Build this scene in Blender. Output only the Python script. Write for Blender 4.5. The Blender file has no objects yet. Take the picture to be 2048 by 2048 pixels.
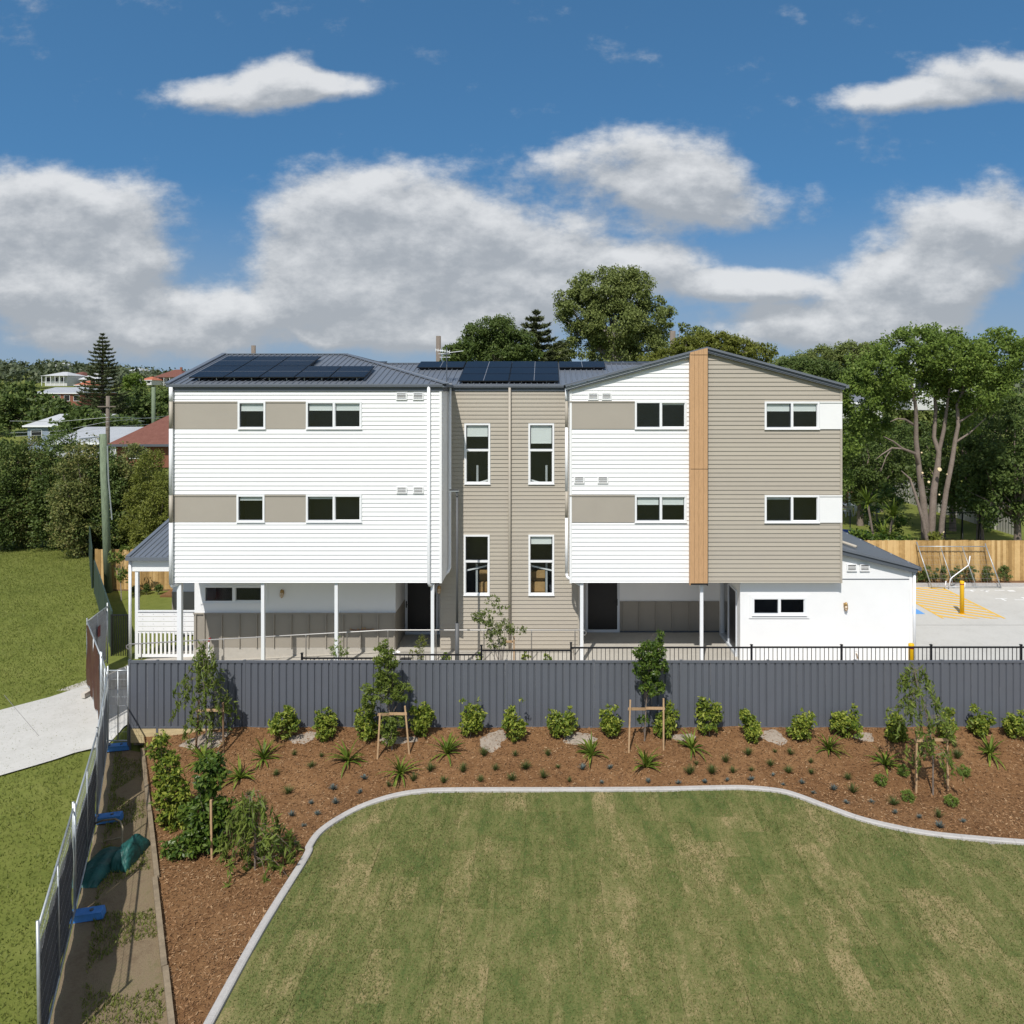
import bpy, math, random
import numpy as np
from mathutils import Vector

rad = math.radians
sc = bpy.context.scene
C = sc.collection

# ------------------------------------------------------------------ camera
F, XV, YH, H = 1540.0, 1092.0, 785.0, 8.76      # focal length, principal point and height the photo implies
cam_d = bpy.data.cameras.new('camera')
cam = bpy.data.objects.new('camera', cam_d)
C.objects.link(cam)
cam.location = (0, 0, H)
cam.rotation_euler = (rad(90), 0, 0)
cam_d.sensor_width = 36
cam_d.lens = 36 * F / 2048
cam_d.shift_x = -(XV - 1024) / 2048
cam_d.shift_y = -(1024 - YH) / 2048
cam_d.clip_end = 6000
sc.camera = cam

# ------------------------------------------------------------------ sun and sky
SKY = .15
SUN_AZ, SUN_EL = rad(15.1), rad(51.0)           # light travels away from the camera, to the right and down
sun_d = bpy.data.lights.new('sun', 'SUN')
sun_d.energy = 3.95
sun_d.angle = rad(0.5)
sun_d.color = (1.0, 0.96, 0.9)
sun = bpy.data.objects.new('sun', sun_d)
C.objects.link(sun)
ld = Vector((math.sin(SUN_AZ) * math.cos(SUN_EL), math.cos(SUN_AZ) * math.cos(SUN_EL), -math.sin(SUN_EL)))
sun.rotation_euler = ld.to_track_quat('-Z', 'Y').to_euler()
sun.location = (-10, -30, 40)

world = bpy.data.worlds.new('World')
sc.world = world
world.use_nodes = True
wt = world.node_tree
wt.nodes.clear()


def wn(kind, tree=wt, **kw):
    n = tree.nodes.new(kind)
    for k, v in kw.items():
        setattr(n, k, v)
    return n


def mth(tree, op, a, b=None, clamp=False):
    n = tree.nodes.new('ShaderNodeMath')
    n.operation = op
    n.use_clamp = clamp
    for i, v in enumerate((a, b)):
        if v is None:
            continue
        if isinstance(v, (int, float)):
            n.inputs[i].default_value = v
        else:
            tree.links.new(v, n.inputs[i])
    return n.outputs[0]


def smooth(tree, v, a, b):
    n = tree.nodes.new('ShaderNodeMapRange')
    n.interpolation_type = 'SMOOTHSTEP'
    n.inputs[1].default_value = a
    n.inputs[2].default_value = b
    tree.links.new(v, n.inputs[0])
    return n.outputs[0]


# cloud banks: centre and half size as slopes (right, up) seen from the site, looking along +Y
BANKS = [(-.60, .215, .13, .06), (-.68, .25, .09, .05), (-.60, .13, .15, .06), (-.47, .085, .22, .045), (-.66, .17, .08, .06),
         (-.30, .215, .09, .08), (-.17, .228, .12, .068), (-.04, .18, .17, .065), (.12, .148, .13, .04), (-.18, .135, .19, .06), (-.13, .085, .15, .035),
         (.11, .30, .13, .045), (.22, .25, .13, .042), (.50, .17, .09, .065), (.58, .215, .10, .06), (.43, .12, .15, .045), (.27, .14, .08, .018), (.37, .08, .18, .028),
         (-.28, .085, .035, .025), (-.40, .385, .10, .025), (-.28, .40, .08, .018), (-.34, .41, .05, .03), (.46, .385, .09, .02), (.58, .405, .10, .032)]
grp = bpy.data.node_groups.new('cloud_density', 'ShaderNodeTree')
grp.interface.new_socket('P', in_out='INPUT', socket_type='NodeSocketVector')
grp.interface.new_socket('D', in_out='OUTPUT', socket_type='NodeSocketFloat')
gi = grp.nodes.new('NodeGroupInput')
go = grp.nodes.new('NodeGroupOutput')
acc = None
nz = grp.nodes.new('ShaderNodeTexNoise')
nz.inputs['Scale'].default_value = 8.0
nz.inputs['Detail'].default_value = 6.0
nz.inputs['Roughness'].default_value = .62
sq = grp.nodes.new('ShaderNodeVectorMath'); sq.operation = 'MULTIPLY'
grp.links.new(gi.outputs[0], sq.inputs[0]); sq.inputs[1].default_value = (1, 1.6, 1)
grp.links.new(sq.outputs[0], nz.inputs['Vector'])
for (cx, cz, rx, rz) in BANKS:
    m = grp.nodes.new('ShaderNodeVectorMath'); m.operation = 'MULTIPLY_ADD'
    grp.links.new(gi.outputs[0], m.inputs[0]); m.inputs[1].default_value = (1 / rx, 1 / rz, 0); m.inputs[2].default_value = (-cx / rx, -cz / rz, 0)
    le = grp.nodes.new('ShaderNodeVectorMath'); le.operation = 'LENGTH'
    grp.links.new(m.outputs[0], le.inputs[0])
    d = mth(grp, 'SUBTRACT', 1.42, le.outputs['Value'], True)
    acc = d if acc is None else mth(grp, 'ADD', acc, d)
acc = mth(grp, 'MINIMUM', acc, 1.25)
nn = mth(grp, 'MULTIPLY', mth(grp, 'SUBTRACT', nz.outputs[0], .53), 2.4)
grp.links.new(mth(grp, 'ADD', acc, nn), go.inputs[0])

tc = wn('ShaderNodeTexCoord')
sep = wn('ShaderNodeSeparateXYZ')
wt.links.new(tc.outputs['Generated'], sep.inputs[0])
ysafe = mth(wt, 'MAXIMUM', sep.outputs[1], .12)
front = smooth(wt, sep.outputs[1], .15, .5)
comb = wn('ShaderNodeCombineXYZ')
wt.links.new(mth(wt, 'DIVIDE', sep.outputs[0], ysafe), comb.inputs[0])
wt.links.new(mth(wt, 'DIVIDE', sep.outputs[2], ysafe), comb.inputs[1])
d1 = wn('ShaderNodeGroup'); d1.node_tree = grp
wt.links.new(comb.outputs[0], d1.inputs[0])
up = wn('ShaderNodeVectorMath'); up.operation = 'ADD'
wt.links.new(comb.outputs[0], up.inputs[0]); up.inputs[1].default_value = (-.008, .026, 0)
d2 = wn('ShaderNodeGroup'); d2.node_tree = grp
wt.links.new(up.outputs[0], d2.inputs[0])
# broken cumulus over the unseen dome, made denser and brighter for fill light
pl = wn('ShaderNodeCombineXYZ')
zz = mth(wt, 'ADD', mth(wt, 'MAXIMUM', sep.outputs[2], 0), .18)
wt.links.new(mth(wt, 'DIVIDE', sep.outputs[0], zz), pl.inputs[0])
wt.links.new(mth(wt, 'DIVIDE', sep.outputs[1], zz), pl.inputs[1])
n3 = wn('ShaderNodeTexNoise')
n3.inputs['Scale'].default_value = 1.3
n3.inputs['Detail'].default_value = 6
wt.links.new(pl.outputs[0], n3.inputs['Vector'])
dome = mth(wt, 'MULTIPLY', mth(wt, 'SUBTRACT', n3.outputs[0], .39), 5.0)
mixd = wn('ShaderNodeMix')
wt.links.new(front, mixd.inputs[0])
wt.links.new(dome, mixd.inputs[2])
wt.links.new(d1.outputs[0], mixd.inputs[3])
cover = smooth(wt, mixd.outputs[0], .08, .92)
above = smooth(wt, sep.outputs[2], -.02, .03)
cover = mth(wt, 'MULTIPLY', mth(wt, 'MULTIPLY', cover, above), .92)
lit = mth(wt, 'SUBTRACT', d1.outputs[0], d2.outputs[0])
lit = smooth(wt, lit, -.45, .95)
litm = wn('ShaderNodeMix')
wt.links.new(front, litm.inputs[0]); litm.inputs[2].default_value = .95
wt.links.new(lit, litm.inputs[3])
ramp = wn('ShaderNodeValToRGB')
ramp.color_ramp.elements[0].color = (.36 / SKY, .385 / SKY, .415 / SKY, 1)
ramp.color_ramp.elements[1].color = (.70 / SKY, .71 / SKY, .72 / SKY, 1)
ramp.color_ramp.elements[0].position = 0.05
ramp.color_ramp.elements[1].position = .95
wt.links.new(litm.outputs[0], ramp.inputs[0])
world.cycles.sampling_method = 'MANUAL'
world.cycles.sample_map_resolution = 256
sky = wn('ShaderNodeTexSky')
sky.sky_type = 'NISHITA'
sky.sun_disc = False
sky.sun_elevation = SUN_EL
sky.sun_rotation = rad(180 + 15.1)
sky.altitude = 1500
sky.air_density = 1.0
sky.dust_density = 0.3
sky.ozone_density = 3.0
# clear maritime air: little white airlight at the horizon
sv = wn('ShaderNodeCombineXYZ')
wt.links.new(sep.outputs[0], sv.inputs[0]); wt.links.new(sep.outputs[1], sv.inputs[1])
wt.links.new(mth(wt, 'ADD', mth(wt, 'MULTIPLY', mth(wt, 'MAXIMUM', sep.outputs[2], 0),   .75), .27), sv.inputs[2])
svn = wn('ShaderNodeVectorMath'); svn.operation = 'NORMALIZE'
wt.links.new(sv.outputs[0], svn.inputs[0]); wt.links.new(svn.outputs[0], sky.inputs[0])
tint = wn('ShaderNodeMix', data_type='RGBA', blend_type='MULTIPLY')
tint.inputs[0].default_value = 1
wt.links.new(sky.outputs[0], tint.inputs[6]); tint.inputs[7].default_value = (.50, .82, .87, 1)
hz = wn('ShaderNodeMix', data_type='RGBA')
wt.links.new(mth(wt, 'MULTIPLY', smooth(wt, mth(wt, 'MULTIPLY', sep.outputs[2], -1), -.26, .0), .8), hz.inputs[0])
wt.links.new(tint.outputs[2], hz.inputs[6]); hz.inputs[7].default_value = (.29 / SKY, .365 / SKY, .44 / SKY, 1)
mx = wn('ShaderNodeMix', data_type='RGBA')
wt.links.new(cover, mx.inputs[0])
wt.links.new(hz.outputs[2], mx.inputs[6])
wt.links.new(ramp.outputs[0], mx.inputs[7])
bg = wn('ShaderNodeBackground')
bg.inputs[1].default_value = SKY
wt.links.new(mx.outputs[2], bg.inputs[0])
wo = wn('ShaderNodeOutputWorld')
wt.links.new(bg.outputs[0], wo.inputs[0])

vs = sc.view_settings
sc.display_settings.display_device = 'sRGB'
vs.view_transform = 'Standard'
vs.look = 'None'
vs.gamma = 1
vs.exposure = 0.16
sc.cycles.max_bounces = 8
sc.cycles.diffuse_bounces = 6
sc.cycles.transparent_max_bounces = 8
sc.cycles.use_denoising = True

# ------------------------------------------------------------------ helpers
R = random.Random(11)
NR = np.random.default_rng(11)


def PX(x, Y):
    return (x - XV) * Y / F


def PZ(y, Y):
    return H - (y - YH) * Y / F


def PY(y, z):
    return (H - z) * F / (y - YH)


class MB:
    def __init__(s):
        s.v, s.f = [], []

    def add(s, vs_, fs):
        o = len(s.v)
        s.v += [tuple(p) for p in vs_]
        s.f += [tuple(i + o for i in f) for f in fs]
        return s

    def box(s, x0, x1, y0, y1, z0, z1):
        return s.add([(x0, y0, z0), (x1, y0, z0), (x1, y1, z0), (x0, y1, z0), (x0, y0, z1), (x1, y0, z1), (x1, y1, z1), (x0, y1, z1)],
                     [(0, 3, 2, 1), (4, 5, 6, 7), (0, 1, 5, 4), (1, 2, 6, 5), (2, 3, 7, 6), (3, 0, 4, 7)])

    def beam(s, a, b, w, h, upv=(0, 0, 1)):
        a, b = Vector(a), Vector(b)
        d = (b - a).normalized()
        u = Vector(upv)
        x = d.cross(u)
        if x.length < 1e-4:
            x = d.cross(Vector((0, 1, 0)))
        x.normalize()
        u = x.cross(d)
        vv = []
        for p in (a, b):
            for sx, sz in ((-1, -1), (1, -1), (1, 1), (-1, 1)):
                vv.append(p + x * (sx * w / 2) + u * (sz * h / 2))
        return s.add(vv, [(0, 1, 2, 3), (7, 6, 5, 4), (0, 4, 5, 1), (1, 5, 6, 2), (2, 6, 7, 3), (3, 7, 4, 0)])

    def prism(s, poly, axis, a, b):
        # poly: (u,v) list; axis 'y' -> (u,a,v), 'x' -> (a,u,v), 'z' -> (u,v,a)
        f = {'y': lambda u, v, t: (u, t, v), 'x': lambda u, v, t: (t, u, v), 'z': lambda u, v, t: (u, v, t)}[axis]
        n = len(poly)
        vv = [f(u, v, a) for u, v in poly] + [f(u, v, b) for u, v in poly]
        fs = [tuple(range(n)), tuple(range(2 * n - 1, n - 1, -1))] + [(i, i + n, (i + 1) % n + n, (i + 1) % n) for i in range(n)]
        return s.add(vv, fs)

    def tube(s, pts, r, n=8, cap=True):
        pts = [Vector(p) for p in pts]
        rs = r if isinstance(r, (list, tuple)) else [r] * len(pts)
        vv, fs = [], []
        prev = None
        for i, p in enumerate(pts):
            d = (pts[min(i + 1, len(pts) - 1)] - pts[max(i - 1, 0)]).normalized()
            if prev is None:
                u = d.cross(Vector((0, 0, 1)))
                if u.length < .05:
                    u = d.cross(Vector((1, 0, 0)))
            else:
                u = prev - d * prev.dot(d)
            u.normalize()
            prev = u
            w = d.cross(u)
            for k in range(n):
                a = 2 * math.pi * k / n
                vv.append(p + (u * math.cos(a) + w * math.sin(a)) * rs[i])
        for i in range(len(pts) - 1):
            for k in range(n):
                a, b = i * n + k, i * n + (k + 1) % n
                fs.append((a, b, b + n, a + n))
        if cap:
            fs.append(tuple(range(n - 1, -1, -1)))
            fs.append(tuple(range((len(pts) - 1) * n, len(pts) * n)))
        return s.add(vv, fs)

    def lathe(s, prof, c=(0, 0, 0), n=16):
        vv, fs = [], []
        for r, z in prof:
            for k in range(n):
                a = 2 * math.pi * k / n
                vv.append((c[0] + r * math.cos(a), c[1] + r * math.sin(a), c[2] + z))
        for i in range(len(prof) - 1):
            for k in range(n):
                a, b = i * n + k, i * n + (k + 1) % n
                fs.append((a, b, b + n, a + n))
        fs.append(tuple(range(n - 1, -1, -1)))
        fs.append(tuple(range((len(prof) - 1) * n, len(prof) * n)))
        return s.add(vv, fs)

    def mesh(s, name):
        me = bpy.data.meshes.new(name)
        me.from_pydata(s.v, [], s.f)
        return me

    def build(s, name, mat, parent=None, sm=False, local=False):
        return obj(name, s.mesh(name), mat, parent, sm, local)


def obj(name, me, mat=None, parent=None, sm=False, local=False):
    if mat is not None and not me.materials:
        me.materials.append(mat)
    if sm:
        me.shade_smooth()
    o = bpy.data.objects.new(name, me)
    C.objects.link(o)
    if parent is not None:
        o.parent = parent
        if not local and parent.parent is None:
            o.location = -parent.location          # vertices are given in world coordinates
    return o


def tag(o, label, cat, group=None):
    o['label'] = label
    o['category'] = cat
    if group:
        o['group'] = group
    return o


def struct(o):
    o['kind'] = 'structure'
    return o


def stuff(o, label=None, cat=None):
    o['kind'] = 'stuff'
    if label:
        o['label'] = label
        o['category'] = cat
    return o


def thing(name, label, cat, loc=(0, 0, 0), group=None):
    o = bpy.data.objects.new(name, None)
    o.empty_display_size = .2
    C.objects.link(o)
    o.location = loc
    return tag(o, label, cat, group)


def dup(root, loc, rz=0., s=1., label=None, group=None):
    r = root.copy()
    C.objects.link(r)
    r.location = loc
    r.rotation_euler = (0, 0, rz)
    r.scale = (s, s, s) if isinstance(s, (int, float)) else s
    if label:
        r['label'] = label
    if group:
        r['group'] = group
    for ch in root.children:
        c = ch.copy()
        C.objects.link(c)
        c.parent = r
        for g in ch.children:
            e = g.copy()
            C.objects.link(e)
            e.parent = c
    return r


# ------------------------------------------------------------------ materials
def mat(name, col, rough=.6, var=.08, scale=3., bump=0., bscale=60., metal=0., spec=.4, stretch=None):
    m = bpy.data.materials.new(name)
    m.use_nodes = True
    t = m.node_tree
    b = t.nodes['Principled BSDF']
    b.inputs['Roughness'].default_value = rough
    b.inputs['Metallic'].default_value = metal
    b.inputs['Specular IOR Level'].default_value = spec
    b.inputs['Base Color'].default_value = (*col, 1)
    if var or bump:
        co = t.nodes.new('ShaderNodeTexCoord')
        src = co.outputs['Object']
        if stretch:
            mp = t.nodes.new('ShaderNodeMapping')
            mp.inputs['Scale'].default_value = stretch
            t.links.new(src, mp.inputs[0])
            src = mp.outputs[0]
    if var:
        n = t.nodes.new('ShaderNodeTexNoise')
        n.inputs['Scale'].default_value = scale
        n.inputs['Detail'].default_value = 5
        n.inputs['Roughness'].default_value = .6
        t.links.new(src, n.inputs['Vector'])
        r = t.nodes.new('ShaderNodeValToRGB')
        r.color_ramp.elements[0].position = .3
        r.color_ramp.elements[1].position = .7
        r.color_ramp.elements[0].color = (*[c * (1 - var) for c in col], 1)
        r.color_ramp.elements[1].color = (*[min(1, c * (1 + var)) for c in col], 1)
        t.links.new(n.outputs[0], r.inputs[0])
        t.links.new(r.outputs[0], b.inputs['Base Color'])
    if bump:
        n2 = t.nodes.new('ShaderNodeTexNoise')
        n2.inputs['Scale'].default_value = bscale
        n2.inputs['Detail'].default_value = 4
        t.links.new(src, n2.inputs['Vector'])
        bp = t.nodes.new('ShaderNodeBump')
        bp.inputs['Strength'].default_value = bump
        bp.inputs['Distance'].default_value = .02
        t.links.new(n2.outputs[0], bp.inputs['Height'])
        t.links.new(bp.outputs[0], b.inputs['Normal'])
    return m


def multi_mat(name, cols, rough=.9, scales=(2.,), bump=.5, bscale=60., island=False, objrand=False, contrast=.25, aniso=None):
    """several real colours mixed by noise (and per piece)"""
    m = bpy.data.materials.new(name)
    m.use_nodes = True
    t = m.node_tree
    b = t.nodes['Principled BSDF']
    b.inputs['Roughness'].default_value = rough
    b.inputs['Specular IOR Level'].default_value = .2
    co = t.nodes.new('ShaderNodeTexCoord')
    geo = t.nodes.new('ShaderNodeNewGeometry')
    val = None
    for i, s in enumerate(scales):
        n = t.nodes.new('ShaderNodeTexNoise')
        n.inputs['Scale'].default_value = s
        n.inputs['Detail'].default_value = 5
        n.inputs['Roughness'].default_value = .65
        if aniso and i < 2:
            mpn = t.nodes.new('ShaderNodeMapping')
            mpn.inputs['Scale'].default_value = aniso
            t.links.new(geo.outputs['Position'], mpn.inputs[0])
            t.links.new(mpn.outputs[0], n.inputs['Vector'])
        else:
            t.links.new(geo.outputs['Position'], n.inputs['Vector'])
        w = mth(t, 'MULTIPLY', n.outputs[0], 1. / len(scales))
        val = w if val is None else mth(t, 'ADD', val, w)
    if island:
        val = mth(t, 'ADD', mth(t, 'MULTIPLY', val, .45), mth(t, 'MULTIPLY', geo.outputs['Random Per Island'], .55))
    if objrand:
        oi = t.nodes.new('ShaderNodeObjectInfo')
        val = mth(t, 'ADD', val, mth(t, 'MULTIPLY', mth(t, 'SUBTRACT', oi.outputs['Random'], .5), objrand))
    r = t.nodes.new('ShaderNodeValToRGB')
    el = r.color_ramp.elements
    k = len(cols)
    while len(el) < k:
        el.new(.5)
    for i, c in enumerate(cols):
        el[i].position = .5 + (i / (k - 1) - .5) * 2 * contrast if not island else .08 + .84 * i / (k - 1)
        el[i].color = (*c, 1)
    t.links.new(val, r.inputs[0])
    t.links.new(r.outputs[0], b.inputs['Base Color'])
    if bump:
        n2 = t.nodes.new('ShaderNodeTexNoise')
        n2.inputs['Scale'].default_value = bscale
        n2.inputs['Detail'].default_value = 4
        t.links.new(geo.outputs['Position'], n2.inputs['Vector'])
        bp = t.nodes.new('ShaderNodeBump')
        bp.inputs['Strength'].default_value = bump
        bp.inputs['Distance'].default_value = .03
        t.links.new(n2.outputs[0], bp.inputs['Height'])
        t.links.new(bp.outputs[0], b.inputs['Normal'])
    return m


def leaf_mat(name, cols, trans=.3, nscale=.5, rough=.5):
    m = multi_mat(name, cols, rough, (nscale,), 0, island=True)
    t = m.node_tree
    b = t.nodes['Principled BSDF']
    b.inputs['Specular IOR Level'].default_value = .2
    out = t.nodes['Material Output']
    tr = t.nodes.new('ShaderNodeBsdfTranslucent')
    src = b.inputs['Base Color'].links[0].from_socket
    t.links.new(src, tr.inputs[0])
    mixs = t.nodes.new('ShaderNodeMixShader')
    mixs.inputs[0].default_value = trans
    t.links.new(b.outputs[0], mixs.inputs[1])
    t.links.new(tr.outputs[0], mixs.inputs[2])
    t.links.new(mixs.outputs[0], out.inputs[0])
    return m


def glass_mat(name, tint, refl=1.0):
    m = bpy.data.materials.new(name)
    m.use_nodes = True
    t = m.node_tree
    t.nodes.clear()
    tr = t.nodes.new('ShaderNodeBsdfTransparent')
    tr.inputs[0].default_value = (*tint, 1)
    gl = t.nodes.new('ShaderNodeBsdfGlossy')
    gl.inputs['Roughness'].default_value = .17
    gl.inputs[0].default_value = (refl, refl, refl, 1)
    lw = t.nodes.new('ShaderNodeLayerWeight')
    lw.inputs[0].default_value = .5
    fac = mth(t, 'ADD', mth(t, 'MULTIPLY', mth(t, 'POWER', lw.outputs['Facing'], 4.), .8), .06)
    mixs = t.nodes.new('ShaderNodeMixShader')
    o = t.nodes.new('ShaderNodeOutputMaterial')
    t.links.new(fac, mixs.inputs[0])
    t.links.new(tr.outputs[0], mixs.inputs[1])
    t.links.new(gl.outputs[0], mixs.inputs[2])
    t.links.new(mixs.outputs[0], o.inputs[0])
    return m


WHITEB = multi_mat('white_board', [(.76, .762, .76), (.80, .80, .797), (.82, .82, .815)], .5, (.7, 5.), 0, objrand=.35, contrast=.3)
TAUPEB = multi_mat('taupe_board', [(.375, .337, .282), (.395, .355, .295), (.41, .37, .305)], .55, (.7, 5.), 0, objrand=.4, contrast=.3)
WHITE = mat('white_paint', (.80, .80, .795), .5, .02, 1.5)
WHITE2 = mat('white_metal', (.78, .79, .80), .35, .02, 2)
TAUPE = mat('taupe_paint', (.395, .355, .295), .55, .03, 1.2)
TAUPE2 = mat('taupe_panel', (.36, .325, .275), .55, .03, 1.2, .05, 90)
DADO = mat('taupe_dado', (.30, .27, .225), .6, .03, 1.5)
ROOFM = mat('roof_steel', (.125, .14, .165), .4, .05, 1., metal=.0, spec=.5)
TRIM = mat('charcoal_trim', (.085, .097, .115), .45, .04, 2)
FENCEM = mat('fence_steel', (.105, .113, .132), .45, .04, .8, spec=.5)
BLACK = mat('black_powdercoat', (.012, .012, .014), .4, .05)
WOODP = mat('timber_look_panel', (.50, .30, .155), .5, .14, 14, .1, 70, stretch=(6, 6, .35))
CONC = multi_mat('concrete', [(.37, .345, .30), (.44, .41, .36), (.49, .46, .41)], .85, (.6, 6.), .25, 90)
CONCL = multi_mat('pale_concrete', [(.40, .388, .355), (.50, .487, .455), (.55, .538, .508)], .85, (.35, 1.7, 9.), .2, 90)
KERBM = multi_mat('kerb_concrete', [(.31, .29, .275), (.42, .40, .38), (.48, .46, .44)], .85, (2., 14.), .3, 90)
BLOCKM = multi_mat('retaining_block', [(.42, .38, .33), (.52, .48, .43)], .9, (4.,), .4, 60, objrand=.4)
STAIN = mat('stainless', (.40, .39, .38), .45, .03, metal=.7)
GALV = mat('galvanised', (.42, .44, .45), .45, .12, 9, metal=.6)
ALU = mat('door_aluminium', (.58, .61, .65), .4, .03)
PINE = mat('treated_pine', (.52, .42, .24), .75, .18, 5, .2, 60, stretch=(.6, 3, 8))
PALE = multi_mat('paling_timber', [(.30, .185, .07), (.46, .295, .12), (.57, .39, .18)], .85, (1.2, 7.), .25, 50, objrand=.55)
STAKE = mat('stake_timber', (.44, .29, .16), .8, .15, 8, .2, 60)
STAKED = mat('stake_weathered', (.18, .11, .06), .85, .15, 8, .2, 60)
YELLOW = mat('safety_yellow', (.80, .46, .01), .4, .04)
YLINE = multi_mat('line_yellow', [(.62, .40, .10), (.78, .46, .06)], .8, (3., 20.), .1, 60)
BLUEP = mat('bay_blue', (.12, .32, .66), .8, .06)
WLINE = mat('line_white', (.75, .75, .74), .8, .08, 10)
RED = mat('red_band', (.28, .02, .02), .5, .05)
BRASS = mat('brass', (.42, .26, .10), .35, .15, 20, metal=.8)
LENS = mat('lamp_lens', (.75, .62, .48), .2, .02)
SOLAR = mat('solar_cell', (.009, .011, .016), .3, .1, .7, spec=.16)
SOLARL = mat('solar_bus', (.22, .23, .25), .4, .02)
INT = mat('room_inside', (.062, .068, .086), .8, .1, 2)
BLIND = mat('roller_blind', (.74, .76, .74), .8, .02)
CARD = mat('stair_timber', (.42, .27, .12), .7, .2, 3)
GLASS = glass_mat('window_glass', (.84, .87, .87))
DGLASS = glass_mat('screen_glass', (.25, .26, .26), .8)
TREADM = mat('screen_mesh', (.012, .012, .013), .45, .1)
POLEG = mat('pole_green', (.16, .20, .13), .9, .3, 6, .3, 40, stretch=(4, 4, .5))
POLEB = mat('pole_brown', (.17, .14, .115), .9, .25, 6, .3, 40, stretch=(4, 4, .5))
LPOLE = mat('lamp_pole', (.095, .097, .10), .5, .05)
TILE = multi_mat('red_tile', [(.11, .045, .034), (.165, .07, .052), (.20, .095, .072)], .85, (2., 9.), .3, 30)
BARK = multi_mat('bark', [(.11, .085, .065), (.20, .16, .13), (.27, .22, .19)], .9, (3., 14.), .6, 30)
BARKP = multi_mat('pale_bark', [(.22, .19, .16), (.36, .32, .28), (.44, .40, .36)], .9, (1., 6.), .4, 30)
CUTW = mat('cut_wood', (.62, .50, .30), .8, .1, 10)
GRASS = multi_mat('lawn_grass', [(.09, .112, .02), (.15, .172, .034), (.21, .22, .06)], .95, (.35, 2.5, 26.), .6, 90, contrast=.17)
GRASSB = leaf_mat('grass_blade', [(.11, .145, .026), (.18, .21, .046), (.27, .26, .09)], .4, 1.2)
TURF = multi_mat('turf', [(.075, .108, .028), (.125, .142, .042), (.19, .178, .068), (.32, .25, .125)], .95, (1.6, 5., 26.), .6, 80, objrand=.09, contrast=.12, aniso=(1., .35, 1.))
TURFB = leaf_mat('turf_blade', [(.075, .11, .028), (.14, .152, .046), (.36, .28, .14)], .25, 1.4)
MULCH = multi_mat('mulch', [(.076, .036, .015), (.162, .081, .034), (.238, .128, .057), (.34, .207, .105)], .95, (.6, 5., 50.), .9, 70, contrast=.2)
CHIP = multi_mat('bark_chip', [(.08, .039, .017), (.178, .092, .042), (.272, .154, .076), (.45, .32, .19)], .9, (1.,), 0, island=True)
DIRT = multi_mat('bare_soil', [(.13, .09, .055), (.21, .16, .10), (.12, .12, .045)], .95, (.7, 4., 20.), .6, 60, contrast=.2)
CRUSH = multi_mat('pale_spoil', [(.23, .185, .145), (.33, .275, .22), (.42, .36, .30)], .95, (3., 18.), .8, 60, contrast=.2)

# ------------------------------------------------------------------ the setting
def sstep(t, a, b):
    t = np.clip((t - a) / (b - a), 0, 1)
    return t * t * (3 - 2 * t)


def gz(x, y):
    """height of the natural ground"""
    x = np.asarray(x, float); y = np.asarray(y, float)
    left = np.interp(y, [10, 17, 27, 35], [-1.1, -1.0, -.66, -.40])
    right = np.interp(y, [10, 21.0, 21.5, 34.8, 35.6], [-1.25, -1.25, -.5, -.5, -.22])
    t = sstep(x, -12.6, -11.2)
    z = left * (1 - t) + right * t
    az = x / np.maximum(y, 1)
    sl = np.interp(az, [-.9, -.64, -.55, -.48, -.3, .2, .35, .6, .9], [.052, .047, .040, .032, .022, .022, .034, .036, .040])
    z = z + sl * np.clip(y - 110, 0, 560) * (y > 0)
    return z


def gzf(x, y):
    return float(gz(x, y))


def grid_mesh(xs, ys, zf, name):
    X, Y = np.meshgrid(xs, ys)
    Z = zf(X, Y)
    V = np.stack([X.ravel(), Y.ravel(), Z.ravel()], 1)
    nx, ny = len(xs), len(ys)
    i = np.arange((nx - 1) * (ny - 1))
    a = (i // (nx - 1)) * nx + i % (nx - 1)
    Fc = np.stack([a, a + 1, a + nx + 1, a + nx], 1)
    me = bpy.data.meshes.new(name)
    me.from_pydata(V.tolist(), [], Fc.tolist())
    return me


xs = np.concatenate([np.linspace(-2600, -160, 26), np.linspace(-150, -32, 24), np.linspace(-30, 40, 141), np.linspace(44, 160, 24), np.linspace(200, 2600, 26)])
ys = np.concatenate([np.linspace(-900, -20, 12), np.linspace(-10, 45, 111), np.linspace(47, 160, 48), np.linspace(180, 680, 34), np.linspace(760, 3000, 14)])
ground = struct(obj('ground', grid_mesh(xs, ys, gz, 'ground'), GRASS, sm=True))


def strip_sheet(name, ea, eb, n, m_, zf, off, material):
    """sheet between two edge polylines, draped on zf"""
    def samp(e, t):
        L = [0]
        for p, q in zip(e, e[1:]):
            L.append(L[-1] + math.dist(p, q))
        s = t * L[-1]
        return (np.interp(s, L, [p[0] for p in e]), np.interp(s, L, [p[1] for p in e]))
    vv, fs = [], []
    for i in range(n + 1):
        a, b = samp(ea, i / n), samp(eb, i / n)
        for j in range(m_ + 1):
            u = j / m_
            x, y = a[0] * (1 - u) + b[0] * u, a[1] * (1 - u) + b[1] * u
            vv.append((x, y, zf(x, y) + off))
    w = m_ + 1
    for i in range(n):
        for j in range(m_):
            fs.append((i * w + j, i * w + j + 1, (i + 1) * w + j + 1, (i + 1) * w + j))
    return struct(MB().add(vv, fs).build(name, material))


strip_sheet('path', [(-26, 15.2), (-21, 18.4), (-15.4, 24.0), (-14.6, 25.3), (-14.4, 26.6)],
            [(-23, 11.6), (-18.2, 15.4), (-12.9, 20.1), (-11.8, 21.4), (-11.6, 24.2)], 40, 16, gzf, .05, CONCL)

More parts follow.
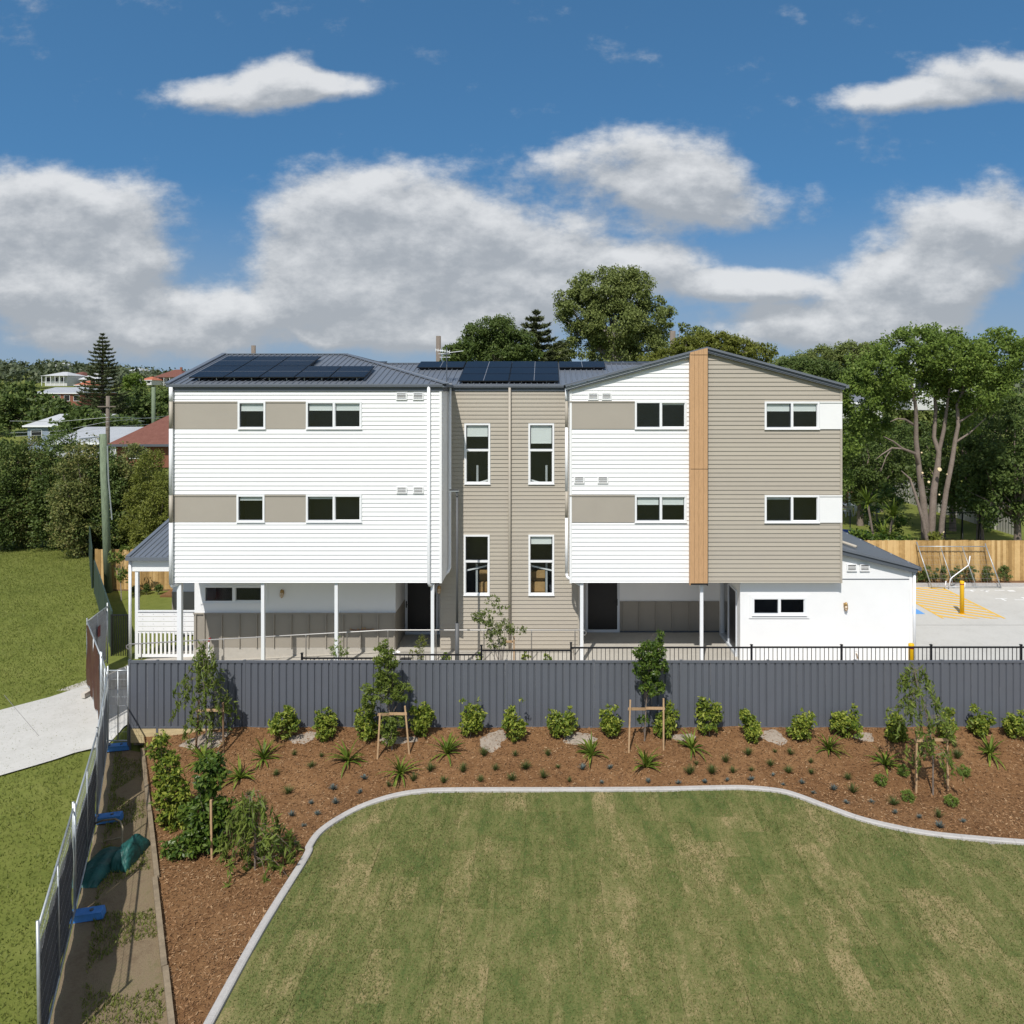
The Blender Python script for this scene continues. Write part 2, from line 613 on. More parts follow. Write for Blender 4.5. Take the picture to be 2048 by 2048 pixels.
# concrete slabs: driveway on the right, right porch, left porch, ramp
struct(MB().box(11.95, 60, 21.6, 34.75, -.7, -.004).build('driveway', CONCL))
struct(MB().box(.95, 11.95, 22.6, 29.2, -.7, 0).build('porch_floor', CONC))
for u in (.28, .46, .62, .78):
    p0 = (-26 + 11.6 * u + .0, 15.2 + 11.4 * u); p1 = (-23 + 11.4 * u, 11.6 + 12.6 * u)
    jt = MB()
    for k in range(12):
        a = [p0[i] + (p1[i] - p0[i]) * k / 12 for i in (0, 1)]; c_ = [p0[i] + (p1[i] - p0[i]) * (k + 1) / 12 for i in (0, 1)]
        jt.beam((a[0], a[1], gzf(*a) + .05), (c_[0], c_[1], gzf(*c_) + .05), .012, .004)
    struct(jt.build('path_joint', mat('path_joint_grey', (.22, .21, .2), .9)))
jm = MB()
for yy in (29.0, 25.2):
    jm.box(11.96, 59, yy, yy + .018, -.02, .002)
struct(jm.build('driveway_joint', mat('joint_grey', (.2, .19, .18), .9)))
rm = MB()
prof = [(-16.2, -.78), (-13.9, -.64), (-5.34, -.17), (.94, -.17)]
for (xa, za), (xb, zb) in zip(prof, prof[1:]):
    rm.prism([(xa, -1.0), (xb, -1.0), (xb, zb), (xa, za)], 'y', 24.55, 28.9)
struct(rm.build('ramp', CONC))

# ---- front bed, lawn and kerb
def mz(x, y):
    x = np.asarray(x, float); y = np.asarray(y, float)
    z = np.maximum(-1.0, -.37 - .275 * (21.04 - y))
    z = z - .30 * (1 - sstep(x, -11.4, -8.2)) * sstep(y, 19.4, 21)
    return z + .02 * np.sin(x * 1.7 + y) * np.cos(y * 2.1 - x * .6) + .012 * np.sin(x * 5.1) * np.sin(y * 4.3)


def bed_left(y):
    return -8.22 - (y - 16.2) * .571


bx = np.linspace(0, 1, 220)
by = np.linspace(8.0, 21.02, 110)
BX = bed_left(by)[:, None] * (1 - bx)[None, :] + 22.0 * bx[None, :]
BY = np.repeat(by[:, None], len(bx), 1)
V = np.stack([BX.ravel(), BY.ravel(), mz(BX, BY).ravel()], 1)
nx = len(bx)
i_ = np.arange((nx - 1) * (len(by) - 1))
a_ = (i_ // (nx - 1)) * nx + i_ % (nx - 1)
me = bpy.data.meshes.new('mulch_bed')
me.from_pydata(V.tolist(), [], np.stack([a_, a_ + 1, a_ + nx + 1, a_ + nx], 1).tolist())
struct(obj('mulch_bed', me, MULCH, sm=True))

kpx = [(606, 2060), (601, 1900), (602, 1790), (610, 1713), (618, 1690), (640, 1660), (680, 1632), (730, 1607), (790, 1588), (850, 1579), (910, 1577), (1000, 1576.5),
       (1100, 1576.5), (1300, 1575.5), (1440, 1572.5), (1500, 1573), (1560, 1579), (1600, 1590), (1650, 1609), (1720, 1634), (1790, 1651),
       (1860, 1664), (1945, 1673), (2060, 1682), (2200, 1690)]
KZ = -.87
kw = [(-5.0, 5.0), (-5.15, 10.0), (-5.15, 13.5)]
for x, y in kpx[3:]:
    Y = PY(y, KZ)
    kw.append((PX(x, Y), Y))


def catmull(p, n=8):
    out = []
    for i in range(len(p) - 1):
        p0, p1, p2, p3 = p[max(i - 1, 0)], p[i], p[i + 1], p[min(i + 2, len(p) - 1)]
        for k in range(n):
            t = k / n
            out.append(tuple(.5 * (2 * b + (c - a) * t + (2 * a - 5 * b + 4 * c - d) * t * t + (3 * b - a - 3 * c + d) * t ** 3)
                             for a, b, c, d in zip(p0, p1, p2, p3)))
    out.append(p[-1])
    return out


kc = catmull(kw)
# kerb in cast lengths with saw joints: each length is a piece
kerb_root = None
seg, acc_l = [kc[0]], 0.
pieces = []
for p, q in zip(kc, kc[1:]):
    seg.append(q)
    acc_l += math.dist(p, q)
    if acc_l > 1.0:
        pieces.append(seg)
        seg, acc_l = [q], 0.
if len(seg) > 1:
    pieces.append(seg)
kerb_root = thing('garden_kerb', 'curved pale concrete garden kerb between the brown mulch bed and the lawn', 'kerb', (0, kw[12][1], -1))
for sgm in pieces:
    b = MB()
    P2 = [Vector((x, y, 0)) for x, y in sgm]
    d0 = (P2[1] - P2[0]).normalized(); P2[0] = P2[0] + d0 * .004
    vv = []
    for i, p in enumerate(P2):
        d = (P2[min(i + 1, len(P2) - 1)] - P2[max(i - 1, 0)]).normalized()
        nrm = Vector((-d.y, d.x, 0))
        for off, z in ((.07, -1.15), (.07, KZ - .012), (.055, KZ), (-.05, KZ - .004), (-.075, KZ - .02), (-.085, -1.15)):
            q = p + nrm * off
            vv.append((q.x, q.y, z))
    fs = []
    for i in range(len(P2) - 1):
        for k in range(5):
            fs.append((i * 6 + k, (i + 1) * 6 + k, (i + 1) * 6 + k + 1, i * 6 + k + 1))
    fs.append((0, 1, 2, 3, 4, 5)); fs.append(tuple((len(P2) - 1) * 6 + k for k in (5, 4, 3, 2, 1, 0)))
    b.add(vv, fs).build('kerb_stone', KERBM, kerb_root)

KX = np.array([p[0] for p in kc]); KY = np.array([p[1] for p in kc])
_first = int(np.argmin(KX))
KX, KY = KX[_first:], KY[_first:]
mono = np.maximum.accumulate(KX)
LZ = -.93
lawn = struct(MB().add([(-4.95, 6, LZ - .05), (24, 6, LZ - .05), (24, 15, LZ - .05), (-4.95, 15, LZ - .05)], [(0, 1, 2, 3)]).build('lawn', DIRT))


def kerb_y(x):
    i = np.searchsorted(mono, x)
    i = min(max(i, 1), len(KX) - 1)
    x0, x1 = mono[i - 1], mono[i]
    t = 0 if x1 - x0 < 1e-6 else (x - x0) / (x1 - x0)
    return KY[i - 1] * (1 - t) + KY[i] * t


# turf rolls laid side by side, running away from the camera
x = min(KX) + .09
TURFTOP = []
while x < 16.5:
    w = .52 + R.uniform(-.03, .03)
    cuts = [6.0 + R.uniform(0, 2)]
    while cuts[-1] < 20:
        cuts.append(cuts[-1] + R.choice((1.2, 1.5, 1.0)))
    for c0, c1 in zip(cuts, cuts[1:]):
        nseg = 6
        top = []
        for k in range(nseg + 1):
            xx = x + .001 + (w - .002) * k / nseg
            top.append((xx, min(c1 - .001, kerb_y(xx) - .06)))
        if max(t_[1] for t_ in top) < c0 + .1:
            continue
        top = [(a, max(b_, c0 + .02)) for a, b_ in top]
        dz = R.uniform(-.008, .008)
        jx = R.uniform(-.003, .003)
        b = MB()
        n = nseg + 1
        vv = [(a + jx, c0, LZ + dz) for a, _ in top] + [(a + jx, b_, LZ + dz) for a, b_ in top]
        vv += [(a, bb, c - .06) for a, bb, c in vv]
        fs = [(k, k + 1, k + n + 1, k + n) for k in range(n - 1)]
        fs += [(k + 2 * n, k + 1 + 2 * n, k + 1, k) for k in range(n - 1)]
        fs += [(k + n, k + n + 1, k + 3 * n + 1, k + 3 * n) for k in range(n - 1)]
        fs += [(0, n, 3 * n, 2 * n), (n - 1, 3 * n - 1, 4 * n - 1, 2 * n - 1)]
        b.add(vv, fs).build('turf_roll', TURF, lawn)
    x += w

# timber edging along the left of the bed
er = thing('timber_edging', 'weathered timber sleeper edging along the left side of the mulch bed', 'edging', (bed_left(18), 18, -1.2))
ye = [8.2, 10.6, 13, 15.4, 17.8, 19.6, 20.95]
for y0, y1 in zip(ye, ye[1:]):
    b = MB()
    jit = R.uniform(-.03, .03)
    b.beam((bed_left(y0) - .03 + jit, y0 + .01, -1.03), (bed_left(y1) - .03 + jit, y1 - .01, -1.03), .09, .24)
    b.build('sleeper', mat('sleeper_grey', (.23, .18, .12), .9, .25, 6, .3, 50) if 'sleeper_grey' not in bpy.data.materials else bpy.data.materials['sleeper_grey'], er)

# bare soil strip left of the edging
strip_sheet('soil_strip', [(bed_left(8.2) - .05, 8.2), (bed_left(20.9) - .05, 20.9)], [(-6.0, 8.2), (-8.75, 14.3), (-10.2, 17.5), (-12.1, 21.2)], 40, 8,
            lambda x, y: -1.02 + .02 * math.sin(3 * x + 2 * y), .0, DIRT)

# ------------------------------------------------------------------ the building
YF, YC, YD = 24.84, 26.67, 28.15
BD = thing('apartment_building', 'three storey white and taupe weatherboard apartment building with grey steel roof and solar panels', 'building', (-1.2, 29, -.2))
P1 = .13942
ZL0 = 7.431                                            # one siding line; all courses share its grid


def boards_mesh(name):
    # unit board, 1 m long, one course high, lower edge proud
    me = MB().add([(0, -.029, 0), (1, -.029, 0), (1, 0, 0), (0, 0, 0), (0, -.006, P1 - .001), (1, -.006, P1 - .001), (1, 0, P1 - .001), (0, 0, P1 - .001)],
                  [(0, 3, 2, 1), (4, 5, 6, 7), (0, 1, 5, 4), (1, 2, 6, 5), (2, 3, 7, 6), (3, 0, 4, 7)]).mesh(name)
    return me


BM = {}
for k, m_ in (('w', WHITEB), ('t', TAUPEB)):
    BM[k] = boards_mesh('weatherboard')
    BM[k].materials.append(m_)


def put_board(kind, wall, x0, x1, z, z1, Y):
    if x1 - x0 < .03 or z1 - z < .015:
        return
    o = bpy.data.objects.new('weatherboard', BM[kind])
    C.objects.link(o)
    o.parent = wall
    o.location = (x0, Y, z)
    o.scale = (x1 - x0, 1, (z1 - z) / P1)


def clad(wall, kind, x0, x1, z0, z1, Y, openings=(), xr=None):
    """courses of board from z0 to z1, cut round openings (x0,x1,z0,z1)"""
    n = math.floor((z0 - ZL0) / P1)
    zb = ZL0 + n * P1
    while zb < z1 - .01:
        a, b = max(zb, z0), min(zb + P1, z1)
        xa, xb = (x0, x1) if xr is None else xr(b)
        spans = [(xa, xb)]
        for (ox0, ox1, oz0, oz1) in sorted(openings):
            if oz1 <= a + .004 or oz0 >= b - .004:
                continue
            new = []
            for (s0, s1) in spans:
                if ox1 <= s0 or ox0 >= s1:
                    new.append((s0, s1)); continue
                new += [(s0, max(s0, ox0)), (min(s1, ox1), s1)]
                if oz0 - a > .02:
                    put_board(kind, wall, max(s0, ox0), min(s1, ox1), a, oz0, Y)
                if b - oz1 > .02:
                    put_board(kind, wall, max(s0, ox0), min(s1, ox1), oz1, b, Y)
            spans = new
        for s0, s1 in spans:
            put_board(kind, wall, s0, s1, a, b, Y)
        zb += P1


def pierced(b, x0, x1, z0, z1, y0, y1, ops):
    """solid wall slab with rectangular openings"""
    cuts = sorted({x0, x1, *[min(max(o[0], x0), x1) for o in ops], *[min(max(o[1], x0), x1) for o in ops]})
    for a, c in zip(cuts, cuts[1:]):
        if c - a < 1e-4:
            continue
        mid = (a + c) / 2
        zs = [z0]
        for o in sorted([o for o in ops if o[0] < mid < o[1]], key=lambda o: o[2]):
            zs += [max(z0, o[2]), min(z1, o[3])]
        zs.append(z1)
        for i in range(0, len(zs), 2):
            if zs[i + 1] - zs[i] > 1e-3:
                b.box(a, c, y0, y1, zs[i], zs[i + 1])
    return b


def rect(px0, px1, py0, py1, Y):
    return (PX(px0, Y), PX(px1, Y), PZ(py1, Y), PZ(py0, Y))


def window(r, Y, panes, blinds=(), fw=.062, label=None, mull=.07, vertical=False, deep=1.4, split=None, extra=None):
    """white aluminium window > pane, blind, room behind"""
    x0, x1, z0, z1 = r
    b = MB()
    ya, yb = Y - .05, Y + .07
    b.box(x0, x0 + fw, ya, yb, z0, z1).box(x1 - fw, x1, ya, yb, z0, z1)
    b.box(x0 + fw, x1 - fw, ya, yb, z1 - fw, z1).box(x0 + fw, x1 - fw, ya, yb, z0, z0 + fw)
    b.box(x0 - .012, x1 + .012, ya - .02, ya, z0 - .014, z0 + .006)
    cells = []
    if vertical:
        zm = z0 + (z1 - z0) * split
        b.box(x0 + fw, x1 - fw, ya, yb, zm - mull / 2, zm + mull / 2)
        cells = [(x0 + fw, x1 - fw, zm + mull / 2, z1 - fw), (x0 + fw, x1 - fw, z0 + fw, zm - mull / 2)]
    elif panes == 2:
        xm = (x0 + x1) / 2
        b.box(xm - mull / 2, xm + mull / 2, ya, yb, z0 + fw, z1 - fw)
        cells = [(x0 + fw, xm - mull / 2, z0 + fw, z1 - fw), (xm + mull / 2, x1 - fw, z0 + fw, z1 - fw)]
    else:
        cells = [(x0 + fw, x1 - fw, z0 + fw, z1 - fw)]
    w = b.build('window', WHITE2, BD)
    for i, (a, c, d, e) in enumerate(cells):
        s = MB()                                           # dark sash bead round each pane
        t_ = .016
        s.box(a, a + t_, Y - .012, Y + .02, d, e).box(c - t_, c, Y - .012, Y + .02, d, e)
        s.box(a + t_, c - t_, Y - .012, Y + .02, d, d + t_).box(a + t_, c - t_, Y - .012, Y + .02, e - t_, e)
        s.build('sash', WHITE2 if i % 2 else TRIM, w)
        MB().add([(a + t_, Y + .004, d + t_), (c - t_, Y + .004, d + t_), (c - t_, Y + .004, e - t_), (a + t_, Y + .004, e - t_)], [(0, 1, 2, 3)]).build('pane', GLASS, w)
        f = blinds[i] if i < len(blinds) else 0
        if f:
            bb = MB().box(a + .03, c - .03, Y + .03, Y + .035, e - (e - d) * f, e + .02)
            bb.box(a + .03, c - .03, Y + .024, Y + .04, e - (e - d) * f - .025, e - (e - d) * f)
            bb.build('blind', BLIND, w)
    ro = MB()
    y0, y1 = Y + .071, Y + deep
    A = [(x0 - .3, y0, z0 - .5), (x1 + .3, y0, z0 - .5), (x1 + .3, y0, z1 + .1), (x0 - .3, y0, z1 + .1)]
    B = [(x0 - .3, y1, z0 - .5), (x1 + .3, y1, z0 - .5), (x1 + .3, y1, z1 + .1), (x0 - .3, y1, z1 + .1)]
    ro.add(A + B, [(4, 5, 6, 7), (0, 1, 5, 4), (1, 2, 6, 5), (2, 3, 7, 6), (3, 0, 4, 7)]).build('room_lining', INT, w)
    if extra:
        extra(w, x0, x1, z0, z1, Y)
    if label:
        w['label'] = label
    return w


def vent(r, Y, m_=WHITE):
    x0, x1, z0, z1 = r
    b = MB()
    t_ = .035
    b.box(x0, x0 + t_, Y - .05, Y, z0, z1).box(x1 - t_, x1, Y - .05, Y, z0, z1)
    b.box(x0 + t_, x1 - t_, Y - .05, Y, z0, z0 + t_).box(x0 + t_, x1 - t_, Y - .05, Y, z1 - t_ * .6, z1)
    v = b.build('wall_vent', m_, BD)
    MB().box(x0 + t_, x1 - t_, Y - .012, Y - .009, z0 + t_, z1 - .02).build('vent_backing', TREADM, v)
    n = 4
    hh = (z1 - z0 - .056) / n
    for i in range(n - 1):
        z = z0 + t_ + hh * (i + 1)
        MB().box(x0 + t_, x1 - t_, Y - .046, Y - .03, z - .010, z + .008).build('louvre', m_, v)


ZB = 2.63                     # underside of the upper storeys
ZT = 8.93
# ---------------- left wing
LX0, LX1 = PX(340, YF), PX(883, YF)
lw1u, lw1l = rect(476.3, 531.8, 802.6, 857.8, YF), rect(474, 530, 989, 1044, YF)
lw2u, lw2l = rect(612.6, 724, 802.6, 857.8, YF), rect(612.6, 724, 989, 1044, YF)
LB = [rect(344, 724, 802.6, 858, YF), rect(344, 724, 989.5, 1044.3, YF)]
b = MB()
pierced(b, LX0, LX1, ZB, ZT + .05, YF, YF + .12, [lw1u, lw1l, lw2u, lw2l])
b.box(LX0, LX0 + .12, YF + .12, 33.1, ZB, 9.0)
b.box(LX1 - .12, LX1, YF + .12, 33.1, ZB, 9.0)
b.box(LX0, LX1, 33.1, 33.2, ZB, 9.0)
b.prism([(24.84, 9.0), (33.1, 9.0), (29.05, 10.08)], 'x', LX0, LX0 + .1)
wl = b.build('wall', WHITE, BD)
clad(wl, 'w', LX0 + .05, LX1 - .065, ZB, 8.80, YF - .001, LB)
MB().box(LX0 + .02, LX1 - .02, YF + .06, YC + 1.7, ZB - .02, ZB - .001).build('soffit', mat('soffit_white', (.72, .72, .71), .7), BD)
MB().box(LX1 - .065, LX1 + .012, YF - .042, YF + .06, ZB - .012, ZT).build('corner_trim', WHITE, BD)
MB().box(LX0 - .012, LX0 + .05, YF - .042, YF + .06, ZB - .012, ZT).build('corner_trim', WHITE, BD)
# the side of the left wing that faces the recess
sb = MB()
z = ZB
while z < 8.8:
    sb.prism([(LX1 + .022, z), (LX1, z), (LX1, z + P1 - .001), (LX1 + .006, z + P1 - .001)], 'y', YF + .06, YC - .002)
    z += P1
sb.build('side_siding', WHITE, BD)


def band(x0, x1, z0, z1, Y, ops, m_):
    bb = MB()
    xs_ = [x0] + [v for o in sorted(ops) for v in (o[0], o[1])] + [x1]
    for i in range(0, len(xs_), 2):
        if xs_[i + 1] - xs_[i] > .02:
            q = MB().box(xs_[i] + .004, xs_[i + 1] - .004, Y - .022, Y, z0, z1)
            q.build('cladding_panel', m_, BD)
            MB().box(xs_[i] + .004, xs_[i + 1] - .004, Y - .045, Y - .022, z1 - .03, z1 + .012).build('panel_flashing', m_, BD)


band(LB[0][0] - .06, LB[0][1], LB[0][2] + .005, LB[0][3] - .012, YF, [lw1u, lw2u], TAUPE2)
band(LB[1][0] - .06, LB[1][1], LB[1][2] + .005, LB[1][3] - .012, YF, [lw1l, lw2l], TAUPE2)
window(lw1u, YF, 1, (.30,))
window(lw1l, YF, 1, (.14,))
window(lw2u, YF, 2, (.28, .28))
window(lw2l, YF, 2, (.08, .0))
for (a, c, d, e) in ((792.6, 814.3, 785.5, 799.7), (826, 847.7, 785.5, 799.7), (793.6, 814.3, 973.6, 986.4), (826.5, 847.7, 973.6, 986.4)):
    vent(rect(a, c, d, e, YF), YF - .012)

# ---------------- right wing
RX0, RX1 = PX(1140, YF), PX(1683, YF)
APX, APZ = 5.16, 10.21


def rake(x):
    return APZ - .27 * abs(x - APX)


def zspan(a, c):
    def f(z):
        d = (APZ - .06 - z) / .27
        return (max(a, APX - d), min(c, APX + d))
    return f


wx0, wx1 = PX(1380, YF - .2), PX(1415.5, YF - .2)
rw1u, rw1l = rect(1269.4, 1373, 802, 857.8, YF), rect(1269.4, 1373, 990, 1044.6, YF)
rw2u, rw2l = rect(1528.6, 1638, 803, 858.4, YF), rect(1528.6, 1638, 990, 1045.2, YF)
b = MB()
pierced(b, RX0, RX1, ZB, 8.8, YF, YF + .12, [rw1u, rw1l, rw2u, rw2l])
b.prism([(RX0, 8.8), (RX1, 8.8), (RX1, rake(RX1) - .1), (APX, APZ - .1), (RX0, rake(RX0) - .1)], 'y', YF, YF + .12)
b.box(RX0, RX0 + .12, YF + .12, 33.4, ZB, 8.8)
b.box(RX1 - .12, RX1, YF + .12, 33.4, ZB, 8.8)
b.prism([(RX0, ZB), (RX1, ZB), (RX1, rake(RX1) - .1), (APX, APZ - .1), (RX0, rake(RX0) - .1)], 'y', 33.4, 33.5)
wr = b.build('wall', WHITE, BD)
RBW = [rect(1142, 1373, 802, 858, YF), rect(1142, 1373, 989.5, 1044.8, YF)]
RBT = [rect(1528.6, 1681, 803, 858.4, YF), rect(1528.6, 1681, 990, 1045.2, YF)]
RBW = [(o[0] - .06, o[1], o[2], o[3]) for o in RBW]
RBT = [(o[0], o[1] + .06, o[2], o[3]) for o in RBT]
clad(wr, 'w', RX0 + .055, wx0 + .02, ZB, APZ - .1, YF - .001, RBW, zspan(RX0 + .055, wx0 + .02))
wt2 = pierced(MB(), wx1 - .06, RX1 - .02, ZB, 8.7, YF - .0005, YF + .001, [rw2u, rw2l]).build('wall', TAUPE, BD)
clad(wt2, 't', wx1 - .02, RX1 - .055, ZB, APZ - .1, YF - .001, RBT, zspan(wx1 - .02, RX1 - .055))
MB().box(RX0 - .012, RX0 + .055, YF - .042, YF + .06, ZB - .012, 8.83).build('corner_trim', WHITE, BD)
MB().box(RX1 - .055, RX1 + .012, YF - .042, YF + .06, ZB - .012, 8.83).build('corner_trim', TAUPE, BD)
MB().box(RX0 + .02, RX1 - .02, YF + .06, YD + .1, ZB - .02, ZB - .001).build('soffit', bpy.data.materials['soffit_white'], BD)
band(RBW[0][0] + .004, RBW[0][1], RBW[0][2] + .005, RBW[0][3] - .012, YF - .012, [rw1u], TAUPE2)
band(RBW[1][0] + .004, RBW[1][1], RBW[1][2] + .005, RBW[1][3] - .012, YF - .012, [rw1l], TAUPE2)
band(RBT[0][0], RBT[0][1] - .02, RBT[0][2] + .005, RBT[0][3] - .012, YF - .03, [rw2u], WHITE)
band(RBT[1][0], RBT[1][1] - .02, RBT[1][2] + .005, RBT[1][3] - .012, YF - .03, [rw2l], WHITE)
window(rw1u, YF, 2, (.0, .05))
window(rw1l, YF, 2, (.31, .31))
window(rw2u, YF, 2, (.30, .30))
window(rw2l, YF, 2, (.08, .0))
for (a, c, d, e) in ((1176, 1196.5, 786, 800), (1203, 1223, 786, 800), (1148, 1168.5, 953, 966.5), (1195, 1216, 953, 966.5)):
    vent(rect(a, c, d, e, YF), YF - .012)
# timber look feature panel: four tongue and groove boards, three lengths
fp = MB().box(wx0 + .02, wx1 - .02, YF - .19, YF - .03, ZB - .03, 9.95).build('feature_panel', BLACK, BD)
fw_ = (wx1 - wx0) / 4
for zi, (za, zb_) in enumerate(((PZ(1166.5, YF - .2), PZ(938.8, YF - .2)), (PZ(937.6, YF - .2), PZ(710.5, YF - .2)), (PZ(709.3, YF - .2), 10.25))):
    for k in range(4):
        xa, xb = wx0 + k * fw_ + .003, wx0 + (k + 1) * fw_ - .003
        if zi < 2:
            q = MB().box(xa, xb, YF - .205, YF - .17, za, zb_)
        else:
            q = MB().prism([(xa, za), (xb, za), (xb, rake(min(xb, APX)) - .02), (xa, rake(xa) - .02)], 'y', YF - .205, YF - .17)
        q.build('timber_board', WOODP, fp)
MB().box(wx0 - .004, wx0 + .02, YF - .2, YF - .03, ZB - .05, 9.98).build('panel_return', WOODP, fp)
MB().box(wx1 - .02, wx1 + .01, YF - .2, YF - .03, ZB - .05, 10.05).build('panel_return', BLACK, fp)

# ---------------- centre
CX0, CX1 = LX1 - .05, PX(1158, YC)
cw = [rect(929, 980.7, 846.7, 968, YC), rect(1056.7, 1108.4, 846.7, 968, YC), rect(927.7, 979.5, 1069, 1190, YC), rect(1057, 1108.4, 1069, 1190, YC)]
b = MB()
pierced(b, PX(880, YC), CX1, -.16, ZT + .05, YC, YC + .14, cw)
b.box(CX1 - .12, CX1, YC + .14, YD, -.16, ZB)
b.box(PX(880, YC), PX(880, YC) + .12, YC + .14, 28.4, -.16, ZB)
wc = b.build('wall', TAUPE, BD)
clad(wc, 't', PX(880, YC) + .03, CX1 - .05, -.10, 8.82, YC - .001, cw)
MB().box(CX1 - .05, CX1 + .012, YC - .042, YC + .05, -.1, ZB).build('corner_trim', TAUPE, BD)


SPOST = mat('stair_grey', (.40, .42, .43), .6)


def stair_view(side, low):
    def f(w, x0, x1, z0, z1, Y):
        y = Y + .16
        px = x0 + (x1 - x0) * (.48 if side < 0 else .70)
        MB().box(px - .035, px + .035, y + .02, y + .07, z0 - .3, z0 + (z1 - z0) * (.5 if low else .3)).build('stair_post', SPOST, w)
        if low:
            za, zb_ = (z0 + (z1 - z0) * .36, z0 + (z1 - z0) * .50)
        else:
            za, zb_ = (z0 - .18, z0 + (z1 - z0) * .10)
        if side > 0:
            za, zb_ = zb_, za
        MB().beam((x0 - .2, y, za), (x1 + .2, y, zb_), .04, .05).build('stair_rail', WHITE2, w)
        if low:
            a, c = (px + .05, x1 + .1) if side < 0 else (x0 - .1, px - .05)
            for k in range(3):
                MB().box(a, c, y + .08 + .22 * k, y + .32 + .22 * k, z0 - .3 + .3 * k, z0 - .02 + .34 * k).build('stair_tread', CARD, w)
    return f


window(cw[0], YC, 2, (.45, 0), vertical=True, split=.56, extra=stair_view(-1, False))
window(cw[1], YC, 2, (.74, 0), vertical=True, split=.56, extra=stair_view(1, False))
window(cw[2], YC, 2, (0, 0), vertical=True, split=.56, extra=stair_view(-1, True))
window(cw[3], YC, 2, (.30, 0), vertical=True, split=.56, extra=stair_view(1, True))

# ---------------- ground floor, left: recessed wall, dado with battens, door alcove
gx0, gx1 = PX(389, YC), PX(791, YC)
gw = rect(408, 529, 1171, 1204.8, YC)
b = MB()
pierced(b, gx0, gx1, -.75, ZB, YC, YC + .14, [gw])
b.box(gx0, gx0 + .14, YC + .14, 33, -.75, ZB)
b.box(gx1 - .14, gx1, YC + .14, 28.42, -.3, ZB)
b.box(gx1, PX(880, YC), 28.40, 28.5, -.2, ZB)
b.build('ground_wall', WHITE, BD)
ZD = 1.127
d = MB().box(gx0 - .01, gx1 + .008, YC - .022, YC, -.06, ZD)
d.box(gx1, gx1 + .012, YC, 28.39, -.15, ZD)
d.box(gx0 - .012, gx0 - .0, YC, 33, -.3, ZD)
dd = d.build('dado_panel', DADO, BD)
MB().box(gx0 - .015, gx1 + .015, YC - .08, YC - .022, ZD - .03, ZD + .012).build('dado_cap', DADO, dd)
for xp in (393, 410, 444.5, 479.8, 514.5, 548.7, 583.3, 617.4, 652.6, 686.8, 721.6, 756.3, 789):
    X = PX(xp, YC)
    MB().box(X - .02, X + .02, YC - .075, YC - .022, -.055, ZD - .03).build('batten', DADO, dd)
MB().box(gx0 - .012, gx1 + .01, YC - .015, YC, -.74, -.061).build('plinth', CONC, BD)
window(gw, YC, 2, (0, 0), mull=.1)
MB().box(gw[0] - .12, gw[1] + .12, YC - .03, YC - .002, gw[3], gw[3] + .09).box(gw[0] - .12, gw[0], YC - .03, YC - .002, gw[2] - .06, gw[3])\
    .box(gw[1], gw[1] + .12, YC - .03, YC - .002, gw[2] - .06, gw[3]).box(gw[0], gw[1], YC - .03, YC - .002, gw[2] - .06, gw[2] - .015).build('window_trim', WHITE, BD)


def screen_door(x0, x1, z0, z1, Y, hx):
    f = MB()
    t_ = .085
    f.box(x0, x0 + t_, Y - .06, Y + .02, z0, z1).box(x1 - t_, x1, Y - .06, Y + .02, z0, z1)
    f.box(x0 + t_, x1 - t_, Y - .06, Y + .02, z1 - t_, z1).box(x0 + t_, x1 - t_, Y - .06, Y + .02, z0, z0 + .1)
    do = f.build('door', ALU, BD)
    MB().box(x0 + t_, x1 - t_, Y - .03, Y - .02, z0 + .1, z1 - t_).build('screen', TREADM, do)
    h = MB().box(hx - .02, hx + .02, Y - .075, Y - .06, .98 + z0, 1.22 + z0)
    h.tube([(hx, Y - .075, 1.1 + z0), (hx, Y - .12, 1.1 + z0), (hx + .1 * (1 if hx < (x0 + x1) / 2 else -1), Y - .12, 1.1 + z0)], .012, 6)
    h.build('handle', BLACK, do)
    return do


screen_door(PX(811, 28.38), PX(877, 28.38), -.13, 2.15, 28.38, PX(813.5, 28.38))

# ---------------- ground floor, right: porch wall, screen door, sliding door, annex
px0, px1 = CX1, 6.33
MB().box(px0, px1 + .1, YD, YD + .14, -.1, ZB).build('ground_wall', WHITE, BD)
da, db = PX(1171, YD - .02), PX(1239, YD - .02)
d = MB().box(db + .01, px1, YD - .022, YD, .06, ZD + .003)
dd = d.build('dado_panel', DADO, BD)
MB().box(db + .01, px1 - .003, YD - .04, YD - .022, ZD - .03, ZD + .012).build('dado_cap', DADO, dd)
MB().box(db + .01, px1 - .003, YD - .035, YD - .003, .0, .058).build('skirting', TRIM, dd)
for xp in (1246, 1278.8, 1312, 1344, 1377.5, 1409):
    X = PX(xp, YD)
    MB().box(X - .02, X + .02, YD - .075, YD - .022, .06, ZD - .03).build('batten', DADO, dd)
screen_door(da, db, .01, 2.15, YD - .01, PX(1233.8, YD))
AY = 25.1
AX1 = PX(1824, AY)
az0, az1 = 3.62, 3.02
ar = [rect(1504, 1612, 1194, 1230, AY)]
b = MB()
pierced(b, px1, AX1, -.1, 2.66, AY, AY + .14, ar)
b.prism([(RX1 - .05, 2.66), (AX1, 2.66), (AX1, az1 - .06), (RX1 - .05, az0 - .06)], 'y', AY, AY + .14)
b.box(px1, px1 + .14, AY + .14, 25.55, -.1, ZB).box(px1, px1 + .14, 27.85, YD, -.1, ZB).box(px1, px1 + .14, 25.55, 27.85, 2.2, ZB)
b.box(AX1 - .14, AX1, AY + .14, 33, -.1, az1 - .05)
an = b.build('annex_wall', WHITE, BD)
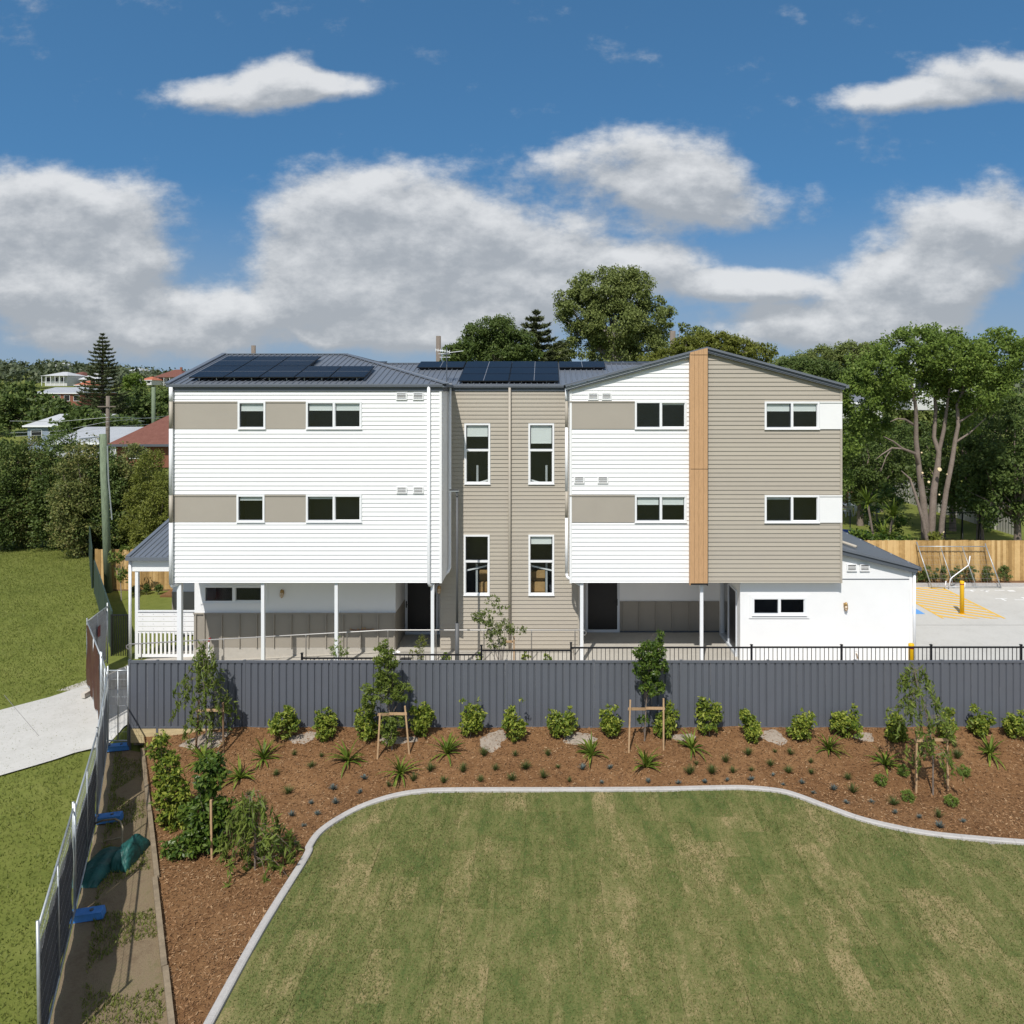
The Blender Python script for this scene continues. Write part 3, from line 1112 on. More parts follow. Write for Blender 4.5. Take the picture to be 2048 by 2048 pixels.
MB().box(RX1, AX1 - .06, AY - .012, AY, 2.665, 2.69).build('flashing_line', TRIM, an)
MB().box(AX1 - .10, AX1 + .01, AY - .02, AY + .05, -.05, az1 - .07).build('corner_trim', WHITE, an)
window(ar[0], AY, 2, (0, 0), mull=.085)
q = ar[0]
MB().box(q[0] - .1, q[1] + .1, AY - .03, AY - .001, q[3], q[3] + .08).box(q[0] - .1, q[1] + .1, AY - .03, AY - .001, q[2] - .1, q[2] - .015)\
    .box(q[0] - .1, q[0], AY - .03, AY - .001, q[2] - .015, q[3]).box(q[1], q[1] + .1, AY - .03, AY - .001, q[2] - .015, q[3]).build('window_trim', WHITE, BD)
for (a, c, d_, e) in ((1693, 1713, 1128, 1142), (1719, 1738.5, 1128, 1142)):
    vent(rect(a, c, d_, e, AY), AY - .002)
# sliding door in the annex side
sd = MB()
for y0, y1 in ((25.55, 25.62), (26.68, 26.74), (27.78, 27.85)):
    sd.box(px1 - .03, px1 + .1, y0, y1, .1, 2.2)
sd.box(px1 - .03, px1 + .1, 25.62, 27.78, 2.13, 2.2).box(px1 - .06, px1 + .1, 25.55, 27.85, .0, .1)
sdo = sd.build('sliding_door', ALU, BD)
MB().box(px1 + .02, px1 + .03, 25.62, 26.68, .1, 2.13).build('screen', TREADM, sdo)
MB().add([(px1 + .04, 26.74, .1), (px1 + .04, 27.78, .1), (px1 + .04, 27.78, 2.13), (px1 + .04, 26.74, 2.13)], [(0, 1, 2, 3)]).build('pane', GLASS, sdo)
MB().add([(px1 + .12, 25.5, 0), (px1 + .12, 27.9, 0), (px1 + .12, 27.9, 2.3), (px1 + .12, 25.5, 2.3)], [(0, 1, 2, 3)]).build('room_lining', INT, sdo)
# annex roof (skillion falling to the right)
ax = MB()
axr = AX1 + .12
sl_ = (az0 - az1) / (AX1 - RX1 + .05)
zr = lambda X: az1 + .12 - sl_ * (X - AX1)
ax.add([(RX1 - .1, AY - .2, zr(RX1 - .1)), (axr, AY - .2, zr(axr)), (axr, 33.2, zr(axr)), (RX1 - .1, 33.2, zr(RX1 - .1)),
        (RX1 - .1, AY - .2, zr(RX1 - .1) - .02), (axr, AY - .2, zr(axr) - .02), (axr, 33.2, zr(axr) - .02), (RX1 - .1, 33.2, zr(RX1 - .1) - .02)],
       [(0, 1, 2, 3), (7, 6, 5, 4), (0, 4, 5, 1), (1, 5, 6, 2)])
aro = ax.build('annex_roof', ROOFM, BD)
MB().beam((RX1 - .05, AY - .16, zr(RX1 - .05) - .125), (axr - .02, AY - .16, zr(axr - .02) - .125), .04, .17, (0, 0, 1)).build('barge_board', TRIM, aro)
MB().beam((RX1 - .05, AY - .19, zr(RX1 - .05) - .028), (axr, AY - .19, zr(axr) - .028), .06, .075, (0, 0, 1)).build('barge_cap', ROOFM, aro)
MB().box(axr - .02, axr + .1, AY - .2, 33.2, zr(axr) - .12, zr(axr) - .01).build('gutter', TRIM, aro)
for k in range(6):
    yy = 25.6 + 1.3 * k
    MB().box(axr - .03, axr + .03, yy, yy + .04, zr(axr) - .01, zr(axr) + .03).build('gutter_bracket', GALV, aro)
MB().tube([(RX1 + .02, 27.6, 3.9), (RX1 + .32, 26.6, 3.72), (PX(1703, 26), 25.6, 3.63)], .05, 10).build('spreader_pipe', TAUPE, BD, True)

# ---------------- roofs
ZE, TP = 9.02, .268
EY, EX = 24.70, -3.20
RY = 29.07
ZR_ = ZE + TP * (RY - EY)


def ribbed(b, x0, x1, y0, yfun, zfun, step=.2, w=.03, h=.032):
    x = x0 + step / 2
    while x < x1:
        y1 = yfun(x)
        if y1 - y0 > .1:
            vv = []
            for yy in (y0, y1):
                z = zfun(yy)
                vv += [(x - w, yy, z), (x - w / 2, yy, z + h), (x + w / 2, yy, z + h), (x + w, yy, z)]
            b.add(vv, [(0, 1, 5, 4), (1, 2, 6, 5), (2, 3, 7, 6), (0, 3, 2, 1)])
        x += step


LXG = PX(331.5, EY)
b = MB()
hx = EX - (RY - EY)
b.add([(LXG, EY, ZE), (EX, EY, ZE), (hx, RY, ZR_), (LXG, RY, ZR_), (EX, 2 * RY - EY, ZE), (LXG, 2 * RY - EY, ZE)],
      [(0, 1, 2, 3), (1, 4, 2), (3, 2, 4, 5), (0, 3, 5), (0, 5, 4, 1)])
ribbed(b, LXG + .12, EX, EY + .02, lambda x: min(RY - .02, EY + (EX - x) - .12), lambda y: ZE + TP * (y - EY))
# ribs on the hip plane run across
yy = EY + .3
while yy < 29.6:
    d_ = min(yy - EY, 2 * RY - EY - yy)
    zf = lambda x: ZE + TP * (EX - x)
    x0_, x1_ = EX - d_ + .12, EX - .02
    if yy > 26.53:
        x1_ = min(x1_, EX - (yy - 26.53) - .12)
    if x1_ - x0_ > .1:
        vv = []
        for X in (x0_, x1_):
            vv += [(X, yy - .03, zf(X)), (X, yy - .015, zf(X) + .032), (X, yy + .015, zf(X) + .032), (X, yy + .03, zf(X))]
        b.add(vv, [(0, 1, 5, 4), (1, 2, 6, 5), (2, 3, 7, 6)])
    yy += .2
lr = b.build('roof', ROOFM, BD)
MB().beam((EX + .02, EY - .02, ZE + .02), (hx, RY, ZR_ + .03), .2, .03).build('hip_capping', ROOFM, lr)
MB().beam((hx, RY, ZR_ + .03), (hx + 1.3, RY + 1.3, ZR_ + .03 - 1.3 * TP), .2, .03).build('hip_capping', ROOFM, lr)
MB().beam((LXG, RY, ZR_ + .025), (hx, RY, ZR_ + .025), .22, .03).build('ridge_capping', ROOFM, lr)
MB().beam((LXG + .05, EY - .02, ZE + .03), (LXG + .05, RY, ZR_ + .04), .16, .05).build('verge_capping', ROOFM, lr)


def gutter(p, q, roof, hgt=.1):
    b_ = MB()
    a, c = Vector(p), Vector(q)
    d_ = (c - a).normalized()
    n_ = Vector((d_.y, -d_.x, 0))                          # outward
    prof_ = [(0, 0), (0, -hgt), (-.105, -hgt), (-.115, -hgt + .02), (-.115, -.055), (-.125, -.05), (-.125, 0), (-.11, 0), (-.11, -.03), (-.1, -.085), (-.012, -.085), (-.012, 0)]
    vv = []
    for P_ in (a, c):
        for u, v in prof_:
            vv.append(P_ - n_ * u + Vector((0, 0, v)))
    n = len(prof_)
    fs = [(i, (i + 1) % n, (i + 1) % n + n, i + n) for i in range(n)] + [tuple(range(n - 1, -1, -1)), tuple(range(n, 2 * n))]
    return b_.add(vv, fs).build('gutter', ROOFM, roof)


gutter((LXG, YF - .015, ZE + .01), (EX, YF - .015, ZE + .01), lr)
MB().box(EX - .12, EX, YF - .14, YC - .14, ZE - .09, ZE + .01).build('gutter', ROOFM, lr)
MB().box(LX0 + .03, LX1 + .01, YF - .05, YF - .036, 8.80, ZE - .02).build('fascia', TRIM, lr)
MB().box(LX1 + .02, LX1 + .05, YF - .05, YC, 8.80, ZE - .02).build('fascia', TRIM, lr)
# centre roof
CEY, CRY = 26.53, 29.68
ZC = ZE + TP * (CRY - CEY)
b = MB()
RE = .625
b.add([(EX, CEY, ZE), (RE, CEY, ZE), (RE + (CRY - CEY), CRY, ZC), (EX - (CRY - CEY), CRY, ZC), (RE, 2 * CRY - CEY, ZE), (EX, 2 * CRY - CEY, ZE)],
      [(0, 1, 2, 3), (3, 2, 4, 5)])
x = EX - 3.1
while x < RE + 3.1:
    ys_ = CEY + .02
    if x < EX:
        ys_ = CEY + (EX - x) + .14
    if x > RE:
        ys_ = CEY + (x - RE) + .14
    if CRY - ys_ > .15:
        vv = []
        for yy in (ys_, CRY - .02):
            z = ZE + TP * (yy - CEY)
            vv += [(x - .03, yy, z), (x - .015, yy, z + .032), (x + .015, yy, z + .032), (x + .03, yy, z)]
        b.add(vv, [(0, 1, 5, 4), (1, 2, 6, 5), (2, 3, 7, 6), (0, 3, 2, 1)])
    x += .2
cr = b.build('roof', ROOFM, BD)
MB().beam((EX - 3.3, CRY, ZC + .025), (RE + 3.3, CRY, ZC + .025), .22, .03).build('ridge_capping', ROOFM, cr)
gutter((EX + .0, YC - .015, ZE + .005), (RE - .01, YC - .015, ZE + .005), cr)
MB().box(LX1 + .05, RX0, YC - .05, YC - .036, 8.81, ZE - .02).build('fascia', TRIM, cr)
# right wing roof
b = MB()
RB = 33.6
ze_l, ze_r = APZ - .27 * (APX - RE), APZ - .27 * (9.61 - APX)
b.add([(RE, EY, ze_l), (APX, EY, APZ), (APX, RB, APZ), (RE, RB, ze_l), (9.61, EY, ze_r), (9.61, RB, ze_r)], [(0, 1, 2, 3), (1, 4, 5, 2)])
b.add([(RE, EY, ze_l - .03), (APX, EY, APZ - .03), (APX, RB, APZ - .03), (RE, RB, ze_l - .03), (9.61, EY, ze_r - .03), (9.61, RB, ze_r - .03)], [(3, 2, 1, 0), (2, 5, 4, 1)])
rr = b.build('roof', ROOFM, BD)
for x0_, x1_ in ((RE, APX), (9.61, APX)):
    za, zb_ = APZ - .27 * abs(x0_ - APX), APZ
    MB().beam((x0_, EY - .0, za - .015), (x1_, EY, zb_ - .015), .10, .07).build('barge_cap', ROOFM, rr)
    MB().beam((x0_ + (.02 if x0_ < APX else -.02), EY + .03, za - .115), (x1_, EY + .03, zb_ - .115), .05, .12).build('barge_board', TRIM, rr)
    MB().beam((x0_ + (.02 if x0_ < APX else -.02), EY - .004, za - .082), (x1_, EY - .004, zb_ - .082), .016, .02).build('barge_bead', ROOFM if x0_ > APX else GALV, rr)
    MB().beam((x0_ + (.02 if x0_ < APX else -.02), EY - .004, za - .125), (x1_, EY - .004, zb_ - .125), .016, .02).build('barge_bead', ROOFM if x0_ > APX else GALV, rr)
MB().box(9.61, 9.73, EY, RB, ze_r - .11, ze_r).build('gutter', ROOFM, rr)

# ---------------- solar panels
def panel(o, ux, uy, w, h, land):
    """o lower left corner; ux across, uy up the slope"""
    o, ux, uy = Vector(o), Vector(ux).normalized(), Vector(uy).normalized()
    nrm = ux.cross(uy)

    def slab(b, a0, a1, c0, c1, n0, n1):
        vv = []
        for n in (n0, n1):
            for (a, c) in ((a0, c0), (a1, c0), (a1, c1), (a0, c1)):
                vv.append(o + ux * a + uy * c + nrm * n)
        b.add(vv, [(3, 2, 1, 0), (4, 5, 6, 7), (0, 1, 5, 4), (1, 2, 6, 5), (2, 3, 7, 6), (3, 0, 4, 7)])
    f = MB()
    slab(f, .008, w - .008, .008, h - .008, -.03, .0)
    p = f.build('solar_panel', TREADM, BD)
    g = MB(); slab(g, .022, w - .022, .022, h - .022, .0, .004)
    g.build('cell_face', SOLAR, p)
    l = MB()
    if land:
        slab(l, w / 2 - .008, w / 2 + .008, .03, h - .03, .004, .006)
    else:
        slab(l, .03, w - .03, h / 2 - .006, h / 2 + .006, .004, .006)
    l.build('busbar', SOLARL, p)
    k = MB()
    for a in (.25, .75):
        c = .12
        q0 = o + ux * (w * a) + uy * c
        k.tube([q0 - nrm * .2, q0 - nrm * .03], .02, 5)
    k.build('foot', GALV, p)


up_ = (0, 1, TP)
cs = 1 / math.hypot(1, TP)
zr_l = lambda Y: ZE + TP * (Y - EY) + .16
y0 = 25.0
xs0 = PX(377, 25.0)
for r_, n in ((0, 5), (1, 3)):
    for k in range(n):
        Y = y0 + r_ * 1.60 * cs
        panel((xs0 + k * 1.145, Y, zr_l(Y)), (1, 0, 0), up_, 1.135, 1.59, False)
zr_c = lambda Y: ZE + TP * (Y - CEY) + .12
y0 = 26.62
xc0 = PX(916.4, y0)
for r_ in range(3):
    for k in range(2):
        Y = y0 + r_ * 1.02 * cs
        panel((xc0 + k * 1.75, Y, zr_c(Y)), (1, 0, 0), up_, 1.74, 1.01, True)
Y = y0 + 2.04 * cs
panel((xc0 - 1.77, Y, zr_c(Y)), (1, 0, 0), up_, 1.74, 1.01, True)
panel((xc0 + 3.52, Y, zr_c(Y)), (1, 0, 0), up_, 1.74, 1.01, True)
# tilted racks on the far slopes, seen from below over the ridge
for (xa, xb, n) in ((947, 1072, 3), (1164, 1330, 3), (722, 772, 1)):
    X0, X1 = PX(xa, 31), PX(xb, 31)
    for k in range(n):
        w_ = (X1 - X0) / n
        panel((X0 + k * w_, 30.4, 9.86), (1, 0, 0), (0, .98, .17), w_ - .02, 1.0, True)

# ---------------- downpipes and columns
def pipe(pts, name='downpipe', r=.045, m_=WHITE2):
    return MB().tube(pts, r, 10).build(name, m_, BD, True)


def banded(X, Y, cuts, r=.05):
    for (za, zb_, m_) in cuts:
        pipe([(X, Y, za), (X, Y, zb_)], r=r, m_=m_)


zu0, zu1, zl0, zl1 = PZ(857, YF), PZ(803, YF), PZ(1044, YF), PZ(989.5, YF)
xl = PX(342, YF - .1)
banded(xl, YF - .1, ((zu1 + .003, 8.93, WHITE2), (zu0, zu1, TAUPE), (zl1 + .003, zu0 - .003, WHITE2), (zl0, zl1, TAUPE), (2.6, zl0 - .003, WHITE2)), .062)
pipe([(xl, YF - .1, 2.62), (xl, YF - .08, 2.52), (xl + .22, YF + .1, 2.62)], r=.055)
xr_ = PX(857.5, YF - .08)
pipe([(xr_, YF - .08, 8.95), (xr_, YF - .08, 2.66), (xr_ + .02, YF - .05, 2.56), (xr_ + .1, YF + .12, 2.5)], r=.052)
xs_ = LX1 + .10
pipe([(xs_, 26.2, 8.95), (xs_, 26.2, 2.8), (xs_ - .05, 26.1, 2.68), (xs_ - .3, 25.6, 2.56)], r=.05)
pipe([(PX(1019.3, YC - .1), YC - .1, 8.93), (PX(1019.3, YC - .1), YC - .1, -.1)], r=.045, m_=TAUPE)
xq = RX0 - .09
banded(xq, 25.7, ((zu1 + .003, 8.9, WHITE2), (zu0, zu1, TAUPE), (zl1 + .003, zu0 - .003, WHITE2), (zl0, zl1, TAUPE), (2.7, zl0 - .003, WHITE2)), .05)
pipe([(xq, 25.7, 2.72), (xq + .03, 25.65, 2.6), (xq + .45, 25.0, 2.5)], r=.05)
for xp, top in ((359.5, ZB), (526.3, ZB), (673, ZB), (865.2, ZB), (1163.3, ZB), (1402.8, ZB)):
    X = PX(xp, YF + .1)
    base = float(np.interp(X, [-13.9, -5.34, .9, .96], [-.64, -.17, -.17, 0]))
    w_ = .052 if xp > 400 else .07
    cb = MB().box(X - w_, X + w_, YF + .05, YF + .05 + 2 * w_, base - .02, top - .021)
    co_ = cb.build('column', WHITE2, BD)
    MB().box(X - w_ - .04, X + w_ + .04, YF + .01, YF + .09 + 2 * w_, base - .01, base + .012).build('base_plate', GALV, co_)
pipe([(PX(868, YF + .3), YF + .3, 2.6), (PX(868, YF + .3), YF + .3, 2.3), (PX(865.5, YF + .22), YF + .22, 2.05), (PX(865.5, YF + .22), YF + .22, -.1)], r=.04)
pipe([(AX1 + .05, AY - .06, az1 - .05), (AX1 + .05, AY - .06, 0)], r=.045)


def bunker_light(X, Z, Y):
    b_ = MB().lathe([(.005, .17), (.03, .15), (.05, .12), (.055, .07), (.06, .06)], (X, Y - .09, Z), 10)
    b_.box(X - .05, X + .05, Y - .04, Y, Z - .02, Z + .12)
    l_ = b_.build('bulkhead_light', BRASS, BD, True)
    MB().lathe([(.048, .06), (.05, 0), (.045, -.07), (.025, -.11), (.004, -.12)], (X, Y - .09, Z), 10).build('lens', LENS, l_, True)
    c_ = MB()
    for k in range(5):
        a = 2 * math.pi * k / 5
        c_.tube([(X + .06 * math.cos(a), Y - .09 + .06 * math.sin(a), Z + .06), (X + .057 * math.cos(a), Y - .09 + .057 * math.sin(a), Z - .08), (X, Y - .09, Z - .135)], .006, 4)
    c_.tube([(X + .06 * math.cos(2 * math.pi * k / 10), Y - .09 + .06 * math.sin(2 * math.pi * k / 10), Z - .02) for k in range(11)], .006, 4)
    c_.build('guard', BRASS, l_)


bunker_light(PX(565, YC), PZ(1187, YC), YC)
bunker_light(PX(1690, AY), PZ(1213, AY), AY)
bunker_light(PX(876.6, 26.3), PZ(1183, 26.3), 26.55)
# roof aerial on the centre gutter
X, Y = PX(893.5, 26.6), 26.6
b = MB().tube([(X, Y, 9.0), (X, Y, PZ(694, Y))], .018, 6)
b.build('aerial_mast', TRIM, BD)
ae = MB()
zt = PZ(700, Y)
ae.tube([(X - .38, Y, zt - .0), (X + .1, Y, zt - .06)], .012, 5)
for k in range(7):
    ae.tube([(X - .38 + .08 * k, Y - .02, zt - .05 - .01 * k), (X - .38 + .08 * k, Y + .02, zt + .06 - .01 * k)], .007, 4)
    ae.tube([(X - .25 + .06 * k, Y - .3, zt - .14), (X - .25 + .06 * k, Y + .3, zt - .14)], .007, 4)
ae.tube([(X - .3, Y, zt - .14), (X + .55, Y + .2, zt - .02)], .01, 5)
ae.tube([(X - .25, Y, zt - .25), (X + .12, Y, zt - .25)], .012, 5)
ae.build('aerial', WHITE2, BD)

# ---------------- left side porch
PYY = 27.2
pxl = PX(262, PYY)
b = MB()
pe, pz = 27.06, 2.97
prx = PX(253.5, pe)
zp = lambda Y: pz + TP * (Y - pe)
b.add([(prx, pe, zp(pe)), (LX0 + .0, pe, zp(pe)), (LX0 + .0, 30.8, zp(30.8)), (prx, 30.8, zp(30.8)), (prx, 34.5, zp(pe)), (LX0, 34.5, zp(pe))], [(0, 1, 2, 3), (3, 2, 5, 4)])
ribbed(b, prx + .1, LX0, pe + .02, lambda x: 30.75, zp)
po = b.build('porch_roof', ROOFM, BD)
MB().beam((prx + .04, pe - .02, zp(pe) + .02), (prx + .04, 30.8, zp(30.8) + .02), .14, .05).build('verge_capping', ROOFM, po)
MB().box(prx, LX0, pe - .1, pe + .02, pz - .1, pz + .01).build('gutter', ROOFM, po)
MB().box(pxl + .02, LX0 + .1, PYY - .03, PYY + .1, pz - .52, pz - .12).build('porch_beam', WHITE, BD)
MB().box(pxl + .02, pxl + .14, PYY + .1, 33.5, pz - .52, pz - .12).build('porch_beam', WHITE, BD)
pipe([(pxl, PYY - .06, pz - .1), (pxl, PYY - .06, -.64)], r=.05)
MB().box(pxl + .14, pxl + .25, PYY + .0, PYY + .11, -.66, pz - .52).build('column', WHITE2, BD)
MB().box(pxl + .14, pxl + .25, 33.2, 33.31, -.66, pz - .52).build('column', WHITE2, BD)
# block of the ground floor behind the porch
bx0, by0 = PX(345, 29.45), 29.45
MB().box(bx0, gx0 - .02, by0, 33, -.5, ZB + .2).build('ground_wall', WHITE, BD)
d = MB().box(bx0 - .012, gx0 - .02, by0 - .022, by0, -.4, ZD).build('dado_panel', DADO, BD)
MB().box(bx0 - .02, gx0 - .02, by0 - .04, by0 - .022, ZD - .02, ZD + .02).build('dado_cap', DADO, d)
for X in (bx0 + .02, bx0 + .35, bx0 + .95, bx0 + 1.5):
    MB().box(X - .02, X + .02, by0 - .042, by0 - .022, -.4, ZD - .02).build('batten', DADO, d)
# balustrade: four boards over pickets
bl0, bl1 = pxl + .25, gx0 - .05
br = thing('porch_balustrade', 'white porch balustrade of four horizontal boards over vertical pickets, beside the ramp', 'balustrade', ((bl0 + bl1) / 2, PYY, -.66))
zt0 = PZ(1221, PYY)
MB().box(bl0, bl1, PYY - .06, PYY + .06, zt0 - .03, zt0 + .0).build('top_rail', WHITE2, br)
for k in range(4):
    z1 = zt0 - .045 - k * .172
    MB().box(bl0, bl1, PYY - .02, PYY + .0, z1 - .158, z1).build('board', WHITE, br)
    for j in range(6):
        X = bl0 + .18 + j * .37
        if X < bl1:
            o = MB().lathe([(.012, 0), (.012, .006)], (0, 0, 0), 6).build('screw', GALV, br)
            o.rotation_euler = (rad(90), 0, 0)
            o.location = Vector((X, PYY - .022, z1 - .08)) - br.location
zk1, zk0 = zt0 - .045 - 4 * .172 - .02, PZ(1308, PYY)
MB().box(bl0, bl1, PYY - .03, PYY + .02, zk0 - .1, zk0 - .002).build('bottom_rail', WHITE2, br)
MB().box(bl0, bl1, PYY + .002, PYY + .03, zk1 - .05, zk1 + .01).build('mid_rail', WHITE2, br)
X = bl0 + .08
pk = MB().box(-.035, .035, -.012, .012, zk0 - .001, zk1).mesh('picket')
pk.materials.append(WHITE)
while X < bl1 - .05:
    o = bpy.data.objects.new('picket', pk); C.objects.link(o); o.parent = br
    o.location = Vector((X, PYY - .016, 0)) - br.location
    X += .148

# ------------------------------------------------------------------ fences, rails, poles
# charcoal steel panel fence
FY = 21.04
fposts = [259.4, 315, 489, 663, 838, 1012.5, 1187, 1362, 1536, 1710, 1884, 2058, 2232]
fr = thing('panel_fence', 'long charcoal ribbed steel panel fence between the garden bed and the building', 'fence', (PX(1100, FY), FY, -.4))
fz0, fz1 = PZ(1456, FY), PZ(1321, FY)
for i, xp in enumerate(fposts):
    X = PX(xp, FY)
    MB().box(X - .03, X + .03, FY - .03, FY + .03, -1.0, fz1 + .004).build('post', FENCEM, fr)
    MB().prism([(X - .034, FY - .034), (X + .034, FY - .034), (X + .034, FY + .034), (X - .034, FY + .034)], 'z', fz1 + .004, fz1 + .018).build('post_cap', FENCEM, fr)
for xa, xb in zip(fposts, fposts[1:]):
    a, c = PX(xa, FY) + .032, PX(xb, FY) - .032
    MB().box(a, c, FY - .028, FY + .028, fz1 - .045, fz1).box(a, c, FY - .03, FY - .028, fz1 - .06, fz1 - .03).build('top_rail', FENCEM, fr)
    MB().box(a, c, FY - .028, FY + .028, fz0, fz0 + .045).build('bottom_rail', FENCEM, fr)
    # three interlocking sheets per bay, each with ribs
    for k in range(3):
        s0, s1 = a + (c - a) * k / 3, a + (c - a) * (k + 1) / 3
        n = max(1, round((s1 - s0) / .1905))
        stp = (s1 - s0) / n
        pr = []
        for j in range(n):
            x0_ = s0 + j * stp
            pr += [(x0_, -.017), (x0_ + stp * .70, -.017), (x0_ + stp * .80, .017), (x0_ + stp * .90, .017)]
        pr.append((s1 - .001, -.017))
        vv = [(u, FY + v, fz0 + .03) for u, v in pr] + [(u, FY + v, fz1 - .03) for u, v in pr]
        m_ = len(pr)
        MB().add(vv, [(j, j + 1, j + 1 + m_, j + m_) for j in range(m_ - 1)]).build('fence_sheet', FENCEM, fr)
# treated pine plinth boards under the left bays
for xa, xb, zlo in ((259.4, 315, -.78), (315, 489, -.62)):
    a, c = PX(xa, FY) + .034, PX(xb, FY) - .034
    n = 2 if xb < 400 else 1
    for k in range(n):
        hi = fz0 - .004 - k * .2
        MB().box(a, c, FY - .02, FY + .03, hi - .195, hi).build('plinth_board', PINE, fr)

# black balustrade fence behind it
GY = 21.8
gp = [(425, 604, 1320.6), (604, 783, 1315), (783, 963, 1308), (963, 1142, 1299.5), (1142, 1323, 1294), (1323, 1503, 1293.5), (1503, 1683, 1293), (1683, 1862, 1293), (1862, 2042, 1293), (2042, 2222, 1293)]
bf = thing('black_railing', 'low black metal picket railing stepping along behind the charcoal panel fence', 'railing', (PX(1100, GY), GY, .2))
pk = MB().box(-.008, .008, -.008, .008, 0, 1.12).mesh('picket')
pk.materials.append(BLACK)
for i, (xa, xb, yt) in enumerate(gp):
    a, c = PX(xa, GY), PX(xb, GY)
    z = PZ(yt, GY)
    yt2 = min(yt, gp[i - 1][2]) if i else yt
    zp_ = PZ(yt2 - 8, GY) if abs(yt - gp[i - 1][2]) > 1 and i else z + .04
    if i == 0:
        zp_ = z + .05
    p = MB().box(a - .026, a + .026, GY - .026, GY + .026, z - 1.9, zp_ - .0).build('post', BLACK, bf)
    MB().prism([(a - .036, GY - .036), (a + .036, GY - .036), (a + .036, GY + .036), (a - .036, GY + .036)], 'z', zp_, zp_ + .02).build('post_cap', BLACK, bf)
    MB().box(a + .026, c - .026, GY - .02, GY + .02, z - .04, z).build('rail', BLACK, bf)
    MB().box(a + .026, c - .026, GY - .02, GY + .02, z - 1.14, z - 1.10).build('rail', BLACK, bf)
    n = 20
    for k in range(1, n + 1):
        X = a + (c - a) * k / (n + 1)
        o = bpy.data.objects.new('picket', pk); C.objects.link(o); o.parent = bf
        o.location = Vector((X, GY, z - 1.13)) - bf.location

# low block retaining wall under the ramp edge
rw = thing('retaining_wall', 'low pale block retaining wall under the ramp behind the black railing', 'wall', (-4, 24.4, -.8))
for cidx in range(3):
    z1 = -.20 - .2 * cidx
    x = -7.4 + (.2 if cidx % 2 else 0)
    while x < .8:
        MB().box(x + .006, x + .384, 24.35 + R.uniform(0, .02), 24.53, z1 - .19, z1).build('block', BLOCKM, rw)
        x += .39
struct(MB().box(-11.3, .9, 21.1, 24.5, -.9, -.62).build('garden_strip', CRUSH))  # pale surface chosen to bounce light into the recessed ground floor

# stainless handrail along the ramp
hr = thing('handrail', 'stainless steel handrail on slim posts climbing along the ramp', 'handrail', (-6, 25.7, -.2))
HY = 25.7
pts = [(PX(259, HY) - .03, .18), (PX(259, HY) - .1, .24), (PX(259, HY) - .1, .31), (PX(259, HY), .36), (-5.34, .83), (PX(1166, HY), .83), (PX(1171, HY), .80), (PX(1173, HY), .74), (PX(1170, HY), .67), (PX(1166, HY), .65)]
MB().tube([(a, HY, z) for a, z in pts], .021, 8).build('rail', STAIN, hr, True)
for xp in (283, 365, 447.6, 530, 612, 694, 776, 872, 968, 1063, 1150):
    X = PX(xp, HY)
    zt_ = float(np.interp(X, [-13.9, -5.34, 9], [.36, .83, .83]))
    zb_ = float(np.interp(X, [-13.9, -5.34, 9], [-.64, -.17, -.17]))
    MB().tube([(X, HY, zb_), (X, HY, zt_ - .06), (X, HY - .03, zt_ - .02)], .019, 8).build('post', STAIN, hr, True)

# lamp post
lx, ly = -2.85, 24.69
lp = thing('lamp_post', 'slender dark grey lamp post with flat head in front of the taupe wall', 'lamp post', (lx, ly, -.2))
MB().tube([(lx, ly, .9), (lx, ly, PZ(983, ly))], [.042, .035], 10).build('pole', LPOLE, lp, True)
MB().tube([(lx, ly, -.8), (lx, ly, PZ(1246, ly))], .068, 12).build('base_tube', LPOLE, lp, True)
zt = PZ(981, ly)
hd = MB().box(lx - .26, lx + .06, ly - .09, ly + .09, zt - .03, zt + .0)
hd.build('lamp_head', GALV, lp)
fm = MB()
for k in range(9):
    fm.box(lx - .24 + .033 * k, lx - .228 + .033 * k, ly - .08, ly + .08, zt, zt + .04)
fm.build('heat_fin', LPOLE, lp)
MB().box(lx - .04, lx + .03, ly - .06, ly + .06, PZ(992, ly), zt - .03).build('neck', LPOLE, lp)
tp = thing('standpipe_tap', 'small brass tap on a short grey standpipe beside the lamp post base', 'tap', (lx + .2, ly, -.2))
MB().tube([(lx + .2, ly, -.6), (lx + .2, ly, .12)], .02, 6).build('standpipe', TRIM, tp)
MB().tube([(lx + .2, ly, .1), (lx + .3, ly - .03, .1), (lx + .34, ly - .03, .04)], .018, 6).build('spout', BRASS, tp)
t2 = thing('wall_tap', 'small tap fixed low on the white annex wall', 'tap', (PX(1712, AY), AY - .06, .2))
MB().tube([(PX(1712, AY), AY, .25), (PX(1712, AY), AY - .08, .25), (PX(1713, AY), AY - .1, .12)], .015, 6).build('spout', BRASS, t2)
MB().box(PX(1710, AY), PX(1714, AY), AY - .014, AY - .001, .33, .45).build('tag', WHITE2, t2)
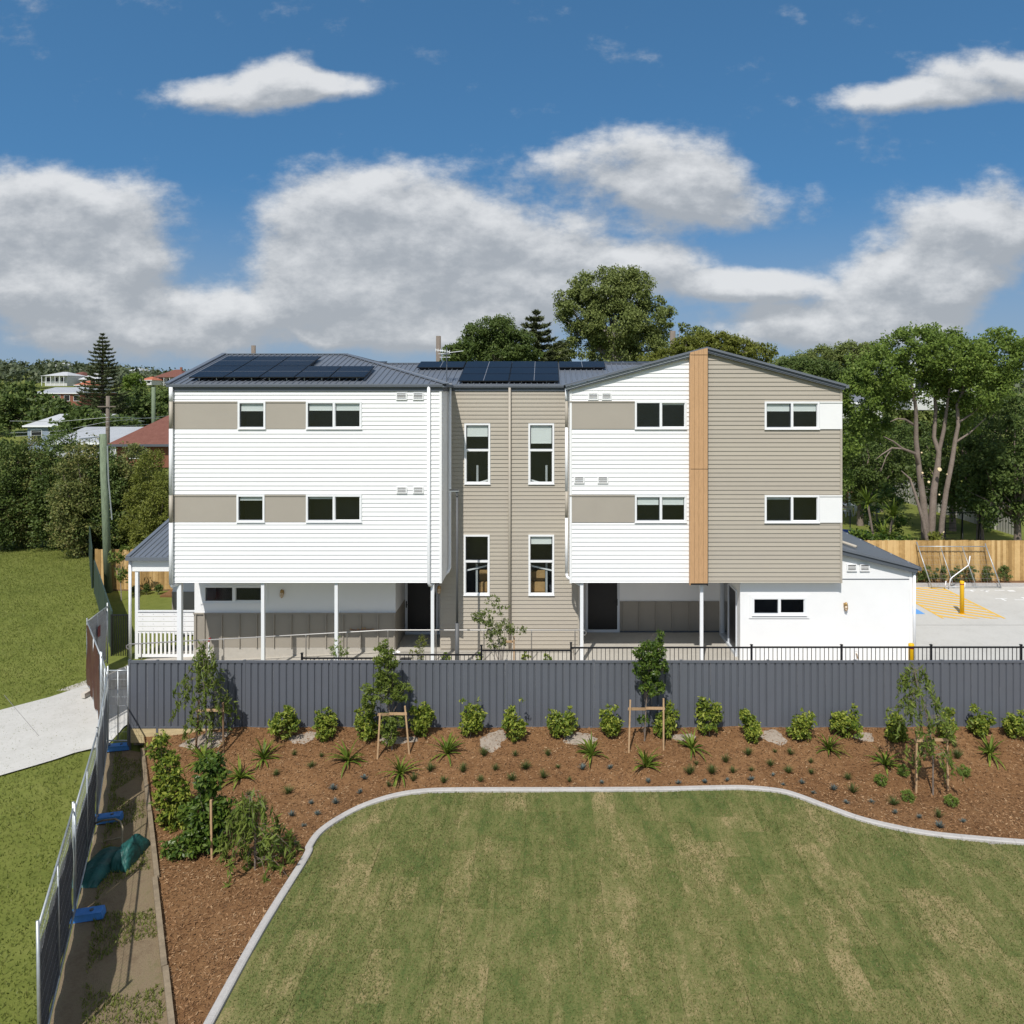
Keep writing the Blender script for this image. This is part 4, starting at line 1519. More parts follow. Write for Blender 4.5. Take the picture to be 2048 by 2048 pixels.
# mixer pipes on the dado wall, cable box at the ramp corner, door mat and rubbish
t3 = thing('wall_pipework', 'thin bent brown pipework with taps on the taupe dado wall above the handrail', 'pipework', (PX(724, YC), YC - .1, .5))
zz_ = PZ(1257.5, YC)
MB().tube([(PX(700, YC), YC - .06, zz_), (PX(716, YC), YC - .08, zz_ - .02), (PX(735, YC), YC - .08, zz_ + .01), (PX(749, YC), YC - .06, zz_ + .01)], .014, 6).build('pipe', mat('pipe_rust', (.13, .06, .04), .6), t3)
for xp in (703, 717, 726, 731, 747):
    MB().tube([(PX(xp, YC), YC - .07, zz_), (PX(xp, YC), YC - .07, zz_ + (.07 if xp in (726, 731) else .03))], .018, 6).build('tap', BRASS, t3)
tag(MB().box(PX(799, 25.6), PX(821, 25.6), 25.3, 25.9, -.168, -.15).build('door_mat', mat('mat_black', (.03, .028, .028), .95, .2, 30, .4, 80)), 'dark door mat lying on the ramp before the left entrance', 'door mat')
rb = MB()
for k in range(7):
    cx, cz = PX(790, 26.2) + R.uniform(-.13, .13), -.12 + R.uniform(0, .09)
    rb.add([(cx + R.uniform(-.1, .1), 26.2 + R.uniform(-.06, .06), cz + R.uniform(-.04, .06)) for _ in range(4)], [(0, 1, 2), (0, 2, 3), (1, 2, 3), (0, 1, 3)])
tag(rb.build('plastic_wrap', WHITE2), 'crumpled white plastic wrap lying by the left entrance', 'rubbish')
g1 = thing('capped_standpipe', 'white standpipe with a dark cap by the left end of the dado wall', 'standpipe', (PX(418, 26), 26, -.6))
MB().tube([(PX(418, 26), 26, -.6), (PX(418, 26), 26, .35)], .03, 8).build('pipe', WHITE2, g1)
MB().tube([(PX(418, 26), 26, .35), (PX(418, 26), 26, .42), (PX(421, 26), 26, .46)], .035, 8).build('cap', RED, g1)

# parking area: shared zone hatching, blue pad, bollards
zn = thing('hatched_zone', 'yellow painted hatching of a shared zone on the pale concrete by the rear fence', 'road marking', (16.5, 32, 0))
zx0, zx1, zy0, zy1 = 15.4, 17.78, 29.85, 34.6
MB().add([(zx0 - .05, zy0, .001), (zx0 + .05, zy0, .001), (zx0 + .05, zy1, .001), (zx0 - .05, zy1, .001)], [(0, 1, 2, 3)]).build('edge_line', YLINE, zn)
MB().add([(zx1 - .05, zy0, .001), (zx1 + .05, zy0, .001), (zx1 + .05, zy1, .001), (zx1 - .05, zy1, .001)], [(0, 1, 2, 3)]).build('edge_line', YLINE, zn)
MB().add([(zx0 + .051, zy1 - .1, .001), (zx1 - .051, zy1 - .1, .001), (zx1 - .051, zy1, .001), (zx0 + .051, zy1, .001)], [(0, 1, 2, 3)]).build('edge_line', YLINE, zn)


def clip_poly(poly, x0, x1, y0, y1):
    for ax_, lim, keep in ((0, x0, 1), (0, x1, -1), (1, y0, 1), (1, y1, -1)):
        out = []
        for i in range(len(poly)):
            p, q = poly[i], poly[(i + 1) % len(poly)]
            ip, iq = (p[ax_] - lim) * keep >= 0, (q[ax_] - lim) * keep >= 0
            if ip:
                out.append(p)
            if ip != iq:
                t = (lim - p[ax_]) / (q[ax_] - p[ax_])
                out.append((p[0] + (q[0] - p[0]) * t, p[1] + (q[1] - p[1]) * t))
        poly = out
        if len(poly) < 3:
            return None
    return poly


yy = zy0 - .2
while yy < zy1 + 2.0:
    po_ = clip_poly([(zx0, yy), (zx0, yy + .23), (zx1, yy + .23 - 1.7), (zx1, yy - 1.7)], zx0 + .051, zx1 - .051, zy0, zy1 - .101)
    if po_:
        MB().add([(a, b_, .001) for a, b_ in po_], [tuple(range(len(po_)))]).build('stripe', YLINE, zn)
    yy += .5
tag(MB().add([(12.6, 30.45, .001), (15.0, 30.45, .001), (15.0, 31.9, .001), (12.6, 31.9, .001)], [(0, 1, 2, 3)]).build('blue_pad', BLUEP), 'blue painted corner of an accessible parking pad beside the annex', 'road marking')
wm = MB()
for (a, c_, w_, h_) in ((18.55, 34.1, .5, .07), (18.75, 33.9, .12, .2), (19.2, 34.0, .4, .06), (19.35, 33.8, .1, .25), (19.85, 34.05, .45, .07), (20.4, 33.9, .3, .2), (19.1, 32.7, .5, .07), (19.3, 32.4, .1, .3), (19.8, 32.5, .4, .07), (20.3, 32.6, .1, .35), (20.7, 32.4, .4, .07)):
    wm.box(a, a + w_, c_, c_ + h_, .0005, .0012)
tag(wm.build('white_marking', WLINE), 'worn white painted marks on the concrete right of the yellow hatching', 'road marking')


def bollard(X, Y, z0, label):
    t_ = thing('bollard', label, 'bollard', (X, Y, z0), 'yellow bollards')
    MB().lathe([(.08, 0), (.08, 1.18), (.082, 1.19), (.082, 1.28), (.07, 1.295), (.02, 1.30)], (0, 0, 0), 18).build('post', YELLOW, t_, True, True)
    MB().lathe([(.083, 1.155), (.083, 1.19)], (0, 0, 0), 18).build('band', RED, t_, True, True)
    MB().lathe([(.14, 0), (.14, .012)], (0, 0, 0), 18).build('base_plate', YELLOW, t_, True, True)


bollard(PX(1924, 30.5), 30.5, 0, 'yellow steel bollard with red band standing on the yellow hatching')
bollard(PX(1822.5, 22.9), 22.9, 0, 'yellow bollard top showing between the black railing pickets near the annex corner')


# paling fences behind
def paling_fence(x0, x1, Y, z0, label, h=1.86):
    t_ = thing('paling_fence', label, 'fence', ((x0 + x1) / 2, Y, z0))
    me = MB().box(0, .142, -.012, .004, 0, h).mesh('paling'); me.materials.append(PALE)
    X = x0
    k = 0
    while X < x1:
        o = bpy.data.objects.new('paling', me); C.objects.link(o); o.parent = t_
        o.location = Vector((X, Y - (.016 if k % 2 else 0), z0 + .06 + R.uniform(-.012, .012))) - t_.location
        X += .133
        k += 1
    for z in (.35, 1.5):
        MB().box(x0, x1, Y + .012, Y + .06, z0 + z, z0 + z + .09).build('rail', PALE, t_)
    MB().box(x0, x1, Y - .03, Y + .02, z0 - .1, z0 + .06).build('plinth', STAKED, t_)


paling_fence(PX(1688, 35.5), 27.0, 35.5, .03, 'tall new timber paling fence behind the concrete parking area')
paling_fence(PX(190, 35.6), PX(345, 35.6) + .6, 35.6, -.40, 'tall timber paling fence seen behind the left porch and wooden pole')
# kerb and garden edge at the rear fence
struct(MB().box(11.9, 40, 34.76, 34.92, -.3, .13).build('rear_kerb', KERBM))
struct(MB().box(11.9, 40, 34.92, 35.45, -.3, .06).build('rear_bed', MULCH))
struct(MB().box(-17.3, -11.9, 34.5, 35.5, -.6, -.33).build('rear_bed', MULCH))

# loose fence panel leaning on the rear fence and a bent grab rail
xa, xb = PX(1844, 34.9), PX(1844, 34.9) + 3.1
lf = thing('leaning_panel', 'galvanised mesh fence panel leaning against the rear paling fence', 'fence panel', (xa + 1, 34.8, .0))
def Q(u, v):
    return (xa + u + .22 * (1 - v), 34.45 + .85 * v, .02 + 1.78 * v)
b = MB()
b.tube([Q(0, 0), Q(-.02, 1.06)], .025, 8).tube([Q(0, .95), Q(3.1, .95)], .022, 8).tube([Q(0, .02), Q(3.1, .02)], .022, 8).tube([Q(1, .0), Q(1, .95)], .018, 6).tube([Q(2, .0), Q(2, .95)], .018, 6).tube([Q(3.1, .0), Q(3.1, 1.02)], .025, 8)
b.build('frame', GALV, lf, True)
b = MB()
for k in range(1, 9):
    b.tube([Q(0, .95 * k / 9), Q(3.1, .95 * k / 9)], .003, 3, False)
for k in range(1, 24):
    b.tube([Q(3.1 * k / 24, 0), Q(3.1 * k / 24, .95)], .003, 3, False)
b.build('wire_mesh', GALV, lf)
gr = thing('grab_rail', 'bent pale tube rail standing before the leaning mesh panel', 'rail', (PX(1898, 34.3), 34.3, 0))
ZP = lambda x, y, Y=34.3: (PX(x, Y), Y, PZ(y, Y))
MB().tube([ZP(1897.5, 1176), ZP(1901, 1158), ZP(1905, 1154), ZP(1936, 1131), ZP(1938, 1126), ZP(1940, 1112)], .024, 8).build('tube', WHITE2, gr, True)
MB().tube([ZP(1890, 1175), ZP(1892, 1162)], .022, 8).build('stub', WHITE2, gr, True)
MB().tube([ZP(1929, 1177), ZP(1930, 1165)], .022, 8).build('stub', WHITE2, gr, True)

# ---- left boundary: dark fence, black gate, temporary fence
def line_fence(P0, P1, z0a, z0b, h, label, name, m_, cat='fence'):
    t_ = thing(name, label, cat, (P0[0], P0[1], z0a))
    a, c = Vector((*P0, z0a)), Vector((*P1, z0b))
    n = max(2, int((c - a).length / 2.4))
    d_ = (c - a).normalized()
    nr = Vector((-d_.y, d_.x, 0)).normalized()
    for i in range(n + 1):
        p = a.lerp(c, i / n)
        MB().tube([p, p + Vector((0, 0, h + .05))], .03, 6).build('post', m_, t_)
    for i in range(n):
        p, q = a.lerp(c, i / n), a.lerp(c, (i + 1) / n)
        k = 12
        vv = []
        for j in range(k + 1):
            u = p.lerp(q, j / k) + nr * (.015 if j % 2 else -.015)
            vv += [u, u + Vector((0, 0, h))]
        MB().add(vv, [(2 * j, 2 * j + 2, 2 * j + 3, 2 * j + 1) for j in range(k)]).build('fence_sheet', m_, t_)
        MB().beam(p + Vector((0, 0, h)), q + Vector((0, 0, h)), .05, .05).build('top_rail', m_, t_)
    return t_


DKGREEN = mat('dark_green_steel', (.035, .055, .045), .5, .1)
line_fence((PX(189, 35), 35.0), (PX(224, 27.6), 27.6), -.4, -.62, 1.5, 'dark green steel boundary fence running towards the camera past the wooden pole', 'boundary_fence', DKGREEN)
line_fence((PX(176, 47), 47.0), (PX(184, 36), 36.0), -.4, -.4, 1.8, 'dark green steel fence receding along the left lawn beyond the paling fence', 'boundary_fence', DKGREEN)
gt = thing('side_gate', 'black metal picket gate beside the white porch column', 'gate', (PX(240, 27.5), 27.5, -.66))
ga, gb = PX(223, 27.5), PX(256, 27.5)
gz0, gz1 = PZ(1316, 27.5), PZ(1229, 27.5)
for z in (gz0, gz1 - .04):
    MB().box(ga, gb, 27.48, 27.52, z, z + .04).build('rail', BLACK, gt)
for k in range(8):
    X = ga + (gb - ga) * k / 7
    w_ = .022 if k in (0, 7) else .009
    MB().box(X - w_, X + w_, 27.5 - w_, 27.5 + w_, gz0 + .0, gz1).build('picket' if 0 < k < 7 else 'post', BLACK, gt)

MESHM = mat('mesh_wire', (.45, .47, .48), .5, .05, metal=.5)
CLOTHG = mat('grey_shadecloth', (.30, .31, .33), .9, .12, 3)
CLOTHB = mat('charcoal_shadecloth', (.055, .055, .065), .9, .15, 3)
CLOTHR = multi_mat('red_banner', [(.055, .018, .014), (.085, .04, .024), (.08, .062, .036)], .8, (1.2,), 0)
BLUEF = mat('blue_block', (.05, .19, .50), .55, .15, 6, .2, 30)


def temp_panel(A, B, label, cloth=None, dense=True, h=2.05, lean=(0, 0), za=None, zb=None):
    za = gzf(*A) + .06 if za is None else za
    zb = gzf(*B) + .06 if zb is None else zb
    t_ = thing('temporary_fence_panel', label, 'fence panel', (A[0], A[1], za), 'temporary site fence panels')
    a, c = Vector((*A, za)), Vector((*B, zb))
    u = Vector((lean[0], lean[1], h))
    f = MB()
    f.tube([a, a + u * 1.03], .024, 8).tube([c, c + u * 1.03], .024, 8).tube([a + u * .97, c + u * .97], .02, 8).tube([a + u * .06, c + u * .06], .02, 8)
    f.tube([(a + c) / 2 + u * .06, (a + c) / 2 + u * .97], .016, 6)
    f.build('frame', GALV, t_, True)
    w = MB()
    L = (c - a).length
    nh, nv = (8, int(L / .10)) if dense else (8, 8)
    for k in range(1, nh):
        s = .06 + .91 * k / nh
        w.tube([a + u * s, c + u * s], .0035, 3, False)
    for k in range(1, nv):
        p = a.lerp(c, k / nv)
        w.tube([p + u * .06, p + u * .97], .0025, 3, False)
    w.build('wire_mesh', MESHM, t_)
    if cloth:
        m_, s0, s1 = cloth
        d_ = (c - a).normalized()
        nr = Vector((-d_.y, d_.x, 0)).normalized()
        vv, fs = [], []
        nx_, nz_ = 16, 8
        for i in range(nx_ + 1):
            for j in range(nz_ + 1):
                s = s0 + (s1 - s0) * j / nz_
                p = a.lerp(c, .02 + .96 * i / nx_) + u * s
                vv.append(p - nr * (.02 + .02 * math.sin(i * 1.3 + j * .9)))
        for i in range(nx_):
            for j in range(nz_):
                q = i * (nz_ + 1) + j
                fs.append((q, q + nz_ + 1, q + nz_ + 2, q + 1))
        MB().add(vv, fs).build('shade_cloth', m_, t_, True)
    return t_


TA, TB, TC, TD, TE, TFn = (-15.15, 26.6), (-14.9, 25.0), (-11.95, 21.0), (-10.2, 17.5), (-8.75, 14.3), (-7.3, 11.1)
p = temp_panel(TA, TB, 'temporary fence panel hung with pale grey cloth beside the wooden pole', (CLOTHG, .08, .95))
rd = MB()
for (u0, u1, v0, v1) in ((.42, .56, .62, .80), (.66, .92, .50, .54), (.66, .92, .44, .48), (.70, .9, .38, .42)):
    A_, B_ = Vector((*TA, gzf(*TA))), Vector((*TB, gzf(*TB)))
    q = lambda u, v: A_.lerp(B_, u) + Vector((.045, 0, 2.05 * v))
    rd.add([q(u0, v0), q(u1, v0), q(u1, v1), q(u0, v1)], [(0, 1, 2, 3)])
rd.build('printed_mark', mat('dark_red_print', (.13, .02, .025), .8), p)
p = temp_panel(TB, (-12.75, 22.05), 'temporary fence panel hung with a dark red banner along the left lawn', (CLOTHR, .04, .96))
A_, B_ = Vector((*TB, gzf(*TB))), Vector((-12.75, 22.05, gzf(-12.75, 22.05)))
temp_panel((-12.7, 22.0), TC, 'bare narrow mesh panel between the red banner and the gate', None)
off = Vector((.06, .045, 0))
sg = thing('site_sign', 'small red and white site sign tied to the red banner fence', 'sign', (-13.6, 23.3, 0))
q = lambda u, v: A_.lerp(B_, u) + off + Vector((0, 0, 2.05 * v))
MB().add([q(.45, .42), q(.95, .42), q(.95, .78), q(.45, .78)], [(0, 1, 2, 3)]).build('sign_board', WHITE2, sg)
off = off * 1.15
MB().add([q(.45, .66), q(.95, .66), q(.95, .78), q(.45, .78)], [(0, 1, 2, 3)]).build('red_header', mat('sign_red', (.42, .03, .04), .5), sg)
MB().add([q(.45, .42), q(.80, .42), q(.80, .52), q(.45, .52)], [(0, 1, 2, 3)]).build('red_footer', bpy.data.materials['sign_red'], sg)
temp_panel(TC, (PX(257, 21.02), 21.0), 'open mesh gate panel between the temporary fence and the end of the charcoal fence', None, True, 2.1, za=-.86, zb=-.86)
temp_panel(TC, TD, 'temporary mesh fence panel lined with pale grey cloth beside the soil strip', (CLOTHG, .03, .80), za=-.92, zb=-.96)
temp_panel(TD, TE, 'temporary mesh fence panel with charcoal cloth folded over its lower half', (CLOTHB, .02, .72), za=-.96, zb=-.98)
pn = temp_panel(TE, TFn, 'nearest temporary fence panel hung with a charcoal banner carrying a pale zero', (CLOTHB, .05, .78), lean=(-.06, .05), za=-.98, zb=-1.0)
# pale "0" on the nearest banner
A_, B_ = Vector((*TE, -.98)), Vector((*TFn, -1.0))
d_ = (B_ - A_).normalized(); nr = Vector((d_.y, -d_.x, 0)).normalized()
if nr.x > 0:
    nr = -nr
ring_o, ring_i = [], []
for k in range(24):
    a = 2 * math.pi * k / 24
    for lst, ru, rz in ((ring_o, .22, .36), (ring_i, .10, .22)):
        lst.append(A_ + d_ * (.62 + ru * math.cos(a)) + Vector((0, 0, .85 + rz * math.sin(a))) + nr * .07)
MB().add(ring_o + ring_i, [(k, (k + 1) % 24, 24 + (k + 1) % 24, 24 + k) for k in range(24)]).build('printed_zero', WHITE2, pn)
for (P_, rz, lb) in (((TC[0] + .25, TC[1] + .02, -.98), .2, 'blue plastic fence foot block at the end of the charcoal fence'), ((TD[0] + .2, TD[1] + .05, -1.0), .25, 'scuffed blue plastic fence foot block beside the soil strip'), ((TE[0] + .2, TE[1], -1.0), .25, 'blue plastic fence foot block at the near fence panel joint')):
    t_ = thing('fence_foot', lb, 'fence foot', P_, 'blue fence feet')
    t_.rotation_euler = (0, 0, rz)
    MB().prism([(-.32, 0), (.32, 0), (.29, .13), (-.29, .13)], 'y', -.11, .11).build('block', BLUEF, t_, False, True)
    MB().lathe([(.035, .13), (.035, .15)], (.1, 0, 0), 8).build('socket', TRIM, t_, False, True)
    MB().lathe([(.035, .13), (.035, .15)], (-.2, 0, 0), 8).build('socket', TRIM, t_, False, True)
# timber offcut on the left lawn
tag(MB().beam((PX(166, 23.8), 23.8, -.62), (PX(190, 24.3), 24.3, -.6), .12, .14).build('timber_block', mat('pale_block', (.5, .46, .40), .9, .15, 5)), 'pale timber block lying on the lawn left of the red banner', 'block')

# tube trolley and green tarpaulin bag at the bottom left
tx, ty = PX(226, 16.9), 16.9
tr_ = thing('tube_trolley', 'old bent tube trolley frame beside the green tarpaulin', 'trolley', (tx, ty, -1.0))
Tq = lambda x, y, Y: (PX(x, Y), Y, PZ(y, Y))
OLDT = mat('old_tube', (.24, .20, .13), .7, .3, 8)
MB().tube([Tq(188, 1648, 17.1), Tq(205, 1641, 17.0), Tq(230, 1638, 16.9), Tq(240, 1643, 16.8), Tq(245, 1655, 16.7), Tq(244, 1690, 16.55), Tq(241, 1745, 16.4)], .022, 8).build('handle_tube', OLDT, tr_, True)
MB().tube([Tq(188, 1688, 16.9), Tq(242, 1675, 16.6)], .02, 8).build('cross_tube', OLDT, tr_, True)
MB().tube([Tq(187, 1648, 17.1), Tq(187, 1750, 16.8)], .022, 8).build('side_tube', OLDT, tr_, True)
TARP = mat('green_tarp', (.015, .085, .075), .5, .35, 5, .5, 14)
def bag(x0, x1, y0, y1, zt_, seed, label):
    rr_ = random.Random(seed)
    nx_, ny_ = 26, 20
    vv, fs = [], []
    for i in range(nx_ + 1):
        for j in range(ny_ + 1):
            u, v = i / nx_, j / ny_
            e = (1 - abs(2 * u - 1) ** 3) * (1 - abs(2 * v - 1) ** 3)
            vv.append((x0 + (x1 - x0) * u + rr_.uniform(-.012, .012), y0 + (y1 - y0) * v + rr_.uniform(-.012, .012), -1.02 + (zt_ + 1.02) * e ** .5 * (.82 + .10 * math.sin(9 * u + 4 * v) + .07 * math.sin(17 * v - 6 * u) + .05 * rr_.random())))
    for i in range(nx_):
        for j in range(ny_):
            q = i * (ny_ + 1) + j
            fs.append((q, q + ny_ + 1, q + ny_ + 2, q + 1))
    return tag(MB().add(vv, fs).build('tarpaulin_bag', TARP, None, True), label, 'tarpaulin')
bag(PX(250, 16.4), PX(290, 16.4), 15.7, 16.7, -.62, 3, 'bulging dark green tarpaulin bag right of the trolley frame')
bag(PX(190, 16.2), PX(248, 16.2), 15.2, 16.5, -.84, 4, 'flat dark green tarpaulin heap under the trolley frame')

# ---- poles and wires
def pole(x, y0, y1, Y, r, m_, label, z0=None, xb=None, arm=None):
    X1 = PX(x, Y); X0 = PX(xb if xb else x, Y)
    z0 = PZ(y0, Y) if z0 is None else z0
    t_ = thing('utility_pole', label, 'utility pole', (X0, Y, z0))
    MB().tube([(X0, Y, z0), ((X0 + X1) / 2, Y, (z0 + PZ(y1, Y)) / 2), (X1, Y, PZ(y1, Y))], [r * 1.12, r * 1.03, r], 12).build('shaft', m_, t_, True)
    if arm:
        for az_ in arm:
            zz2 = PZ(az_, Y)
            MB().box(X1 - 12 * Y / F * 1.5, X1 + 12 * Y / F * 1.5, Y - r - .1, Y - r, zz2 - .06, zz2 + .06).build('cross_arm', m_, t_)
    return t_


pg = pole(205.5, 1185, 868, 35.3, .155, POLEG, 'thick mossy green timber pole standing by the paling fence', -.45, 217)
MB().tube([(PX(215, 35.1), 35.1, PZ(892, 35)), (PX(217, 35.1), 35.1, PZ(960, 35)), (PX(224, 35.1), 35.1, PZ(1040, 35))], .03, 6).build('conduit', GALV, pg)
MB().tube([(PX(200, 35.2), 35.2, PZ(874, 35)), (PX(181, 35), 34.2, PZ(878, 34.2))], .03, 6).build('bracket_arm', GALV, pg)
pole(216, 900, 792, 85, .2, POLEB, 'pale utility pole with one cross arm beyond the mossy pole', 0, 215, (813,))
pole(307, 860, 774, 120, .28, POLEG, 'green tinted utility pole behind the red tiled roof', 0, 307)
pole(507, 760, 691, 60, .17, POLEB, 'brown pole top showing above the left roof ridge', 0)
pole(877, 760, 672, 62, .2, POLEB, 'brown pole rising behind the centre roof beside the aerial', 0)
pole(1345.5, 760, 662, 66, .24, POLEB, 'pale grey pole trunk right of the big gum tree', 0)
for k, (ya, yb) in enumerate(((866, 831), (873, 846), (842, 838))):
    w = MB().tube([(PX(20, 84), 84, PZ(ya, 84)), (PX(120, 84), 84, PZ(ya - 4 if k < 2 else ya + 1, 84)), (PX(216, 84.6), 84.6, PZ((ya + yb) / 2 - 5, 84)), (PX(345, 92), 92, PZ(yb, 92))], .02, 4)
    tag(w.build('power_line', GALV), ['lower power line crossing the rooftops at the left', 'lowest thick power line crossing the rooftops at the left', 'upper thin power line crossing before the tall pine'][k], 'power line', 'power lines')

# ------------------------------------------------------------------ vegetation
def nth(n):
    small = ['', 'first', 'second', 'third', 'fourth', 'fifth', 'sixth', 'seventh', 'eighth', 'ninth', 'tenth', 'eleventh', 'twelfth', 'thirteenth', 'fourteenth', 'fifteenth', 'sixteenth', 'seventeenth', 'eighteenth', 'nineteenth']
    if n < 20:
        return small[n]
    t, u = divmod(n, 10)
    return ['', '', 'twentieth', 'thirtieth', 'fortieth'][t] if u == 0 else ['', '', 'twenty', 'thirty', 'forty'][t] + ' ' + small[u]


def quads_mesh(name, V4):
    """V4: (N,4,3) quads"""
    n = len(V4)
    me = bpy.data.meshes.new(name)
    me.vertices.add(4 * n)
    me.vertices.foreach_set('co', V4.reshape(-1).astype(np.float32))
    me.loops.add(4 * n)
    me.loops.foreach_set('vertex_index', np.arange(4 * n, dtype=np.int32))
    me.polygons.add(n)
    me.polygons.foreach_set('loop_start', np.arange(0, 4 * n, 4, dtype=np.int32))
    me.update(calc_edges=True)
    return me


def unit(a):
    return a / np.maximum(np.linalg.norm(a, axis=1, keepdims=True), 1e-9)


def leaf_quads(P, L, W, rng, droop=0., out=None, outw=0., face=1.3):
    n = len(P)
    u = rng.normal(size=(n, 3))
    u[:, 2] -= droop
    if out is not None:
        u += out * outw
    u = unit(u)
    v = unit(np.cross(u, rng.normal(size=(n, 3)) + np.array([-.2, -.75, .95]) * face))
    s = rng.uniform(.65, 1.25, (n, 1))
    l, w = u * L * s / 2, v * W * s / 2
    return np.stack([P - l, P + w - l * .1, P + l, P - w - l * .1], 1)


def clump_points(ells, ncl, nper, cr, rng, shell=.55, flat=.8):
    """leaf positions in clumps spread through ellipsoids"""
    vol = np.array([e[3] * e[4] * e[5] for e in ells]); vol = vol / vol.sum()
    idx = rng.choice(len(ells), ncl, p=vol)
    E = np.array(ells)[idx]
    d = unit(rng.normal(size=(ncl, 3)))
    r = shell + (1 - shell) * rng.random((ncl, 1)) ** .7
    c = E[:, :3] + d * r * E[:, 3:]
    k = np.maximum(2, (nper * rng.uniform(.5, 1.5, ncl)).astype(int))
    rep = np.repeat(np.arange(ncl), k)
    cs_ = cr * rng.uniform(.6, 1.4, (ncl, 1))
    g = unit(rng.normal(size=(len(rep), 3))) * rng.random((len(rep), 1)) ** .5
    g[:, 2] *= flat
    return c[rep] + g * cs_[rep], c, d[rep]


def limbs(b, base, mid, ends, r0, rng, n=6, sag=.0):
    for e in ends:
        e = Vector(e)
        m_ = Vector(base).lerp(e, .5) + Vector((rng.uniform(-.1, .1), rng.uniform(-.1, .1), rng.uniform(.0, .12))) * (e - Vector(base)).length
        b.tube([base, m_, e], [r0, r0 * .55, r0 * .15], n, False)


LF = {
    'gum': leaf_mat('gum_leaf', [(.082, .108, .030), (.155, .19, .052), (.265, .30, .09)], .3, .25),
    'dark': leaf_mat('dark_leaf', [(.038, .066, .016), (.085, .125, .030), (.16, .205, .052)], .3, .3),
    'bush': leaf_mat('hedge_leaf', [(0.047, 0.070, 0.019), (0.108, 0.132, 0.035), (0.196, 0.209, 0.062), (0.324, 0.243, 0.108)], .3, .3),
    'lime': leaf_mat('lime_leaf', [(.075, .095, .014), (.155, .175, .030), (.26, .27, .06)], .35, .4),
    'pine': leaf_mat('pine_leaf', [(0.034, 0.047, 0.019), (0.068, 0.083, 0.031), (0.111, 0.120, 0.052)], .2, .2),
    'lilly': leaf_mat('shrub_leaf', [(.035, .065, .010), (.095, .145, .018), (.23, .27, .035), (.46, .45, .10)], .3, 2.),
    'glossy': leaf_mat('glossy_leaf', [(.018, .042, .008), (.045, .085, .014), (.105, .16, .026), (.19, .24, .04)], .3, 2., .35),
    'willow': leaf_mat('weeping_leaf', [(.055, .095, .014), (.125, .170, .030), (.24, .28, .06)], .35, 2.),
    'strap': leaf_mat('strap_leaf', [(.055, .095, .012), (.13, .19, .025), (.27, .31, .05)], .3, 2.),
    'tuft': leaf_mat('tuft_leaf', [(.04, .068, .014), (.085, .12, .034), (.16, .18, .06)], .3, 3.),
    'blue': leaf_mat('blue_leaf', [(.06, .085, .075), (.12, .155, .145), (.22, .26, .245)], .15, 3.),
    'mid': leaf_mat('mid_leaf', [(.062, .10, .018), (.130, .195, .034), (.235, .30, .06)], .35, .4),
    'far': leaf_mat('far_leaf', [(0.041, 0.055, 0.031), (0.074, 0.094, 0.046), (0.120, 0.138, 0.070)], .1, .05),
    'sap': leaf_mat('sapling_leaf', [(.055, .085, .018), (.12, .155, .04), (.21, .23, .08)], .35, 2.),
}


def tree(name, label, base, ells, ncl, nper, cr, L, W, lm, r0, seed, bark=BARK, droop=.3, nlimb=16, cat='tree', group=None, fork=None, trunk=None):
    rng = np.random.default_rng(seed)
    t_ = thing(name, label, cat, base, group)
    P_, cc, dd_ = clump_points(ells, ncl, nper, cr, rng)
    me = quads_mesh('crown', leaf_quads(P_, L, W, rng, droop, dd_, .5))
    obj('crown', me, LF[lm], t_, False, True).location = (0, 0, 0)
    b = MB()
    ez = np.average([e[2] for e in ells], weights=[e[3] * e[5] for e in ells])
    ex = np.average([e[0] for e in ells], weights=[e[3] * e[5] for e in ells])
    ey = np.average([e[1] for e in ells], weights=[e[3] * e[5] for e in ells])
    fk = fork or (ex * .4, ey * .4, ez * .45)
    if trunk:
        trunk(b)
    else:
        b.tube([(0, 0, -.2), (fk[0] * .35, fk[1] * .35, fk[2] * .5), fk, (ex, ey, ez)], [r0 * 1.25, r0 * .95, r0 * .8, r0 * .35], 9, False)
    pick = rng.choice(len(cc), min(nlimb, len(cc)), replace=False)
    limbs(b, fk, None, [cc[i] for i in pick], r0 * .42, rng)
    b.build('trunk', bark, t_, True, True)
    return t_


# --- hedge of dense trees at the left behind the lawn
rr = random.Random(5)
HL = [(120, 45.5, 7.3, 'dark', 'dense dark bushy tree at the far left edge behind the lawn'), (168, 43.6, 6.7, 'bush', 'dense dark bushy tree with rusty tips left of the mossy pole'),
      (222, 44, 6.1, 'dark', 'dense dark bushy tree directly behind the mossy pole'), (268, 44.5, 6.4, 'bush', 'dense dark bushy tree below the red tiled roof'),
      (62, 46, 6.6, 'bush', 'dense dark bushy tree beyond the left end of the lawn'), (5, 45, 7.6, 'dark', 'outermost dense bushy tree on the left')]
for i, (xp, Y, h, lm, lb) in enumerate(HL):
    X = PX(xp, Y)
    ells = [(0, 0, h * .5, 1.5, 1.5, h * .48), (-.7, .3, h * .38, 1.2, 1.2, h * .36), (.7, -.3, h * .36, 1.2, 1.2, h * .35), (0, -.8, h * .27, 1.4, 1.0, h * .27)]
    tree('bushy_tree', lb, (X, Y, -.4), ells, 330, 62, .45, .15, .085, lm, .14, 100 + i, group='hedge of bushy trees behind the left lawn')
